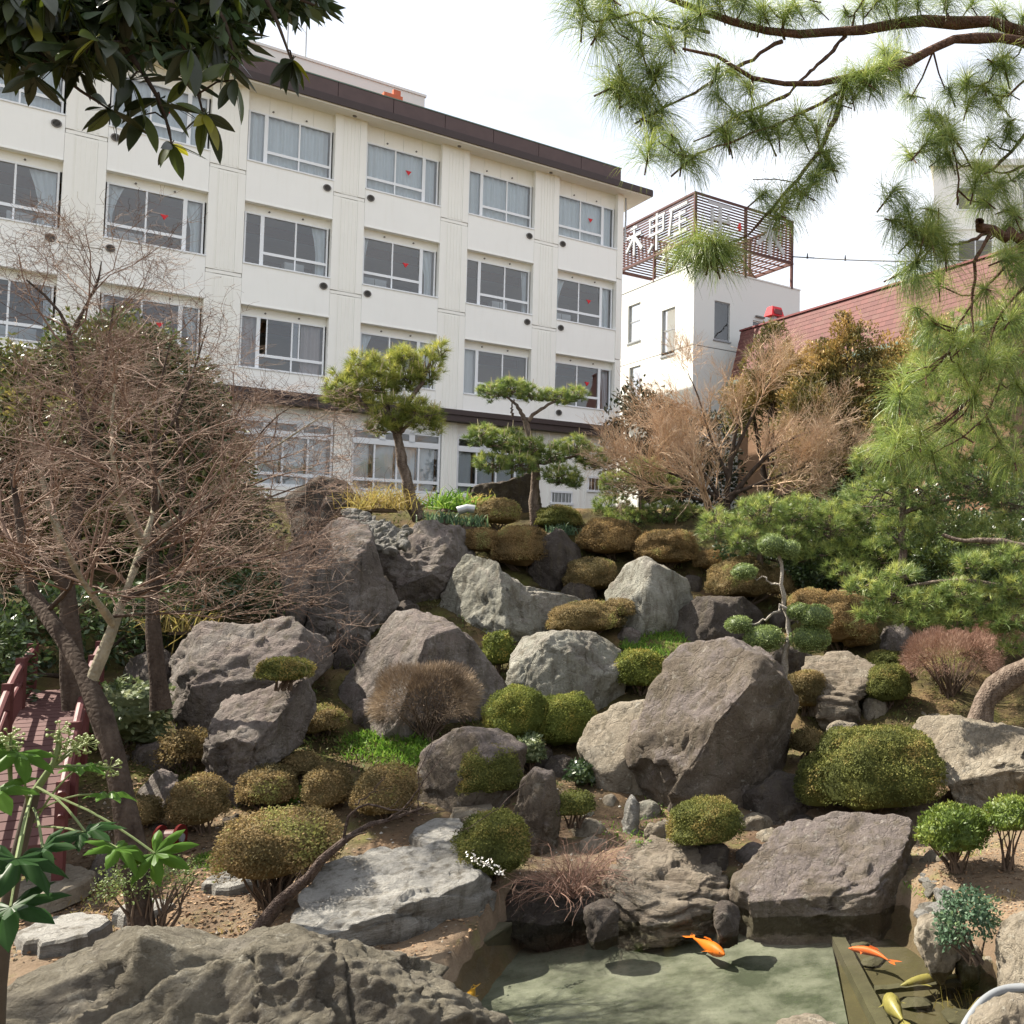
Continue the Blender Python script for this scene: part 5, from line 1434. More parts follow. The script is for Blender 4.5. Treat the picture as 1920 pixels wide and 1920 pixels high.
# front maple (its trunk crosses the lower left), then two more behind it
bare_tree('front bare maple whose dark leaning trunk forks low at the left', [
    ([(272, 1790, 13.6), (258, 1670, 13.7), (243, 1570, 13.8), (228, 1450, 14.0), (200, 1355, 14.2), (168, 1270, 14.5), (128, 1205, 14.8), (85, 1150, 15.2), (40, 1085, 15.6)], .122, .068),
    ([(172, 1275, 14.5), (205, 1200, 14.4), (228, 1130, 14.5), (250, 1070, 14.7), (282, 990, 15.0), (300, 900, 15.3)], .06, .018),
    ([(232, 1125, 14.5), (300, 1090, 14.3), (400, 1065, 14.2), (500, 1045, 14.2), (585, 1020, 14.3)], .035, .008),
    ([(212, 1170, 14.4), (170, 1110, 14.1), (145, 1080, 13.9), (120, 1020, 13.7), (90, 960, 13.5)], .04, .012),
    ([(255, 1060, 14.7), (330, 990, 14.6), (420, 930, 14.5), (520, 890, 14.5)], .035, .008),
    ([(290, 960, 15.1), (292, 860, 15.0), (290, 760, 15.0), (320, 640, 15.0)], .03, .006),
    ([(215, 1155, 14.4), (300, 1150, 14.0), (420, 1140, 13.8), (520, 1130, 13.8)], .022, .006),
    ([(85, 1150, 15.2), (150, 1085, 14.8), (110, 1060, 14.5), (20, 1080, 14.3)], .03, .01),
    ([(60, 1110, 15.4), (40, 1000, 15.6), (20, 880, 15.8)], .06, .015),
    ([(268, 1020, 14.8), (225, 930, 14.4), (205, 840, 14.2), (215, 720, 14.2)], .035, .008),
], [dict(n=9, ln=(.8, 1.7), ang=(25, 70), ratio=.5, seg=5, up=.12, wob=.22, flat=.55, skip_trunk=True),
    dict(n=9, ln=(.35, .8), ang=(20, 65), ratio=.55, seg=5, up=.06, wob=.32, flat=.5, rmin=.0028),
    dict(n=6, ln=(.18, .45), ang=(25, 75), ratio=.6, seg=3, up=.05, wob=.38, flat=.4, rmin=.0022)], 'twig_maple', 'bark_maple', 5, group='bare maples on the left', pale=(1, 3, 9))
bare_tree('tall bare maple behind, its fork silhouetted against the cream building at upper left', [
    ([(140, 1330, 18.0), (132, 1200, 18.0), (128, 1110, 18.1), (118, 1030, 18.2), (150, 960, 18.3), (160, 840, 18.4), (165, 830, 18.4)], .14, .06),
    ([(163, 835, 18.4), (158, 750, 18.5), (130, 690, 18.6), (138, 615, 18.7), (100, 560, 18.8), (50, 525, 18.9)], .055, .012),
    ([(140, 615, 18.7), (160, 575, 18.7), (185, 530, 18.7), (190, 490, 18.7)], .03, .006),
    ([(163, 835, 18.4), (180, 740, 18.3), (200, 670, 18.2), (215, 560, 18.2)], .045, .008),
    ([(118, 1030, 18.2), (90, 930, 18.3), (60, 840, 18.4), (55, 780, 18.4)], .06, .012),
    ([(160, 840, 18.4), (220, 780, 18.3), (235, 700, 18.2), (265, 720, 18.2)], .03, .006),
    ([(128, 1110, 18.1), (60, 1010, 18.0), (0, 960, 18.0), (-60, 900, 18.0)], .07, .02),
    ([(150, 960, 18.3), (240, 900, 18.0), (330, 800, 17.9), (390, 610, 17.9)], .035, .006),
], [dict(n=8, ln=(.9, 1.9), ang=(25, 65), ratio=.5, seg=5, up=.15, wob=.2, flat=.3, skip_trunk=True),
    dict(n=9, ln=(.4, .9), ang=(20, 60), ratio=.55, seg=5, up=.08, wob=.32, flat=.3, rmin=.0028),
    dict(n=6, ln=(.25, .5), ang=(25, 75), ratio=.6, seg=3, up=.05, wob=.38, flat=.2, rmin=.0028)], 'twig_maple', 'bark_maple', 6, group='bare maples on the left', pale=(4,))
bare_tree('third bare maple with a straight slim trunk, reaching right toward the mound', [
    ([(302, 1330, 18.8), (292, 1230, 18.8), (282, 1140, 18.9), (288, 1040, 19.0), (292, 900, 19.1)], .12, .04),
    ([(285, 1120, 18.9), (340, 1000, 18.9), (345, 900, 19.0), (325, 730, 19.1)], .055, .01),
    ([(290, 1000, 19.0), (380, 940, 18.9), (480, 860, 18.9), (620, 770, 19.0)], .04, .007),
    ([(285, 1080, 18.9), (400, 1000, 18.7), (500, 930, 18.7), (585, 905, 18.8)], .04, .007),
    ([(340, 980, 18.9), (430, 890, 18.9), (520, 770, 19.0), (590, 740, 19.0)], .03, .006),
    ([(288, 1060, 18.9), (420, 1060, 18.6), (520, 1010, 18.6), (580, 990, 18.6)], .03, .006),
    ([(292, 920, 19.1), (240, 820, 19.2), (230, 720, 19.2)], .035, .007),
    ([(345, 900, 19.0), (420, 820, 19.0), (470, 730, 19.1)], .03, .006),
], [dict(n=8, ln=(.8, 1.6), ang=(25, 65), ratio=.5, seg=5, up=.12, wob=.2, flat=.45, skip_trunk=True),
    dict(n=9, ln=(.4, .85), ang=(20, 60), ratio=.55, seg=5, up=.06, wob=.32, flat=.4, rmin=.0028),
    dict(n=6, ln=(.22, .5), ang=(25, 75), ratio=.6, seg=3, up=.05, wob=.38, flat=.3, rmin=.0028)], 'twig_maple', 'bark_maple', 7, group='bare maples on the left', pale=(2,))
bare_tree('bare orange brown twigged tree on the right, behind the bronze domes', [
    ([(1366, 1032, 26.5), (1366, 970, 26.5), (1362, 920, 26.6), (1370, 860, 26.7), (1385, 780, 26.8)], .12, .03),
    ([(1364, 960, 26.5), (1330, 900, 26.5), (1280, 840, 26.5), (1225, 790, 26.5)], .075, .012),
    ([(1366, 940, 26.5), (1420, 870, 26.6), (1480, 820, 26.6), (1550, 800, 26.7)], .08, .012),
    ([(1368, 900, 26.6), (1330, 820, 26.6), (1310, 740, 26.6), (1290, 700, 26.6)], .06, .01),
    ([(1372, 860, 26.7), (1410, 780, 26.8), (1440, 720, 26.8), (1460, 680, 26.8)], .06, .01),
    ([(1366, 950, 26.5), (1300, 900, 26.3), (1230, 880, 26.2), (1180, 850, 26.2)], .06, .01),
    ([(1366, 930, 26.5), (1440, 900, 26.3), (1520, 870, 26.3), (1580, 860, 26.3)], .06, .01),
    ([(1366, 960, 26.5), (1450, 935, 26.3), (1530, 905, 26.2), (1600, 850, 26.2)], .06, .01),
    ([(1366, 955, 26.5), (1290, 930, 26.3), (1210, 905, 26.2), (1150, 870, 26.2)], .055, .01),
    ([(1350, 1035, 26.4), (1340, 970, 26.4), (1300, 880, 26.4), (1250, 830, 26.4)], .09, .012),
], [dict(n=12, ln=(.9, 1.9), ang=(20, 60), ratio=.5, seg=5, up=.22, wob=.18, flat=.0, skip_trunk=True),
    dict(n=14, ln=(.5, 1.1), ang=(20, 55), ratio=.55, seg=4, up=.15, wob=.18, rmin=.0045),
    dict(n=8, ln=(.25, .55), ang=(15, 50), ratio=.6, seg=2, up=.12, wob=.18, rmin=.0032)], 'twig_orange', 'bark_maple', 8)

# dead tangled shrub at the water, bare plum branch reaching right from the fan bush
def twig_shrub(label, base, R, n, spread, ln, mat, seed, droop=.5, name='twig_shrub', rr=.008, up0=.9):
    rs = np.random.RandomState(seed)
    B = pt(*base, R)
    rt = root(name, B, label, 'shrub')
    P = []; Rr = []
    for i in range(n):
        a = rs.uniform(0, 2 * math.pi); d = np.array([math.cos(a) * spread, math.sin(a) * spread, up0 * rs.uniform(.4, 1.1)]); d /= np.linalg.norm(d)
        p = B + np.array([rs.normal() * .07, rs.normal() * .07, -.05]); pts = [p]
        L_ = rs.uniform(*ln)
        for s in range(9):
            d = nrm(d + rs.normal(size=3) * .14 + np.array([0, 0, -droop * .28 * (s / 4)]))
            p = p + d * L_ / 9; pts.append(p)
        P.append(pts); Rr.append(np.linspace(rr, rr * .35, 10) * rs.uniform(.6, 1.2))
    P = np.array(P); Rr = np.array(Rr)
    V, Q = tubes(P, Rr, 4); a_ = Acc(); a_.add(V, Q, None, np.repeat(np.clip(rs.normal(.5, .3, n), 0, 1), len(Q) // n))
    a_.build('stems', M[mat], rt, off=B)
    P2, R2 = grow(rs, P, Rr, 7, (.15, .5), (25, 70), .6, seg=4, up=-.05, wob=.25, rmin=.0028)
    V, Q = tubes(P2, R2, 3); a_ = Acc(); a_.add(V, Q, None, np.repeat(np.clip(rs.normal(.5, .3, len(P2)), 0, 1), len(Q) // len(P2)))
    o = a_.build('twigs', M[mat], rt, off=B); o['kind'] = 'stuff'
    return rt
twig_shrub('tangled leafless reddish shrub arching over the water', (1075, 1672), 14.0, 70, .9, (.55, 1.05), 'lf_redtwig', 3, .42, up0=1.25)
def branch_thing(label, limbs, mat, seed, name, cat, kids=5, ln=(.2, .6), rmin=.003):
    rs = np.random.RandomState(seed)
    P0, R0 = limbs_from_px(limbs, 12)
    P0 = P0 + rs.normal(size=P0.shape) * .012
    rt = root(name, P0[0, 0], label, cat)
    B = P0[0, 0]
    for i in range(len(P0)):
        V, Q = tubes(P0[i:i + 1], R0[i:i + 1], 7); Acc().add(V, Q).build('trunk' if i == 0 else 'branch', M[mat], rt, True, off=B)
    P2, R2 = grow(rs, P0, R0, kids, ln, (25, 60), .45, seg=4, up=.15, wob=.2, tmin=.45, rmin=rmin)
    V, Q = tubes(P2, R2, 4); Acc().add(V, Q).build('twigs', M[mat], rt, True, off=B)['kind'] = 'stuff'
    return rt
M['bark_plum'] = mat_bark('dark knotty plum bark', (.035, .024, .020), (.13, .10, .085), 20, 1.0)
branch_thing('gnarled bare plum with one long branch reaching right from the fan shaped bush', [
    ([(478, 1748, 13.4), (492, 1712, 13.4), (530, 1692, 13.3), (575, 1650, 13.2), (620, 1592, 13.1), (650, 1560, 13.1), (705, 1545, 13.1), (745, 1530, 13.1), (800, 1515, 13.1)], .085, .012),
    ([(640, 1570, 13.1), (655, 1522, 13.1), (672, 1506, 13.1), (710, 1508, 13.1), (780, 1530, 13.1), (840, 1520, 13.1)], .018, .005),
    ([(725, 1538, 13.1), (775, 1500, 13.1), (800, 1455, 13.1), (830, 1420, 13.1)], .012, .004),
    ([(665, 1512, 13.1), (700, 1485, 13.1), (725, 1455, 13.1)], .010, .003),
    ([(782, 1524, 13.1), (785, 1450, 13.1), (810, 1390, 13.1)], .008, .003)], 'bark_plum', 4, 'plum_tree', 'tree', 4, (.12, .4))
o_ = branch_thing('thin white blossomed twig hanging in front of the olive ball on the pond bank', [([(985, 1465, 14.4), (950, 1505, 14.2), (900, 1540, 14.0), (850, 1560, 13.9)], .008, .003)], 'bark_plum', 9, 'plum_twig', 'twig', 3, (.1, .25))
M['blossom'] = mat_plain('white blossom', (.75, .72, .66), .8, .05, 9)
rs = np.random.RandomState(8)
P_ = np.array([pt(910 + rs.normal() * 4 + t * 35, 1618 + t * 18 + rs.normal() * 4, 13.2) for t in rs.uniform(-.9, 1, 60)])
V, Q = cards(P_, rdir(rs, 60), rdir(rs, 60), np.full(60, .035), np.full(60, .03)); b_ = Acc().add(V, Q).build('blossom_spray', M['blossom']); tag(b_, 'little spray of white blossom on the front of the olive ball', 'blossom')

# ------------------------------------------------------------------ leafy masses: evergreen crown behind the maples, cypresses
def leafy_tree(label, pads, mat, R, seed, leaf, dens, base, name, trunk_r=.15, group=None, depth=.8, upw=.0, cat='tree', bark='bark_maple', aspect=.45, fuzz=.35, holes=.0):
    rs = np.random.RandomState(seed)
    B = pt(*base, R)
    rt = root(name, B, label, cat, group)
    acc = Acc(); inner = Acc(); tr = Acc()
    for (cx, cy, w, h, dR) in pads:
        c = pt(cx, cy, R + dR); mx_, mz_ = mpp(cx, cy, R + dR)
        a_, b_ = w / 2 * mx_, h / 2 * mz_
        n = int((a_ + b_) ** 2 * 3.0 / (leaf * leaf * aspect) * dens * 3.6)
        d = rdir(rs, n)
        k = 1 + .32 * fbm(d * 2.2 + seed + cx * .01, 3, seed) 
        rr = (k * (1 - fuzz * rs.uniform(0, 1, n) ** 1.5))[:, None]
        P = c + d * np.array([a_, a_ * depth, b_]) * rr
        if holes:
            f = fbm(P * 1.7 + seed, 3, seed + 2); m = f > (-.35 + holes); P = P[m]; d = d[m]; n = len(P)
        ax_ = nrm(d * .6 + rdir(rs, n) * .7 + np.array([0, 0, upw]))
        V, Q = cards(P, ax_, nrm(d * .5 + rdir(rs, n)), leaf * rs.uniform(.7, 1.3, n), leaf * aspect * rs.uniform(.8, 1.2, n))
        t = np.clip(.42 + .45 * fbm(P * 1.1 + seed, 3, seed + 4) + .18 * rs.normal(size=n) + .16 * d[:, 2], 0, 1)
        acc.add(V, Q, None, t)
        tr.tube(polyline([B + np.array([0, 0, -.2]), (B + c) / 2 + np.array([rs.normal() * .1, rs.normal() * .1, 0]), c], 6), np.linspace(trunk_r, trunk_r * .35, 6), 6)
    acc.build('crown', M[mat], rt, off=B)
    tr.build('trunk', M[bark], rt, True, off=B)
    return rt
leafy_tree('big dark evergreen with yellowish top behind the bare maples', [(215, 800, 330, 380, 0), (90, 860, 260, 330, .3), (350, 830, 200, 250, .2), (240, 690, 180, 170, 0), (410, 880, 110, 170, .5), (120, 700, 130, 130, .3), (20, 790, 160, 260, .6), (300, 960, 420, 260, .5), (80, 1020, 330, 260, .5)], 'lf_camphor', 24.5, 3, .12, 1.0, (220, 1010), 'evergreen_tree', .22, cat='tree', fuzz=.4)
leafy_tree('brown tipped cypress left of the red roof gable', [(1440, 700, 90, 150, 0), (1450, 640, 50, 80, 0), (1410, 760, 110, 120, 0)], 'lf_cyp', 32, 11, .11, 1.0, (1445, 950), 'cypress_tree', .12, 'brown tipped cypresses before the red roof', upw=.5, fuzz=.6, holes=.1)
leafy_tree('tallest brown tipped cypress in front of the middle of the red roof', [(1595, 660, 90, 150, 0), (1570, 740, 150, 170, 0), (1620, 800, 150, 170, 0), (1590, 590, 46, 60, 0), (1680, 700, 120, 140, .4), (1740, 660, 100, 140, .5), (1540, 690, 80, 100, .2), (1490, 720, 90, 130, .3), (1640, 760, 120, 120, .2), (1560, 840, 140, 120, .2)], 'lf_cyp', 31, 12, .11, 1.0, (1590, 960), 'cypress_tree', .14, 'brown tipped cypresses before the red roof', upw=.5, fuzz=.6, holes=.1)
leafy_tree('brown tipped cypress thicket between the bare orange tree and the pine', [(1510, 780, 110, 150, 0), (1520, 860, 150, 130, 0), (1690, 720, 120, 150, .5), (1660, 850, 140, 140, .3)], 'lf_cyp', 30, 13, .11, 1.0, (1530, 960), 'cypress_tree', .12, 'brown tipped cypresses before the red roof', upw=.4, fuzz=.6, holes=.1)
leafy_tree('dark conifer in the corner where the two white buildings meet', [(1215, 765, 110, 90, 0), (1170, 800, 80, 90, -.4), (1255, 790, 90, 100, 0), (1180, 860, 100, 120, 0), (1245, 880, 130, 120, 0), (1320, 900, 150, 120, 0), (1330, 820, 110, 110, .3)], 'lf_fir', 33, 14, .17, .6, (1215, 930), 'dark_conifer', .12, upw=.2, fuzz=.6, holes=.1)
leafy_tree('dark hedge of broadleaf shrubs behind the right hand pines', [(1480, 1000, 200, 130, 0), (1650, 980, 260, 170, 0), (1830, 960, 260, 220, 0), (1560, 1060, 260, 90, -.5), (1780, 1080, 300, 110, -.5)], 'lf_dark', 28, 15, .15, .42, (1620, 1110), 'evergreen_hedge', .1, cat='hedge')
leafy_tree('dark evergreen thicket at the far left edge behind the bridge', [(-140, 930, 260, 320, 0), (-330, 960, 300, 340, .5), (-230, 1090, 400, 200, -1), (-420, 1080, 300, 260, -1), (-120, 1160, 200, 120, -2)], 'lf_camphor', 24, 29, .13, .8, (-160, 1180), 'evergreen_thicket', .18, cat='tree')
leafy_tree('low dark broadleaf shrubs on the slope under the right hand pines', [(1560, 1062, 150, 80, .6), (1670, 1065, 170, 90, .8), (1790, 1060, 170, 90, 0), (1890, 1075, 150, 100, 0), (1720, 1020, 240, 80, 1.0), (1860, 1010, 200, 90, 1.0), (1500, 1020, 150, 70, 1.0), (1400, 1040, 100, 50, 1.2)], 'lf_dark', 22.5, 19, .10, .5, (1680, 1100), 'low_shrub', .05, cat='shrub')
leafy_tree('dark undergrowth in shade behind the maples and bridge at left', [(120, 1180, 330, 170, 0), (330, 1130, 200, 120, 0), (-20, 1270, 160, 220, -2), (480, 1110, 150, 90, .5)], 'lf_dark', 22, 16, .12, .55, (150, 1250), 'undergrowth_shrub', .05, cat='shrub')

# ------------------------------------------------------------------ pines with clipped needle pads
def pad_pine(label, trunk, limbs, pads, mat, seed, R, nlen=.13, per=24, tufts=1.0, name='pine_tree', group=None, bark='bark_pine', width=.010, up=.8, candles=0):
    rs = np.random.RandomState(seed)
    P0, R0 = limbs_from_px([trunk] + limbs, 12)
    B = P0[0, 0]
    rt = root(name, B, label, 'tree', group)
    for i in range(len(P0)):
        rad = R0[i:i + 1] * (1 + .08 * rs.normal(size=(1, 12)))
        V, Q = tubes(P0[i:i + 1] + rs.normal(size=(1, 12, 3)) * .012, rad, 9); Acc().add(V, Q).build('trunk' if i == 0 else 'limb', M[bark], rt, True, off=B)
    tw = Acc()
    for (cx, cy, w, h, dR) in pads:
        c = pt(cx, cy, R + dR); mx_, mz_ = mpp(cx, cy, R + dR)
        a_, b_ = w / 2 * mx_, h / 2 * mz_
        n = int(max(8, (a_ * a_ * 1.2 + a_ * b_ * 2) * 300 * tufts * (.13 / nlen) ** 1.2))
        d = rdir(rs, n); rr = rs.uniform(.35, 1, n)[:, None] ** .5
        O = c + d * rr * np.array([a_, a_ * .8, b_]) * (1 + .25 * fbm(d * 2 + seed + cx, 2, seed))[:, None]
        A = nrm(d * np.array([.8, .8, .5]) + np.array([0, 0, up]) + rdir(rs, n) * .3)
        V, T_ = needles(rs, O, A, per, nlen, width, (15, 75), .04)
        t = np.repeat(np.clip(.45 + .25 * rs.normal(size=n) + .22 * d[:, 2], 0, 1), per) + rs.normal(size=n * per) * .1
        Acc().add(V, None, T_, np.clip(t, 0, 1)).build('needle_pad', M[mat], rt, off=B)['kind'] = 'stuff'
        # twigs carrying the tufts
        k = max(4, n // 6); sel = rs.choice(n, k)
        s0 = c + rs.normal(size=(k, 3)) * np.array([a_, a_, b_]) * .22 - np.array([0, 0, b_ * .35])
        Pt = np.stack([s0, (s0 + O[sel]) / 2 - np.array([0, 0, .02]), O[sel]], 1)
        V, Q = tubes(Pt, np.tile(np.array([.014, .010, .005]), (k, 1)), 4); tw.add(V, Q)
        if candles:
            kk = int(n * candles); sel = rs.choice(n, kk)
            Pt = np.stack([O[sel], O[sel] + A[sel] * .10 + np.array([0, 0, .12])], 1)
            V, Q = tubes(Pt, np.tile(np.array([.012, .006]), (kk, 1)), 4); tw.add(V, Q, mi=1)
    o_ = tw.build('twigs', [M[bark], M['lf_pale_plain']], rt, off=B); o_['kind'] = 'stuff'
    return rt
M['lf_pale_plain'] = mat_plain('pale pine candles', (.50, .42, .28), .8, .1, 9)
pad_pine('sunlit leaning pine with a yellow green crown at the top left of the mound',
    ([(786, 975, 25.6), (770, 930, 25.6), (757, 880, 25.6), (748, 830, 25.6), (745, 812, 25.6)], .155, .085),
    [([(746, 815, 25.6), (720, 790, 25.6), (690, 770, 25.5), (668, 740, 25.4)], .075, .03), ([(746, 812, 25.6), (752, 760, 25.5), (780, 740, 25.5), (800, 700, 25.6), (812, 660, 25.6)], .08, .02), ([(748, 815, 25.6), (770, 790, 25.3), (800, 780, 25.2)], .05, .02), ([(735, 800, 25.6), (720, 740, 25.6), (715, 700, 25.6)], .05, .015)],
    [(655, 728, 90, 74, -.1), (700, 715, 110, 80, 0), (755, 700, 90, 80, .1), (800, 690, 66, 80, .1), (825, 660, 30, 50, .1), (735, 770, 90, 70, -.2), (790, 775, 86, 66, -.3), (750, 665, 50, 36, .1), (680, 680, 70, 44, 0), (630, 745, 50, 40, 0), (715, 800, 60, 36, -.2), (820, 795, 30, 40, -.2)],
    'pine_yellow', 21, 25.6, .20, 26, 1.2, group='pines on the mound', candles=.12)
pad_pine('second mound pine with separate flat clipped tiers and a straight pale trunk',
    ([(1003, 1000, 26.2), (1001, 950, 26.2), (1002, 910, 26.2), (1004, 875, 26.2), (1000, 840, 26.2), (990, 800, 26.2), (985, 785, 26.2)], .135, .065),
    [([(987, 795, 26.2), (975, 768, 26.2), (962, 752, 26.2), (950, 745, 26.2)], .06, .025), ([(988, 790, 26.2), (1010, 768, 26.2), (1035, 755, 26.1), (1070, 745, 26.1)], .05, .018), ([(1003, 860, 26.2), (960, 850, 26.0), (920, 835, 25.9)], .06, .02), ([(1004, 870, 26.2), (1050, 862, 26.1), (1100, 850, 26.0)], .06, .02), ([(962, 780, 26.2), (958, 765, 26.2), (965, 748, 26.2)], .03, .014)],
    [(925, 735, 60, 34, 0), (962, 728, 70, 40, 0), (995, 738, 50, 36, 0), (1045, 744, 70, 30, 0), (1080, 738, 50, 30, 0), (905, 815, 70, 46, -.1), (945, 825, 80, 48, -.2), (985, 838, 80, 44, -.2), (925, 868, 70, 40, -.4), (975, 870, 80, 40, -.5), (1040, 850, 70, 44, -.1), (1080, 838, 70, 46, 0), (1110, 862, 60, 46, 0), (1050, 892, 80, 40, -.3), (1080, 905, 40, 24, -.3)],
    'pine_mid', 22, 26.2, .14, 26, 1.1, group='pines on the mound', candles=.05)
pad_pine('small blue green pine between the second pine and the bare orange tree',
    ([(1204, 985, 27), (1203, 950, 27), (1198, 910, 27), (1195, 880, 27)], .09, .04),
    [([(1200, 930, 27), (1165, 915, 27), (1140, 900, 27)], .03, .012), ([(1200, 920, 27), (1240, 905, 27), (1265, 895, 27)], .03, .012)],
    [(1160, 905, 80, 50, 0), (1210, 880, 80, 44, 0), (1245, 910, 66, 50, 0), (1150, 950, 80, 50, 0), (1250, 960, 90, 60, -.2), (1180, 975, 90, 46, -.3), (1300, 975, 90, 56, 0)],
    'pine_mid', 23, 27, .14, 26, 1.0, group='pines behind the right side')
pad_pine('broad soft pine spreading behind the cloud pruned tree',
    ([(1420, 1100, 23), (1425, 1040, 23), (1440, 980, 23), (1450, 940, 23)], .11, .04),
    [([(1430, 1010, 23), (1480, 980, 23), (1540, 960, 23)], .04, .015), ([(1430, 1000, 23), (1390, 980, 23), (1360, 970, 23)], .04, .015)],
    [(1430, 965, 110, 70, 0), (1400, 1010, 90, 60, -.2), (1500, 960, 120, 70, 0), (1560, 985, 130, 80, 0), (1470, 1015, 110, 60, -.3), (1625, 960, 120, 80, .3), (1600, 1030, 120, 60, 0), (1540, 1040, 110, 50, -.2), (1660, 1035, 130, 70, -.3), (1730, 1050, 130, 70, -.3), (1800, 1045, 130, 70, -.3), (1880, 1060, 130, 80, -.3), (1590, 1070, 110, 50, -.6), (1350, 985, 90, 60, .3), (1690, 990, 130, 70, 0)],
    'pine_mid', 24, 23, .20, 24, .8, group='pines behind the right side')
pad_pine('pine with drooping boughs filling the right edge behind the leaning trunk',
    ([(1690, 1085, 21.5), (1695, 1010, 21.5), (1690, 950, 21.5), (1700, 880, 21.5), (1705, 820, 21.5)], .10, .05),
    [([(1695, 960, 21.5), (1760, 940, 21.5), (1830, 930, 21.4)], .05, .018), ([(1695, 930, 21.5), (1640, 920, 21.5), (1590, 915, 21.5)], .04, .015)],
    [(1650, 930, 130, 90, 0), (1740, 920, 140, 100, 0), (1830, 900, 150, 110, 0), (1900, 930, 130, 120, 0), (1700, 860, 130, 80, 0), (1790, 840, 140, 90, 0), (1880, 830, 120, 110, 0), (1690, 1000, 110, 60, 0), (1860, 1010, 140, 80, 0), (1780, 985, 120, 60, 0), (1850, 760, 140, 90, .2), (1760, 770, 110, 80, .2), (1900, 700, 110, 100, .2), (1820, 690, 90, 70, .2), (1720, 690, 70, 60, .3), (1840, 620, 140, 90, .2), (1760, 640, 100, 80, .3), (1900, 590, 110, 90, .2), (1700, 760, 90, 70, .2), (1680, 810, 90, 70, 0), (1640, 865, 100, 70, 0), (1900, 640, 90, 80, 0), (1800, 720, 110, 70, .1)],
    'pine_mid', 25, 21.5, .22, 24, .6, group='pines behind the right side')
pad_pine('leaning pine with a thick curved trunk at the right edge, its boughs reaching back left',
    ([(1836, 1352, 17.6), (1840, 1318, 17.6), (1856, 1288, 17.6), (1890, 1268, 17.6), (1935, 1255, 17.5), (1990, 1215, 17.4), (2020, 1130, 17.3), (2010, 1040, 17.3)], .24, .14),
    [([(2012, 1060, 17.3), (1940, 1030, 17.0), (1860, 1012, 16.9), (1840, 1006, 16.9), (1800, 1024, 16.9), (1780, 1012, 16.9), (1768, 1004, 16.9)], .09, .03), ([(2015, 1100, 17.3), (1920, 1110, 17.0), (1830, 1090, 16.9), (1770, 1080, 16.9), (1740, 1098, 16.9), (1690, 1100, 16.9)], .07, .02), ([(1990, 1215, 17.4), (1900, 1170, 17), (1800, 1150, 16.9)], .05, .018)],
    [(1620, 1095, 70, 40, 0), (1670, 1120, 100, 54, 0), (1740, 1130, 110, 54, 0), (1800, 1110, 100, 54, 0), (1860, 1130, 110, 60, 0), (1910, 1100, 90, 60, 0), (1640, 1150, 80, 36, -.1), (1720, 1160, 110, 36, -.1), (1810, 1160, 110, 40, -.1), (1890, 1165, 100, 50, -.1), (1830, 1055, 90, 40, 0), (1900, 1045, 80, 50, 0), (1690, 1075, 70, 36, 0), (1900, 1210, 60, 40, 0)],
    'pine_mid', 26, 16.9, .19, 26, .9, group='pines behind the right side')

# cloud pruned little tree: bare knotty stem, balls of pale green
cl = [([(1462, 1300, 18.6), (1470, 1255, 18.6), (1478, 1225, 18.6), (1476, 1195, 18.6), (1470, 1180, 18.6), (1486, 1165, 18.6), (1476, 1130, 18.6), (1462, 1095, 18.6), (1470, 1060, 18.6), (1462, 1035, 18.6)], .07, .03)]
cl += [([(1476, 1140, 18.6), (1455, 1145, 18.5), (1430, 1165, 18.5), (1395, 1172, 18.5)], .035, .012), ([(1478, 1200, 18.6), (1455, 1200, 18.5), (1435, 1195, 18.5)], .03, .012), ([(1478, 1200, 18.6), (1500, 1195, 18.5), (1518, 1195, 18.5)], .03, .012), ([(1486, 1165, 18.6), (1505, 1158, 18.6), (1522, 1158, 18.6)], .025, .012), ([(1462, 1095, 18.6), (1440, 1090, 18.6), (1400, 1078, 18.6)], .02, .01)]
rs = np.random.RandomState(77)
P0, R0 = limbs_from_px(cl, 14)
B = P0[0, 0]
ct = root('cloud_pruned_tree', B, 'small cloud pruned tree with a bare pale twisting stem and round green balls', 'tree')
for i in range(len(P0)):
    V, Q = tubes(P0[i:i + 1] + rs.normal(size=(1, 14, 3)) * .03, R0[i:i + 1] * (1 + .15 * rs.normal(size=(1, 14))), 8)
    Acc().add(V, Q).build('trunk' if i == 0 else 'limb', M['bark_grey'], ct, True, off=B)
for (cx, cy, w, h) in [(1433, 1198, 76, 50), (1520, 1198, 76, 52), (1385, 1171, 50, 32), (1530, 1157, 64, 46), (1497, 1146, 44, 30), (1396, 1072, 48, 30), (1448, 1022, 54, 40), (1480, 1030, 40, 34)]:
    c = pt(cx, cy, 18.5); mx_, mz_ = mpp(cx, cy, 18.5); a_, b_ = w / 2 * mx_, h / 2 * mz_
    n = int((a_ + b_) ** 2 * 3.2 / (.03 ** 2 * .42) * .9); d = rdir(rs, n)
    P = c + d * np.array([a_, a_ * .9, b_]) * (1 + .08 * fbm(d * 3 + cx, 2, 3) - .12 * rs.uniform(0, 1, n) ** 2)[:, None]
    V, Q = cards(P, nrm(d * .7 + rdir(rs, n) * .7), nrm(d + rdir(rs, n) * .8), .034 * rs.uniform(.7, 1.3, n), np.full(n, .018))
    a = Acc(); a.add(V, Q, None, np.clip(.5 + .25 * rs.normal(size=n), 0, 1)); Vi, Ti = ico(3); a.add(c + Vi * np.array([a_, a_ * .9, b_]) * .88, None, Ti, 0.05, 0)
    a.build('leaf_ball', M['lf_box'], ct, off=B)

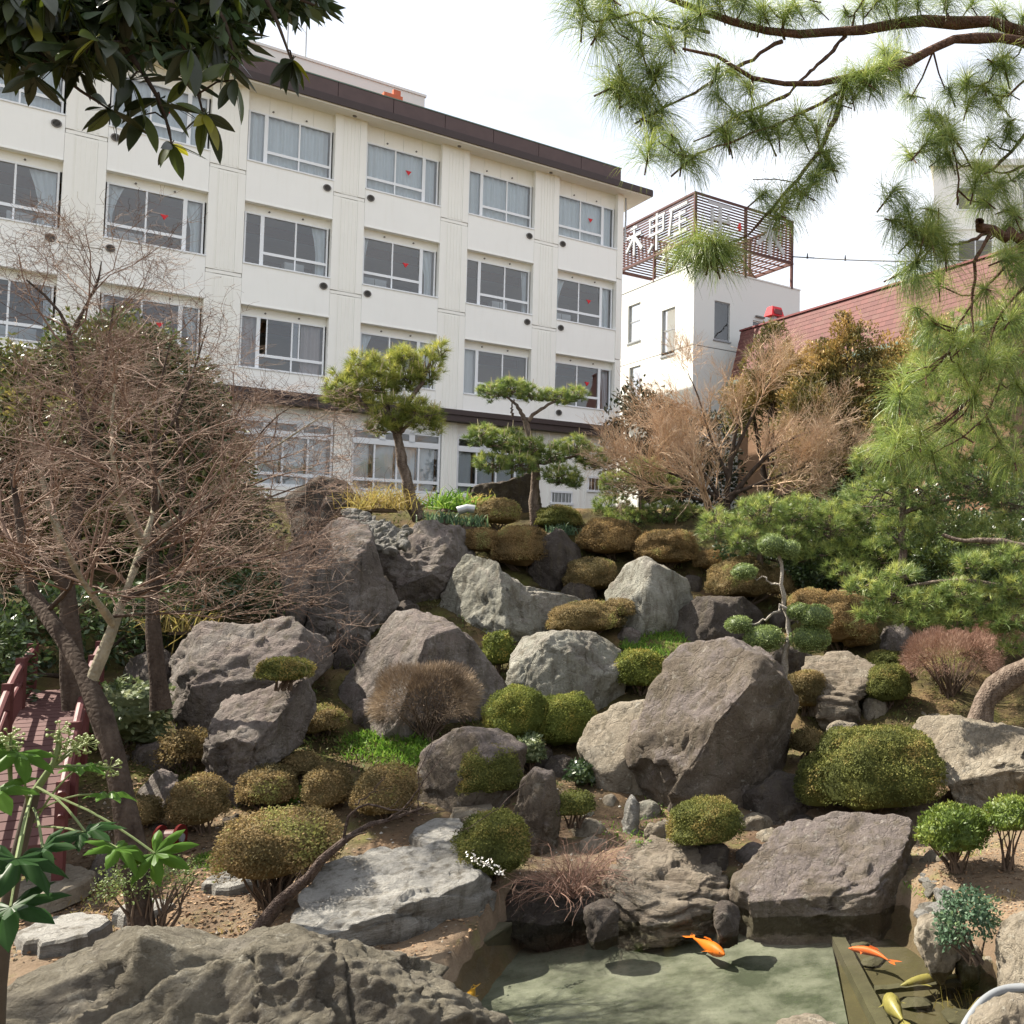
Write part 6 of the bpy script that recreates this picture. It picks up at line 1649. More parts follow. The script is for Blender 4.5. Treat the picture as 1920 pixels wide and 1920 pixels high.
# ------------------------------------------------------------------ the near pine overhanging from the upper right
def tuft_mesh(seed, nn, length, droop):
    rs = np.random.RandomState(seed)
    ax_ = nrm(np.array([rs.normal() * .5, rs.normal() * .5, .35]))
    A = np.repeat(ax_[None], nn, 0)
    per = nrm(np.cross(A, rdir(rs, nn)))
    sp = np.radians(rs.uniform(12, 105, nn))[:, None]
    D = A * np.cos(sp) + per * np.sin(sp)
    O = ax_ * rs.uniform(-.09, .02, (nn, 1))
    ln = length * rs.uniform(.75, 1.1, nn)
    seg = 4
    pts = [O]; p = O.copy(); d = D.copy()
    for s in range(seg):
        d = nrm(d + np.array([0, 0, -droop]) * (.45 + .35 * s) * rs.uniform(.6, 1.3, (nn, 1)))
        p = p + d * (ln / seg)[:, None]; pts.append(p)
    P = np.stack(pts, 1)
    Sd = nrm(np.cross(D, rdir(rs, nn)))[:, None] * (np.array([.0019, .0019, .0017, .0014, .0004]) * .62)[None, :, None]
    V = np.stack([P - Sd, P + Sd], 2).reshape(nn, -1, 3)
    q = np.array([[2 * i, 2 * i + 1, 2 * i + 3, 2 * i + 2] for i in range(seg)])
    Q = (np.arange(nn)[:, None, None] * (2 * (seg + 1)) + q[None]).reshape(-1, 4)
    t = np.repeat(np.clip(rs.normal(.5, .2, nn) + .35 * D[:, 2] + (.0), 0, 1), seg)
    a = Acc(); a.add(V.reshape(-1, 3), Q, None, t)
    a.tube([ax_ * -.16, ax_ * -.05, ax_ * .02], [.0055, .006, .003], 5, .5, 1)
    return a.data('needle_tuft', [M['pine_near'], M['bark_near']])
TUFT = [tuft_mesh(40 + i, 250, .24 + .02 * (i % 3), .30 + .12 * (i % 4)) for i in range(9)]
NL = [
    ([(2060, 130, 7.4), (1960, 85, 7.2), (1890, 48, 7.0), (1792, 33, 6.9), (1682, 42, 6.8), (1590, 64, 6.7), (1471, 73, 6.6), (1398, 55, 6.5), (1315, 23, 6.4), (1251, -5, 6.4), (1170, -40, 6.3)], .075, .025),
    ([(2050, 150, 7.4), (1960, 95, 7.1), (1900, 68, 6.9), (1830, 60, 6.7), (1774, 83, 6.5), (1705, 118, 6.3), (1640, 140, 6.2), (1590, 150, 6.2), (1500, 172, 6.1), (1462, 174, 6.1), (1389, 142, 6.0), (1330, 108, 6.0), (1283, 87, 5.9)], .07, .014),
    ([(1467, 76, 6.6), (1420, 105, 6.5), (1361, 135, 6.4), (1300, 178, 6.3), (1242, 203, 6.2)], .022, .008),
    ([(1586, 68, 6.7), (1540, 115, 6.5), (1480, 172, 6.3)], .022, .012),
    ([(1588, 150, 6.2), (1572, 215, 6.2), (1535, 285, 6.1), (1490, 342, 6.0), (1440, 400, 5.9), (1400, 442, 5.8)], .026, .009),
    ([(1590, 160, 6.2), (1535, 197, 6.1), (1460, 232, 6.0), (1380, 262, 5.9), (1297, 293, 5.8)], .018, .007),
    ([(1480, 175, 6.1), (1430, 200, 6.0), (1380, 215, 6.0), (1340, 250, 5.9), (1300, 265, 5.9)], .016, .006),
    ([(1242, 203, 6.2), (1220, 165, 6.2), (1180, 170, 6.2)], .010, .005),
    ([(1330, 60, 6.4), (1240, 50, 6.3), (1200, 20, 6.3), (1130, 40, 6.2)], .018, .006),
    ([(1400, 442, 5.8), (1370, 455, 5.8), (1330, 470, 5.8)], .010, .006),
    ([(1471, 73, 6.6), (1468, 40, 6.6), (1490, 0, 6.6), (1510, -30, 6.6)], .014, .006),
    ([(1598, 62, 6.7), (1600, 30, 6.7), (1622, -5, 6.7)], .014, .007),
    ([(2060, 470, 7.0), (1960, 448, 6.7), (1900, 440, 6.5), (1858, 432, 6.4), (1829, 417, 6.3)], .062, .045),
    ([(2020, 180, 7.2), (1960, 200, 7.0), (1920, 260, 6.9), (1880, 300, 6.8), (1840, 345, 6.7), (1790, 260, 6.6)], .03, .008),
    ([(1860, 435, 6.4), (1830, 480, 6.3), (1822, 560, 6.3), (1825, 640, 6.2)], .022, .009),
    ([(1960, 450, 6.7), (1880, 500, 6.5), (1830, 560, 6.4), (1800, 600, 6.3), (1780, 660, 6.3)], .02, .008),
    ([(1858, 432, 6.4), (1800, 460, 6.3), (1760, 455, 6.2), (1720, 440, 6.1)], .018, .007),
    ([(1795, 385, 6.4), (1798, 330, 6.4), (1785, 265, 6.4), (1770, 250, 6.4)], .012, .007),
    ([(1990, 470, 6.8), (1920, 540, 6.6), (1870, 590, 6.5), (1850, 660, 6.4), (1830, 740, 6.3)], .022, .008),
    ([(2000, 500, 6.8), (1940, 640, 6.6), (1880, 700, 6.5), (1850, 780, 6.4)], .022, .008),
    ([(1940, 300, 6.9), (1880, 330, 6.8), (1820, 300, 6.7), (1790, 320, 6.6)], .014, .006),
    ([(1990, 60, 7.2), (1940, 130, 7.1), (1880, 190, 7.0), (1840, 160, 6.9)], .02, .008),
    ([(1560, 205, 6.2), (1550, 240, 6.15), (1548, 300, 6.1)], .008, .004),
    ([(1490, 342, 6.0), (1455, 336, 6.0), (1412, 337, 6.0)], .006, .004),
]
P0, R0 = limbs_from_px(NL, 16)
# main stem stands out of frame on the right and carries the limbs
stem = np.array([pt(2250, 1500, 8.0), pt(2240, 1000, 8.0), pt(2200, 600, 7.9), pt(2130, 300, 7.6), pt(2050, 130, 7.4)])
B = pt(2250, 1500, 8.0); B[2] = float(terrain(B[0], B[1]))
stem[0] = B
npn = root('overhanging_pine', B, 'near pine whose limbs with long drooping needles overhang from the upper right', 'tree')
V, Q = tubes(polyline(stem, 16)[None], np.linspace(.22, .10, 16)[None], 12); Acc().add(V, Q).build('trunk', M['bark_near'], npn, True, off=B)
rs = np.random.RandomState(12)
for i in range(len(P0)):
    jit = rs.normal(size=(1, 16, 3)) * R0[i].mean() * .28
    V, Q = tubes(P0[i:i + 1] + jit, R0[i:i + 1] * .68 * (1 + .10 * rs.normal(size=(1, 16))), 9); Acc().add(V, Q).build('limb', M['bark_near'], npn, True, off=B)
tf = [(1085, 20, 6.2), (1120, 55, 6.2), (1150, 25, 6.3), (1180, 75, 6.2), (1215, 40, 6.3), (1260, 70, 6.2), (1290, 30, 6.3), (1160, 120, 6.2), (1165, 165, 6.2), (1215, 180, 6.2), (1240, 120, 6.2), (1190, 205, 6.2), (1240, 225, 6.1),
      (1235, 265, 5.8), (1275, 275, 5.8), (1290, 300, 5.8), (1350, 135, 6.0), (1330, 165, 6.0), (1390, 225, 6.0), (1420, 215, 6.0), (1350, 245, 5.95), (1450, 235, 6.0), (1490, 215, 6.05), (1530, 225, 6.05), (1410, 175, 6.05),
      (1580, 170, 6.2), (1610, 140, 6.2), (1560, 190, 6.2), (1640, 125, 6.2), (1620, 165, 6.2), (1660, 100, 6.3), (1600, 195, 6.2),
      (1545, 310, 6.1), (1555, 290, 6.1), (1515, 345, 6.0), (1505, 360, 6.0), (1440, 395, 5.9), (1462, 388, 5.9), (1300, 455, 5.75), (1330, 450, 5.75), (1345, 470, 5.75), (1310, 480, 5.75), (1360, 460, 5.78),
      (1700, 390, 6.15), (1735, 420, 6.15), (1700, 430, 6.1), (1680, 410, 6.1), (1760, 390, 6.2), (1740, 460, 6.15), (1720, 490, 6.15), (1770, 460, 6.2),
      (1770, 250, 6.4), (1790, 285, 6.4), (1745, 270, 6.4), (1820, 310, 6.5), (1800, 150, 6.9), (1840, 160, 6.9), (1815, 185, 6.9), (1870, 200, 7.0), (1850, 255, 6.8), (1880, 240, 6.8), (1905, 340, 6.8), (1870, 350, 6.7), (1840, 380, 6.6), (1900, 400, 6.6),
      (1720, 575, 6.2), (1745, 600, 6.2), (1780, 620, 6.3), (1700, 700, 6.1), (1690, 740, 6.1), (1740, 690, 6.2), (1790, 680, 6.3), (1690, 830, 6.1), (1720, 820, 6.1), (1750, 850, 6.2), (1680, 860, 6.1), (1780, 800, 6.3), (1830, 760, 6.3), (1850, 790, 6.4),
      (1820, 640, 6.2), (1860, 660, 6.4), (1890, 600, 6.5), (1900, 720, 6.5), (1880, 830, 6.4), (1905, 870, 6.4), (1850, 540, 6.4), (1900, 520, 6.5), (1890, 470, 6.6),
      (1500, 10, 6.6), (1540, 5, 6.6), (1440, 10, 6.5), (1400, 0, 6.5), (1350, 5, 6.4), (1620, 0, 6.7), (1660, 10, 6.7), (1720, 5, 6.8), (1770, 15, 6.9), (1820, 10, 7.0), (1870, 20, 7.1), (1910, 40, 7.1), (1700, 30, 6.8), (1580, 20, 6.7), (1310, 0, 6.4), (1900, 110, 7.0), (1690, 95, 6.5)]
_r = np.random.RandomState(5)
tf += [(1640 + _r.uniform(0, 280), 470 + _r.uniform(0, 420), 6.1 + _r.uniform(0, .6)) for _ in range(5)] + [(1700 + _r.uniform(0, 220), 120 + _r.uniform(0, 330), 6.6 + _r.uniform(0, .4)) for _ in range(8)]
for j, (a, b, R_) in enumerate(tf):
    w_ = pt(a, b, R_)
    for q in range(2 if (j % 2 == 0 and not (a > 1640 and b > 520)) else 1):
        o = part('needle_tuft', TUFT[rs.randint(len(TUFT))], npn, tuple(w_ - B + rs.normal(size=3) * (.03 if q == 0 else .07)))
        s = rs.uniform(.8, 1.12); o.scale = (s, s, s); o.rotation_euler = (rs.normal() * .15, rs.normal() * .15, rs.uniform(0, 6.28))
# shoots joining each tuft to the nearest limb
pts_all = P0.reshape(-1, 3); ps = []
for (a, b, R_) in tf:
    w_ = pt(a, b, R_); k = np.argmin(np.linalg.norm(pts_all - w_, axis=1)); s0 = pts_all[k]
    if np.linalg.norm(s0 - w_) < .9: ps.append([s0, s0 * .55 + w_ * .45 + np.array([0, 0, -.03]), w_])
V, Q = tubes(np.array(ps), np.tile([.008, .006, .005], (len(ps), 1)), 5); Acc().add(V, Q).build('shoot', M['bark_near'], npn, True, off=B)['kind'] = 'stuff'

# ------------------------------------------------------------------ broadleaf evergreen hanging in at upper left (leaves are single objects)
M['leafbig'] = None
def mat_bigleaf(name, c, tr, spec=.5):
    m, n, out = new_mat(name)
    co = N(n, 'ShaderNodeTexCoord').outputs['Object']
    f = noise(n, co, 30, 4)
    cc = mixc(n, tuple(x * .8 for x in c), tuple(x * 1.2 for x in c), f)
    p = principled(n, None, cc, .38, None, 0, spec)
    t = N(n, 'ShaderNodeBsdfTranslucent'); n.links.new(mixc(n, cc, (1, .9, .3), .5, 'MULTIPLY'), t.inputs[0])
    ms = N(n, 'ShaderNodeMixShader'); ms.inputs[0].default_value = tr
    n.links.new(p.outputs[0], ms.inputs[1]); n.links.new(t.outputs[0], ms.inputs[2]); n.links.new(ms.outputs[0], out.inputs[0])
    return m
BL = [mat_bigleaf('dark green leathery leaf', (.024, .034, .012), .25), mat_bigleaf('mid green leathery leaf', (.06, .085, .016), .4), mat_bigleaf('yellowing leathery leaf', (.20, .20, .02), .45)]
def leaf_mesh(mat, L_=.14, Wd=.042, fold=.25, curl=.12):
    n = 7; V = []
    for i in range(n + 1):
        t = i / n; w = Wd * .5 * math.sin(math.pi * min(1, t * .98 + .02)) ** .8 * (1.05 - .25 * t)
        z = -curl * L_ * t * t
        V += [(t * L_, -w, z + fold * w), (t * L_, 0, z), (t * L_, w, z + fold * w)]
    Q = []
    for i in range(n):
        for k in (0, 1): Q.append((i * 3 + k, (i + 1) * 3 + k, (i + 1) * 3 + k + 1, i * 3 + k + 1))
    a = Acc(); a.add(V, Q); a.tube([(-.02, 0, .002), (0, 0, 0), (L_ * .9, 0, -curl * L_ * .81 - .0008)], [.0018, .0016, .0006], 4)
    return a.data('leaf', [mat], True)
LM = [leaf_mesh(BL[0]), leaf_mesh(BL[0], .15, .046, .2, .2), leaf_mesh(BL[1]), leaf_mesh(BL[0], .12, .038, .3, .05), leaf_mesh(BL[2], .12, .036)]
stemtop = pt(60, -900, 6.2); bl0 = np.array([stemtop[0] - 2.5, stemtop[1] + .5, .25])
ev = root('broadleaf_evergreen', bl0, 'dark leathery leaved evergreen branch hanging into the upper left corner', 'tree')
V, Q = tubes(polyline([bl0, bl0 + np.array([.3, 0, 4.0]), pt(-260, -300, 5.6), pt(-60, -160, 5.3)], 14)[None], np.linspace(.16, .04, 14)[None], 10)
Acc().add(V, Q).build('trunk', M['bark_maple'], ev, True, off=bl0)
EL = [([(-60, -160, 5.3), (100, -90, 5.2), (300, -70, 5.1), (480, -40, 5.0), (590, 10, 5.0)], .03, .006), ([(-60, -160, 5.3), (20, -20, 5.2), (60, 90, 5.1), (110, 150, 5.0), (205, 205, 5.0)], .022, .004),
      ([(100, -90, 5.2), (180, 20, 5.1), (250, 110, 5.0), (310, 190, 5.0), (322, 270, 5.0)], .02, .004), ([(300, -70, 5.1), (330, 40, 5.0), (360, 130, 5.0), (380, 210, 5.0)], .018, .004),
      ([(480, -40, 5.0), (520, 40, 5.0), (545, 110, 5.0)], .012, .004), ([(-60, -160, 5.3), (-20, 20, 5.2), (20, 100, 5.1), (55, 140, 5.1)], .016, .004), ([(300, -70, 5.1), (420, 20, 5.0), (440, 110, 5.0)], .014, .004), ([(20, -20, 5.2), (120, 60, 5.1), (150, 130, 5.0)], .012, .004)]
P1, R1 = limbs_from_px(EL, 10)
for i in range(len(P1)):
    V, Q = tubes(P1[i:i + 1], R1[i:i + 1], 6); Acc().add(V, Q).build('limb', M['bark_maple'], ev, True, off=bl0)
rs = np.random.RandomState(31)
whorl = [(205, 205, 7, 1), (322, 270, 6, 1), (385, 215, 9, 1), (60, 140, 5, 1), (548, 112, 8, .6), (150, 135, 6, 1), (245, 150, 6, 1), (300, 185, 7, 1), (350, 150, 7, .9), (430, 120, 6, .7), (110, 120, 6, 1), (25, 110, 6, 1), (440, 150, 3, .5), (270, 215, 4, 1)]
for i in range(36):
    x_ = rs.uniform(-20, 470); whorl.append((x_, rs.uniform(-40, 95 if x_ < 420 else 60), 6, .8))
for i in range(9): whorl.append((rs.uniform(430, 620), rs.uniform(-40, 20), 5, .7))
nl = 0
twg = []
for (a, b, k, spread) in whorl:
    if nl > 296: break
    R_ = 5.0 + rs.normal() * .12
    w_ = pt(a, b, R_)
    pa = P1.reshape(-1, 3); kk = np.argmin(np.linalg.norm(pa - w_, axis=1)); twg.append([pa[kk], (pa[kk] + w_) / 2 + np.array([0, 0, .02]), w_])
    a0 = rs.uniform(0, 6.28)
    for q in range(k):
        if nl > 298: break
        o = part('leaf', LM[rs.choice([0, 0, 1, 1, 2, 3, 3, 4], p=[.2, .1, .15, .12, .25, .08, .03, .07])], ev, tuple(w_ - bl0))
        az = a0 + q * 6.28 / k + rs.normal() * .3
        pitch = math.radians(rs.uniform(15, 80) if spread < .9 else rs.uniform(-10, 70))
        o.rotation_mode = 'XYZ'
        mtx = Matrix.Rotation(az, 4, 'Z') @ Matrix.Rotation(pitch, 4, 'Y') @ Matrix.Rotation(rs.normal() * .5, 4, 'X')
        o.rotation_euler = mtx.to_euler(); s = rs.uniform(.85, 1.3); o.scale = (s, s, s)
        nl += 1
V, Q = tubes(np.array(twg), np.tile([.004, .0035, .003], (len(twg), 1)), 5); Acc().add(V, Q).build('twig', M['bark_maple'], ev, True, off=bl0)['kind'] = 'stuff'
# extra foliage deep in the bough, behind the counted leaves
n = 7500
xx_ = rs.uniform(-420, 600, n); yy_ = rs.uniform(-140, 1, n) ; yy_ = np.where(xx_ < 450, rs.uniform(-140, 105, n), rs.uniform(-140, 15, n)); 
P_ = pt(xx_, yy_, 5.25 + rs.normal(size=n) * .12); D_ = nrm(rdir(rs, n) + np.array([0, 0, -.5]))
V, Q = cards(P_, D_, nrm(rdir(rs, n) + np.array([0, 0, 1.0])), rs.uniform(.09, .15, n), rs.uniform(.028, .045, n))
o = Acc().add(V - bl0, Q, None, np.clip(rs.normal(.35, .25, n), 0, 1)).build('inner_foliage', M['lf_dark'], ev); o['kind'] = 'stuff'
# ------------------------------------------------------------------ grasses and ground cover
def blades(label, px, n, ln, mat, seed, name='grass_patch', R=None, wd=.012, lean=.5, kind='stuff', cat=None):
    rs = np.random.RandomState(seed)
    cx, cy, rx_, ry_ = px
    a = rs.uniform(0, 6.283, n); r = np.sqrt(rs.uniform(0, 1, n))
    X_ = cx + rx_ * r * np.cos(a); Y_ = cy + ry_ * r * np.sin(a)
    h = hit(X_, Y_) if R is None else np.full(n, R)
    P = pt(X_, Y_, h)
    D = nrm(rs.normal(size=(n, 3)) * lean + np.array([0, 0, 1.0]))
    S_ = nrm(np.cross(D, rdir(rs, n))) * wd / 2
    L_ = (rs.uniform(ln[0], ln[1], n))[:, None]
    mid = P + D * L_ * .6; tip = P + D * L_ + np.array([0, 0, -.25]) * L_ * rs.uniform(0, 1.2, (n, 1)) + rs.normal(size=(n, 3)) * .1 * L_
    V = np.stack([P - S_, P + S_, mid + S_ * .8, mid - S_ * .8, tip], 1).reshape(-1, 3)
    k = np.arange(n)[:, None] * 5
    t = np.clip(.5 + .25 * rs.normal(size=n), 0, 1)
    o = Acc().add(V, k + np.array([[0, 1, 2, 3]]), None, t).add(V * 1.0, None, k + np.array([[3, 2, 4]]), t).build(name, M[mat])
    tag(o, label, cat, None, kind)
    return o
blades('patch of bright green moss and clover below the bare grey brown dome', (722, 1412, 88, 36), 7000, (.08, .22), 'grass', 1, wd=.024, lean=.9)
blades('green tufts around the row of clipped balls', (560, 1500, 60, 22), 1200, (.05, .14), 'grass', 2, wd=.016)
blades('moss and grass right of the flat cushion on the mound', (1225, 1208, 62, 26), 2400, (.06, .2), 'grass', 3, wd=.018)
blades('grass below the small variegated bush', (1080, 1200, 60, 14), 600, (.06, .16), 'grass', 4, wd=.016) if False else None
blades('pale green sprig patch on the ledge rock by the pond', (1205, 1592, 24, 10), 160, (.06, .14), 'grass', 5, R=14.6, wd=.02)
blades('grass in the sunny soil behind the fan shaped bush', (420, 1620, 60, 22), 1100, (.04, .1), 'grass', 6)
blades('fringe of grass below the leaning pine trunk at the right', (1740, 1335, 60, 14), 900, (.05, .12), 'grass', 7)
def clump(label, foot, R, n, ln, mat, seed, name, cat, wd=.02, spread=.12, lean=.45):
    rs = np.random.RandomState(seed)
    B = pt(*foot, R)
    D = nrm(rs.normal(size=(n, 3)) * lean + np.array([0, 0, 1.0]))
    P = B + np.c_[rs.normal(size=(n, 2)) * spread, np.full(n, -.04)]
    L_ = rs.uniform(ln[0], ln[1], (n, 1)); S_ = nrm(np.cross(D, rdir(rs, n))) * wd / 2
    hz = D.copy(); hz[:, 2] = 0
    p1 = P + D * L_ * .45; p2 = p1 + nrm(D + hz * .5 + np.array([0, 0, -.1])) * L_ * .35; p3 = p2 + nrm(D + hz * 1.6 + np.array([0, 0, -.7])) * L_ * .3
    V = np.stack([P - S_, P + S_, p1 + S_, p1 - S_, p2 + S_ * .7, p2 - S_ * .7, p3], 1).reshape(-1, 3) - B
    k = np.arange(n)[:, None] * 7
    t = np.clip(.5 + .28 * rs.normal(size=n), 0, 1)
    rt = root(name, B, label, cat)
    a = Acc(); a.add(V, np.vstack([k + np.array([[0, 1, 2, 3]]), k + np.array([[3, 2, 4, 5]])]), None, np.r_[t, t]); a.add(V, None, k + np.array([[5, 4, 6]]), t)
    a.build('blades', M[mat], rt)
    Acc().tube([(0, 0, -.1), (0, 0, .06)], [spread, spread * .7], 8).build('crown', M['stem'], rt)
    return rt
clump('tuft of straw yellow ornamental grass beside the sunlit pine trunk', (715, 952), 25.6, 420, (.35, .75), 'drygrass', 1, 'grass_clump', 'grass', .018, .34, .5)
clump('second straw tuft at the foot of the dark craggy boulder', (680, 955), 25.7, 160, (.25, .5), 'drygrass', 2, 'grass_clump', 'grass', .018, .2, .5)
clump('straw coloured dead grass on the edge of the squarish boulder', (345, 1178), 21.6, 260, (.3, .6), 'drygrass', 3, 'grass_clump', 'grass', .016, .22, .6)
clump('dark green strappy plant right of the sunlit pine trunk', (845, 952), 26.0, 260, (.3, .62), 'grass', 4, 'strappy_plant', 'plant', .03, .26, .6)
clump('fading brownish strappy plant beside the dark strappy one', (895, 950), 26.2, 160, (.25, .5), 'drygrass', 8, 'strappy_plant', 'plant', .03, .2, .6)
clump('blue green daffodil leaves left of the small bronze ball', (825, 978), 25.0, 120, (.2, .36), 'lf_blue', 5, 'bulb_leaves', 'plant', .03, .18, .3)
clump('blue green bulb leaves below the pipe on the mound top', (880, 984), 24.9, 110, (.2, .34), 'lf_blue', 6, 'bulb_leaves', 'plant', .03, .18, .3)
clump('blue green bulb leaves below the dark olive dome', (1050, 1000), 25.6, 120, (.2, .34), 'lf_blue', 7, 'bulb_leaves', 'plant', .03, .2, .3)
clump('yellowish reeds standing in the right bay of the pond', (1800, 1905), 11.2, 34, (.25, .5), 'drygrass', 9, 'reeds', 'plant', .012, .14, .4)
clump('dry reeds bent over the water near the right bank', (1840, 1850), 11.8, 26, (.25, .5), 'drygrass', 10, 'reeds', 'plant', .012, .12, .9)
# fallen leaves over the soil
rs = np.random.RandomState(50)
px_ = rs.uniform(0, 1920, 26000); py_ = rs.uniform(1300, 1800, 26000)
m_ = (px_ < 640) | (px_ > 1690) | (rs.uniform(0, 1, 26000) < .4)
px_, py_ = px_[m_], py_[m_]
P = pt(px_, py_, hit(px_, py_)); P[:, 2] = terrain(P[:, 0], P[:, 1]) + .012; n = len(P)
ins = inpoly(P[:, 0], P[:, 1], POND); P = P[~ins]; n = len(P)
V, Q = cards(P, nrm(rdir(rs, n) * np.array([1, 1, .3])), nrm(rdir(rs, n) * .5 + np.array([0, 0, 1])), rs.uniform(.025, .06, n), rs.uniform(.02, .04, n))
M['litter'] = mat_leaf('fallen brown leaves', [(0, (.08, .04, .022)), (.5, (.20, .12, .065)), (1, (.36, .25, .15))], .1, .9)
o = Acc().add(V, Q, None, np.clip(rs.normal(.5, .3, n), 0, 1)).build('leaf_litter', M['litter']); tag(o, None, None, None, 'stuff')

# ------------------------------------------------------------------ koi
def koi(label, head, tail, R_head, col, depth=.14, L_=None, bend=.0, girth=.17, seed=0):
    z = -depth
    a = np.array([*at_z(*head, z), z]); b = np.array([*at_z(*tail, z), z])
    ln = np.linalg.norm(a - b); d = (b - a) / ln; s = np.array([-d[1], d[0], 0])
    rt = root('koi', a, label, 'fish', 'koi in the pond')
    K = 14; t = np.linspace(0, 1, K)
    prof = np.array([.18, .55, .78, .92, 1.0, 1.0, .95, .86, .74, .60, .46, .33, .23, .15]) * girth * ln * .5
    ctr = d[None] * (t * ln * .8)[:, None] + s[None] * (bend * ln * np.sin(t * math.pi))[:, None]
    sd = 10; ang = np.arange(sd) * 2 * math.pi / sd
    V = ctr[:, None] + np.cos(ang)[None, :, None] * s[None, None] * prof[:, None, None] + np.sin(ang)[None, :, None] * np.array([0, 0, 1.15]) * prof[:, None, None]
    idx = np.arange(K * sd).reshape(K, sd); Q = np.stack([idx[:-1], np.roll(idx[:-1], -1, 1), np.roll(idx[1:], -1, 1), idx[1:]], -1).reshape(-1, 4)
    body = Acc(); body.add(V.reshape(-1, 3), Q); body.add(np.vstack([V[0], ctr[0] - d * ln * .02]), None, [(sd, (i + 1) % sd, i) for i in range(sd)])
    body.build('body', col, rt, True)
    e = ctr[-1]; f = Acc()
    for sg in (-1, 1):
        f.add([e + np.array([0, 0, .01 * sg]), e + d * ln * .1 + s * sg * ln * .07, e + d * ln * .22 + s * sg * ln * .085, e + d * ln * .12], [(0, 1, 2, 3)])
    f.build('tail_fin', col, rt)
    for sg in (-1, 1):
        p = ctr[3] + s * sg * prof[3]
        Acc().add([p, p + d * ln * .05 + s * sg * ln * .02, p + d * ln * .13 + s * sg * ln * .10, p + d * ln * .10 + s * sg * ln * .02], [(0, 1, 2, 3)]).build('pectoral_fin', col, rt)
    p = ctr[5] + np.array([0, 0, prof[5] * 1.1])
    Acc().add([p, p + d * ln * .05 + np.array([0, 0, .03]), p + d * ln * .2 + np.array([0, 0, .02]), p + d * ln * .24], [(0, 1, 2, 3)]).build('dorsal_fin', col, rt)
    for sg in (-1, 1):
        Acc().tube([ctr[1] + s * sg * prof[1] * .8 + np.array([0, 0, prof[1] * .4]), ctr[1] + s * sg * prof[1] * 1.0 + np.array([0, 0, prof[1] * .5])], .006, 6).build('eye', M['dark'], rt)
    return rt
M['koi_o'] = mat_plain('bright orange koi skin', (.62, .15, .015), .5, .3, 9, spec=.2)
M['koi_r'] = mat_plain('red orange koi skin', (.58, .11, .02), .5, .3, 9, spec=.2)
M['koi_y'] = mat_plain('golden koi skin', (.60, .30, .02), .35, .15, 9, spec=.5)
M['koi_d'] = mat_plain('dull olive gold koi skin', (.24, .20, .06), .4, .45, 12, spec=.5)
koi('bright orange koi swimming over the pale green floor', (1358, 1790), (1288, 1752), 0, M['koi_o'], .16, girth=.15)
koi('slender red orange koi curving at the top of the brown bay', (1592, 1778), (1684, 1806), 0, M['koi_r'], .13, bend=.10, girth=.11)
koi('small golden koi near the foreground boulder', (876, 1878), (894, 1845), 0, M['koi_y'], .08, girth=.22)
koi('dull olive gold koi low in the brown bay at the bottom edge', (1662, 1868), (1700, 1925), 0, M['koi_d'], .14, girth=.24)
koi('long dim orange brown koi beside the reeds', (1690, 1848), (1850, 1826), 0, M['koi_d'], .2, girth=.13, bend=.04)

# ------------------------------------------------------------------ hose, reel, pipe on the mound
hp = [pt(1790, 1960, 9.8), pt(1815, 1912, 10.0), pt(1838, 1880, 10.2), pt(1862, 1862, 10.3), pt(1890, 1853, 10.4), pt(1960, 1850, 10.4)]
a = Acc(); a.tube(polyline(hp, 22), .045, 10); o = a.build('hose', M['hose'], None, True); tag(o, 'thick pale grey hose arching over the stone in the lower right corner', 'hose')
hp = [pt(1848, 1902, 10.1), pt(1868, 1884, 10.2), pt(1895, 1876, 10.3), pt(1970, 1880, 10.3)]
a = Acc(); a.tube(polyline(hp, 16), .055, 10); o = a.build('hose', M['hose'], None, True); tag(o, 'second coil of grey hose beneath the arching one', 'hose')
rl = pt(318, 1572, 16.4)
M['reelred'] = mat_plain('scuffed dark red plastic', (.075, .010, .009), .9, .2, 6, spec=.05)
reel = root('cable_reel', rl, 'red drum reel lying under the round brown olive ball', 'reel')
fx_, fy_, _ = [float(q) for q in ray(318, 1572)]
axd = nrm(np.array([fy_ * .9 - fx_ * .42, -fx_ * .9 - fy_ * .42, .0]))
for k_, sgn_ in enumerate((-.11, .11)):
    c = axd * sgn_
    a = Acc(); a.tube([c - axd * .015, c + axd * .015], .17, 22); a.build('flange', M['reelred'], reel)
Acc().tube([-axd * .1, axd * .1], .11, 16).build('drum', M['redsteel'], reel)
Acc().tube([axd * .127, axd * .15], .055, 12).build('hub', M['hose'], reel)
a = Acc(); a.tube([pt(858, 958, 25.0), pt(876, 953, 25.0), pt(890, 955, 25.0)], [.1, .1, .1], 10); o = a.build('pipe_end', M['steel'], None, True); tag(o, 'short grey pipe lying on the mound top left of the small bronze ball', 'pipe')

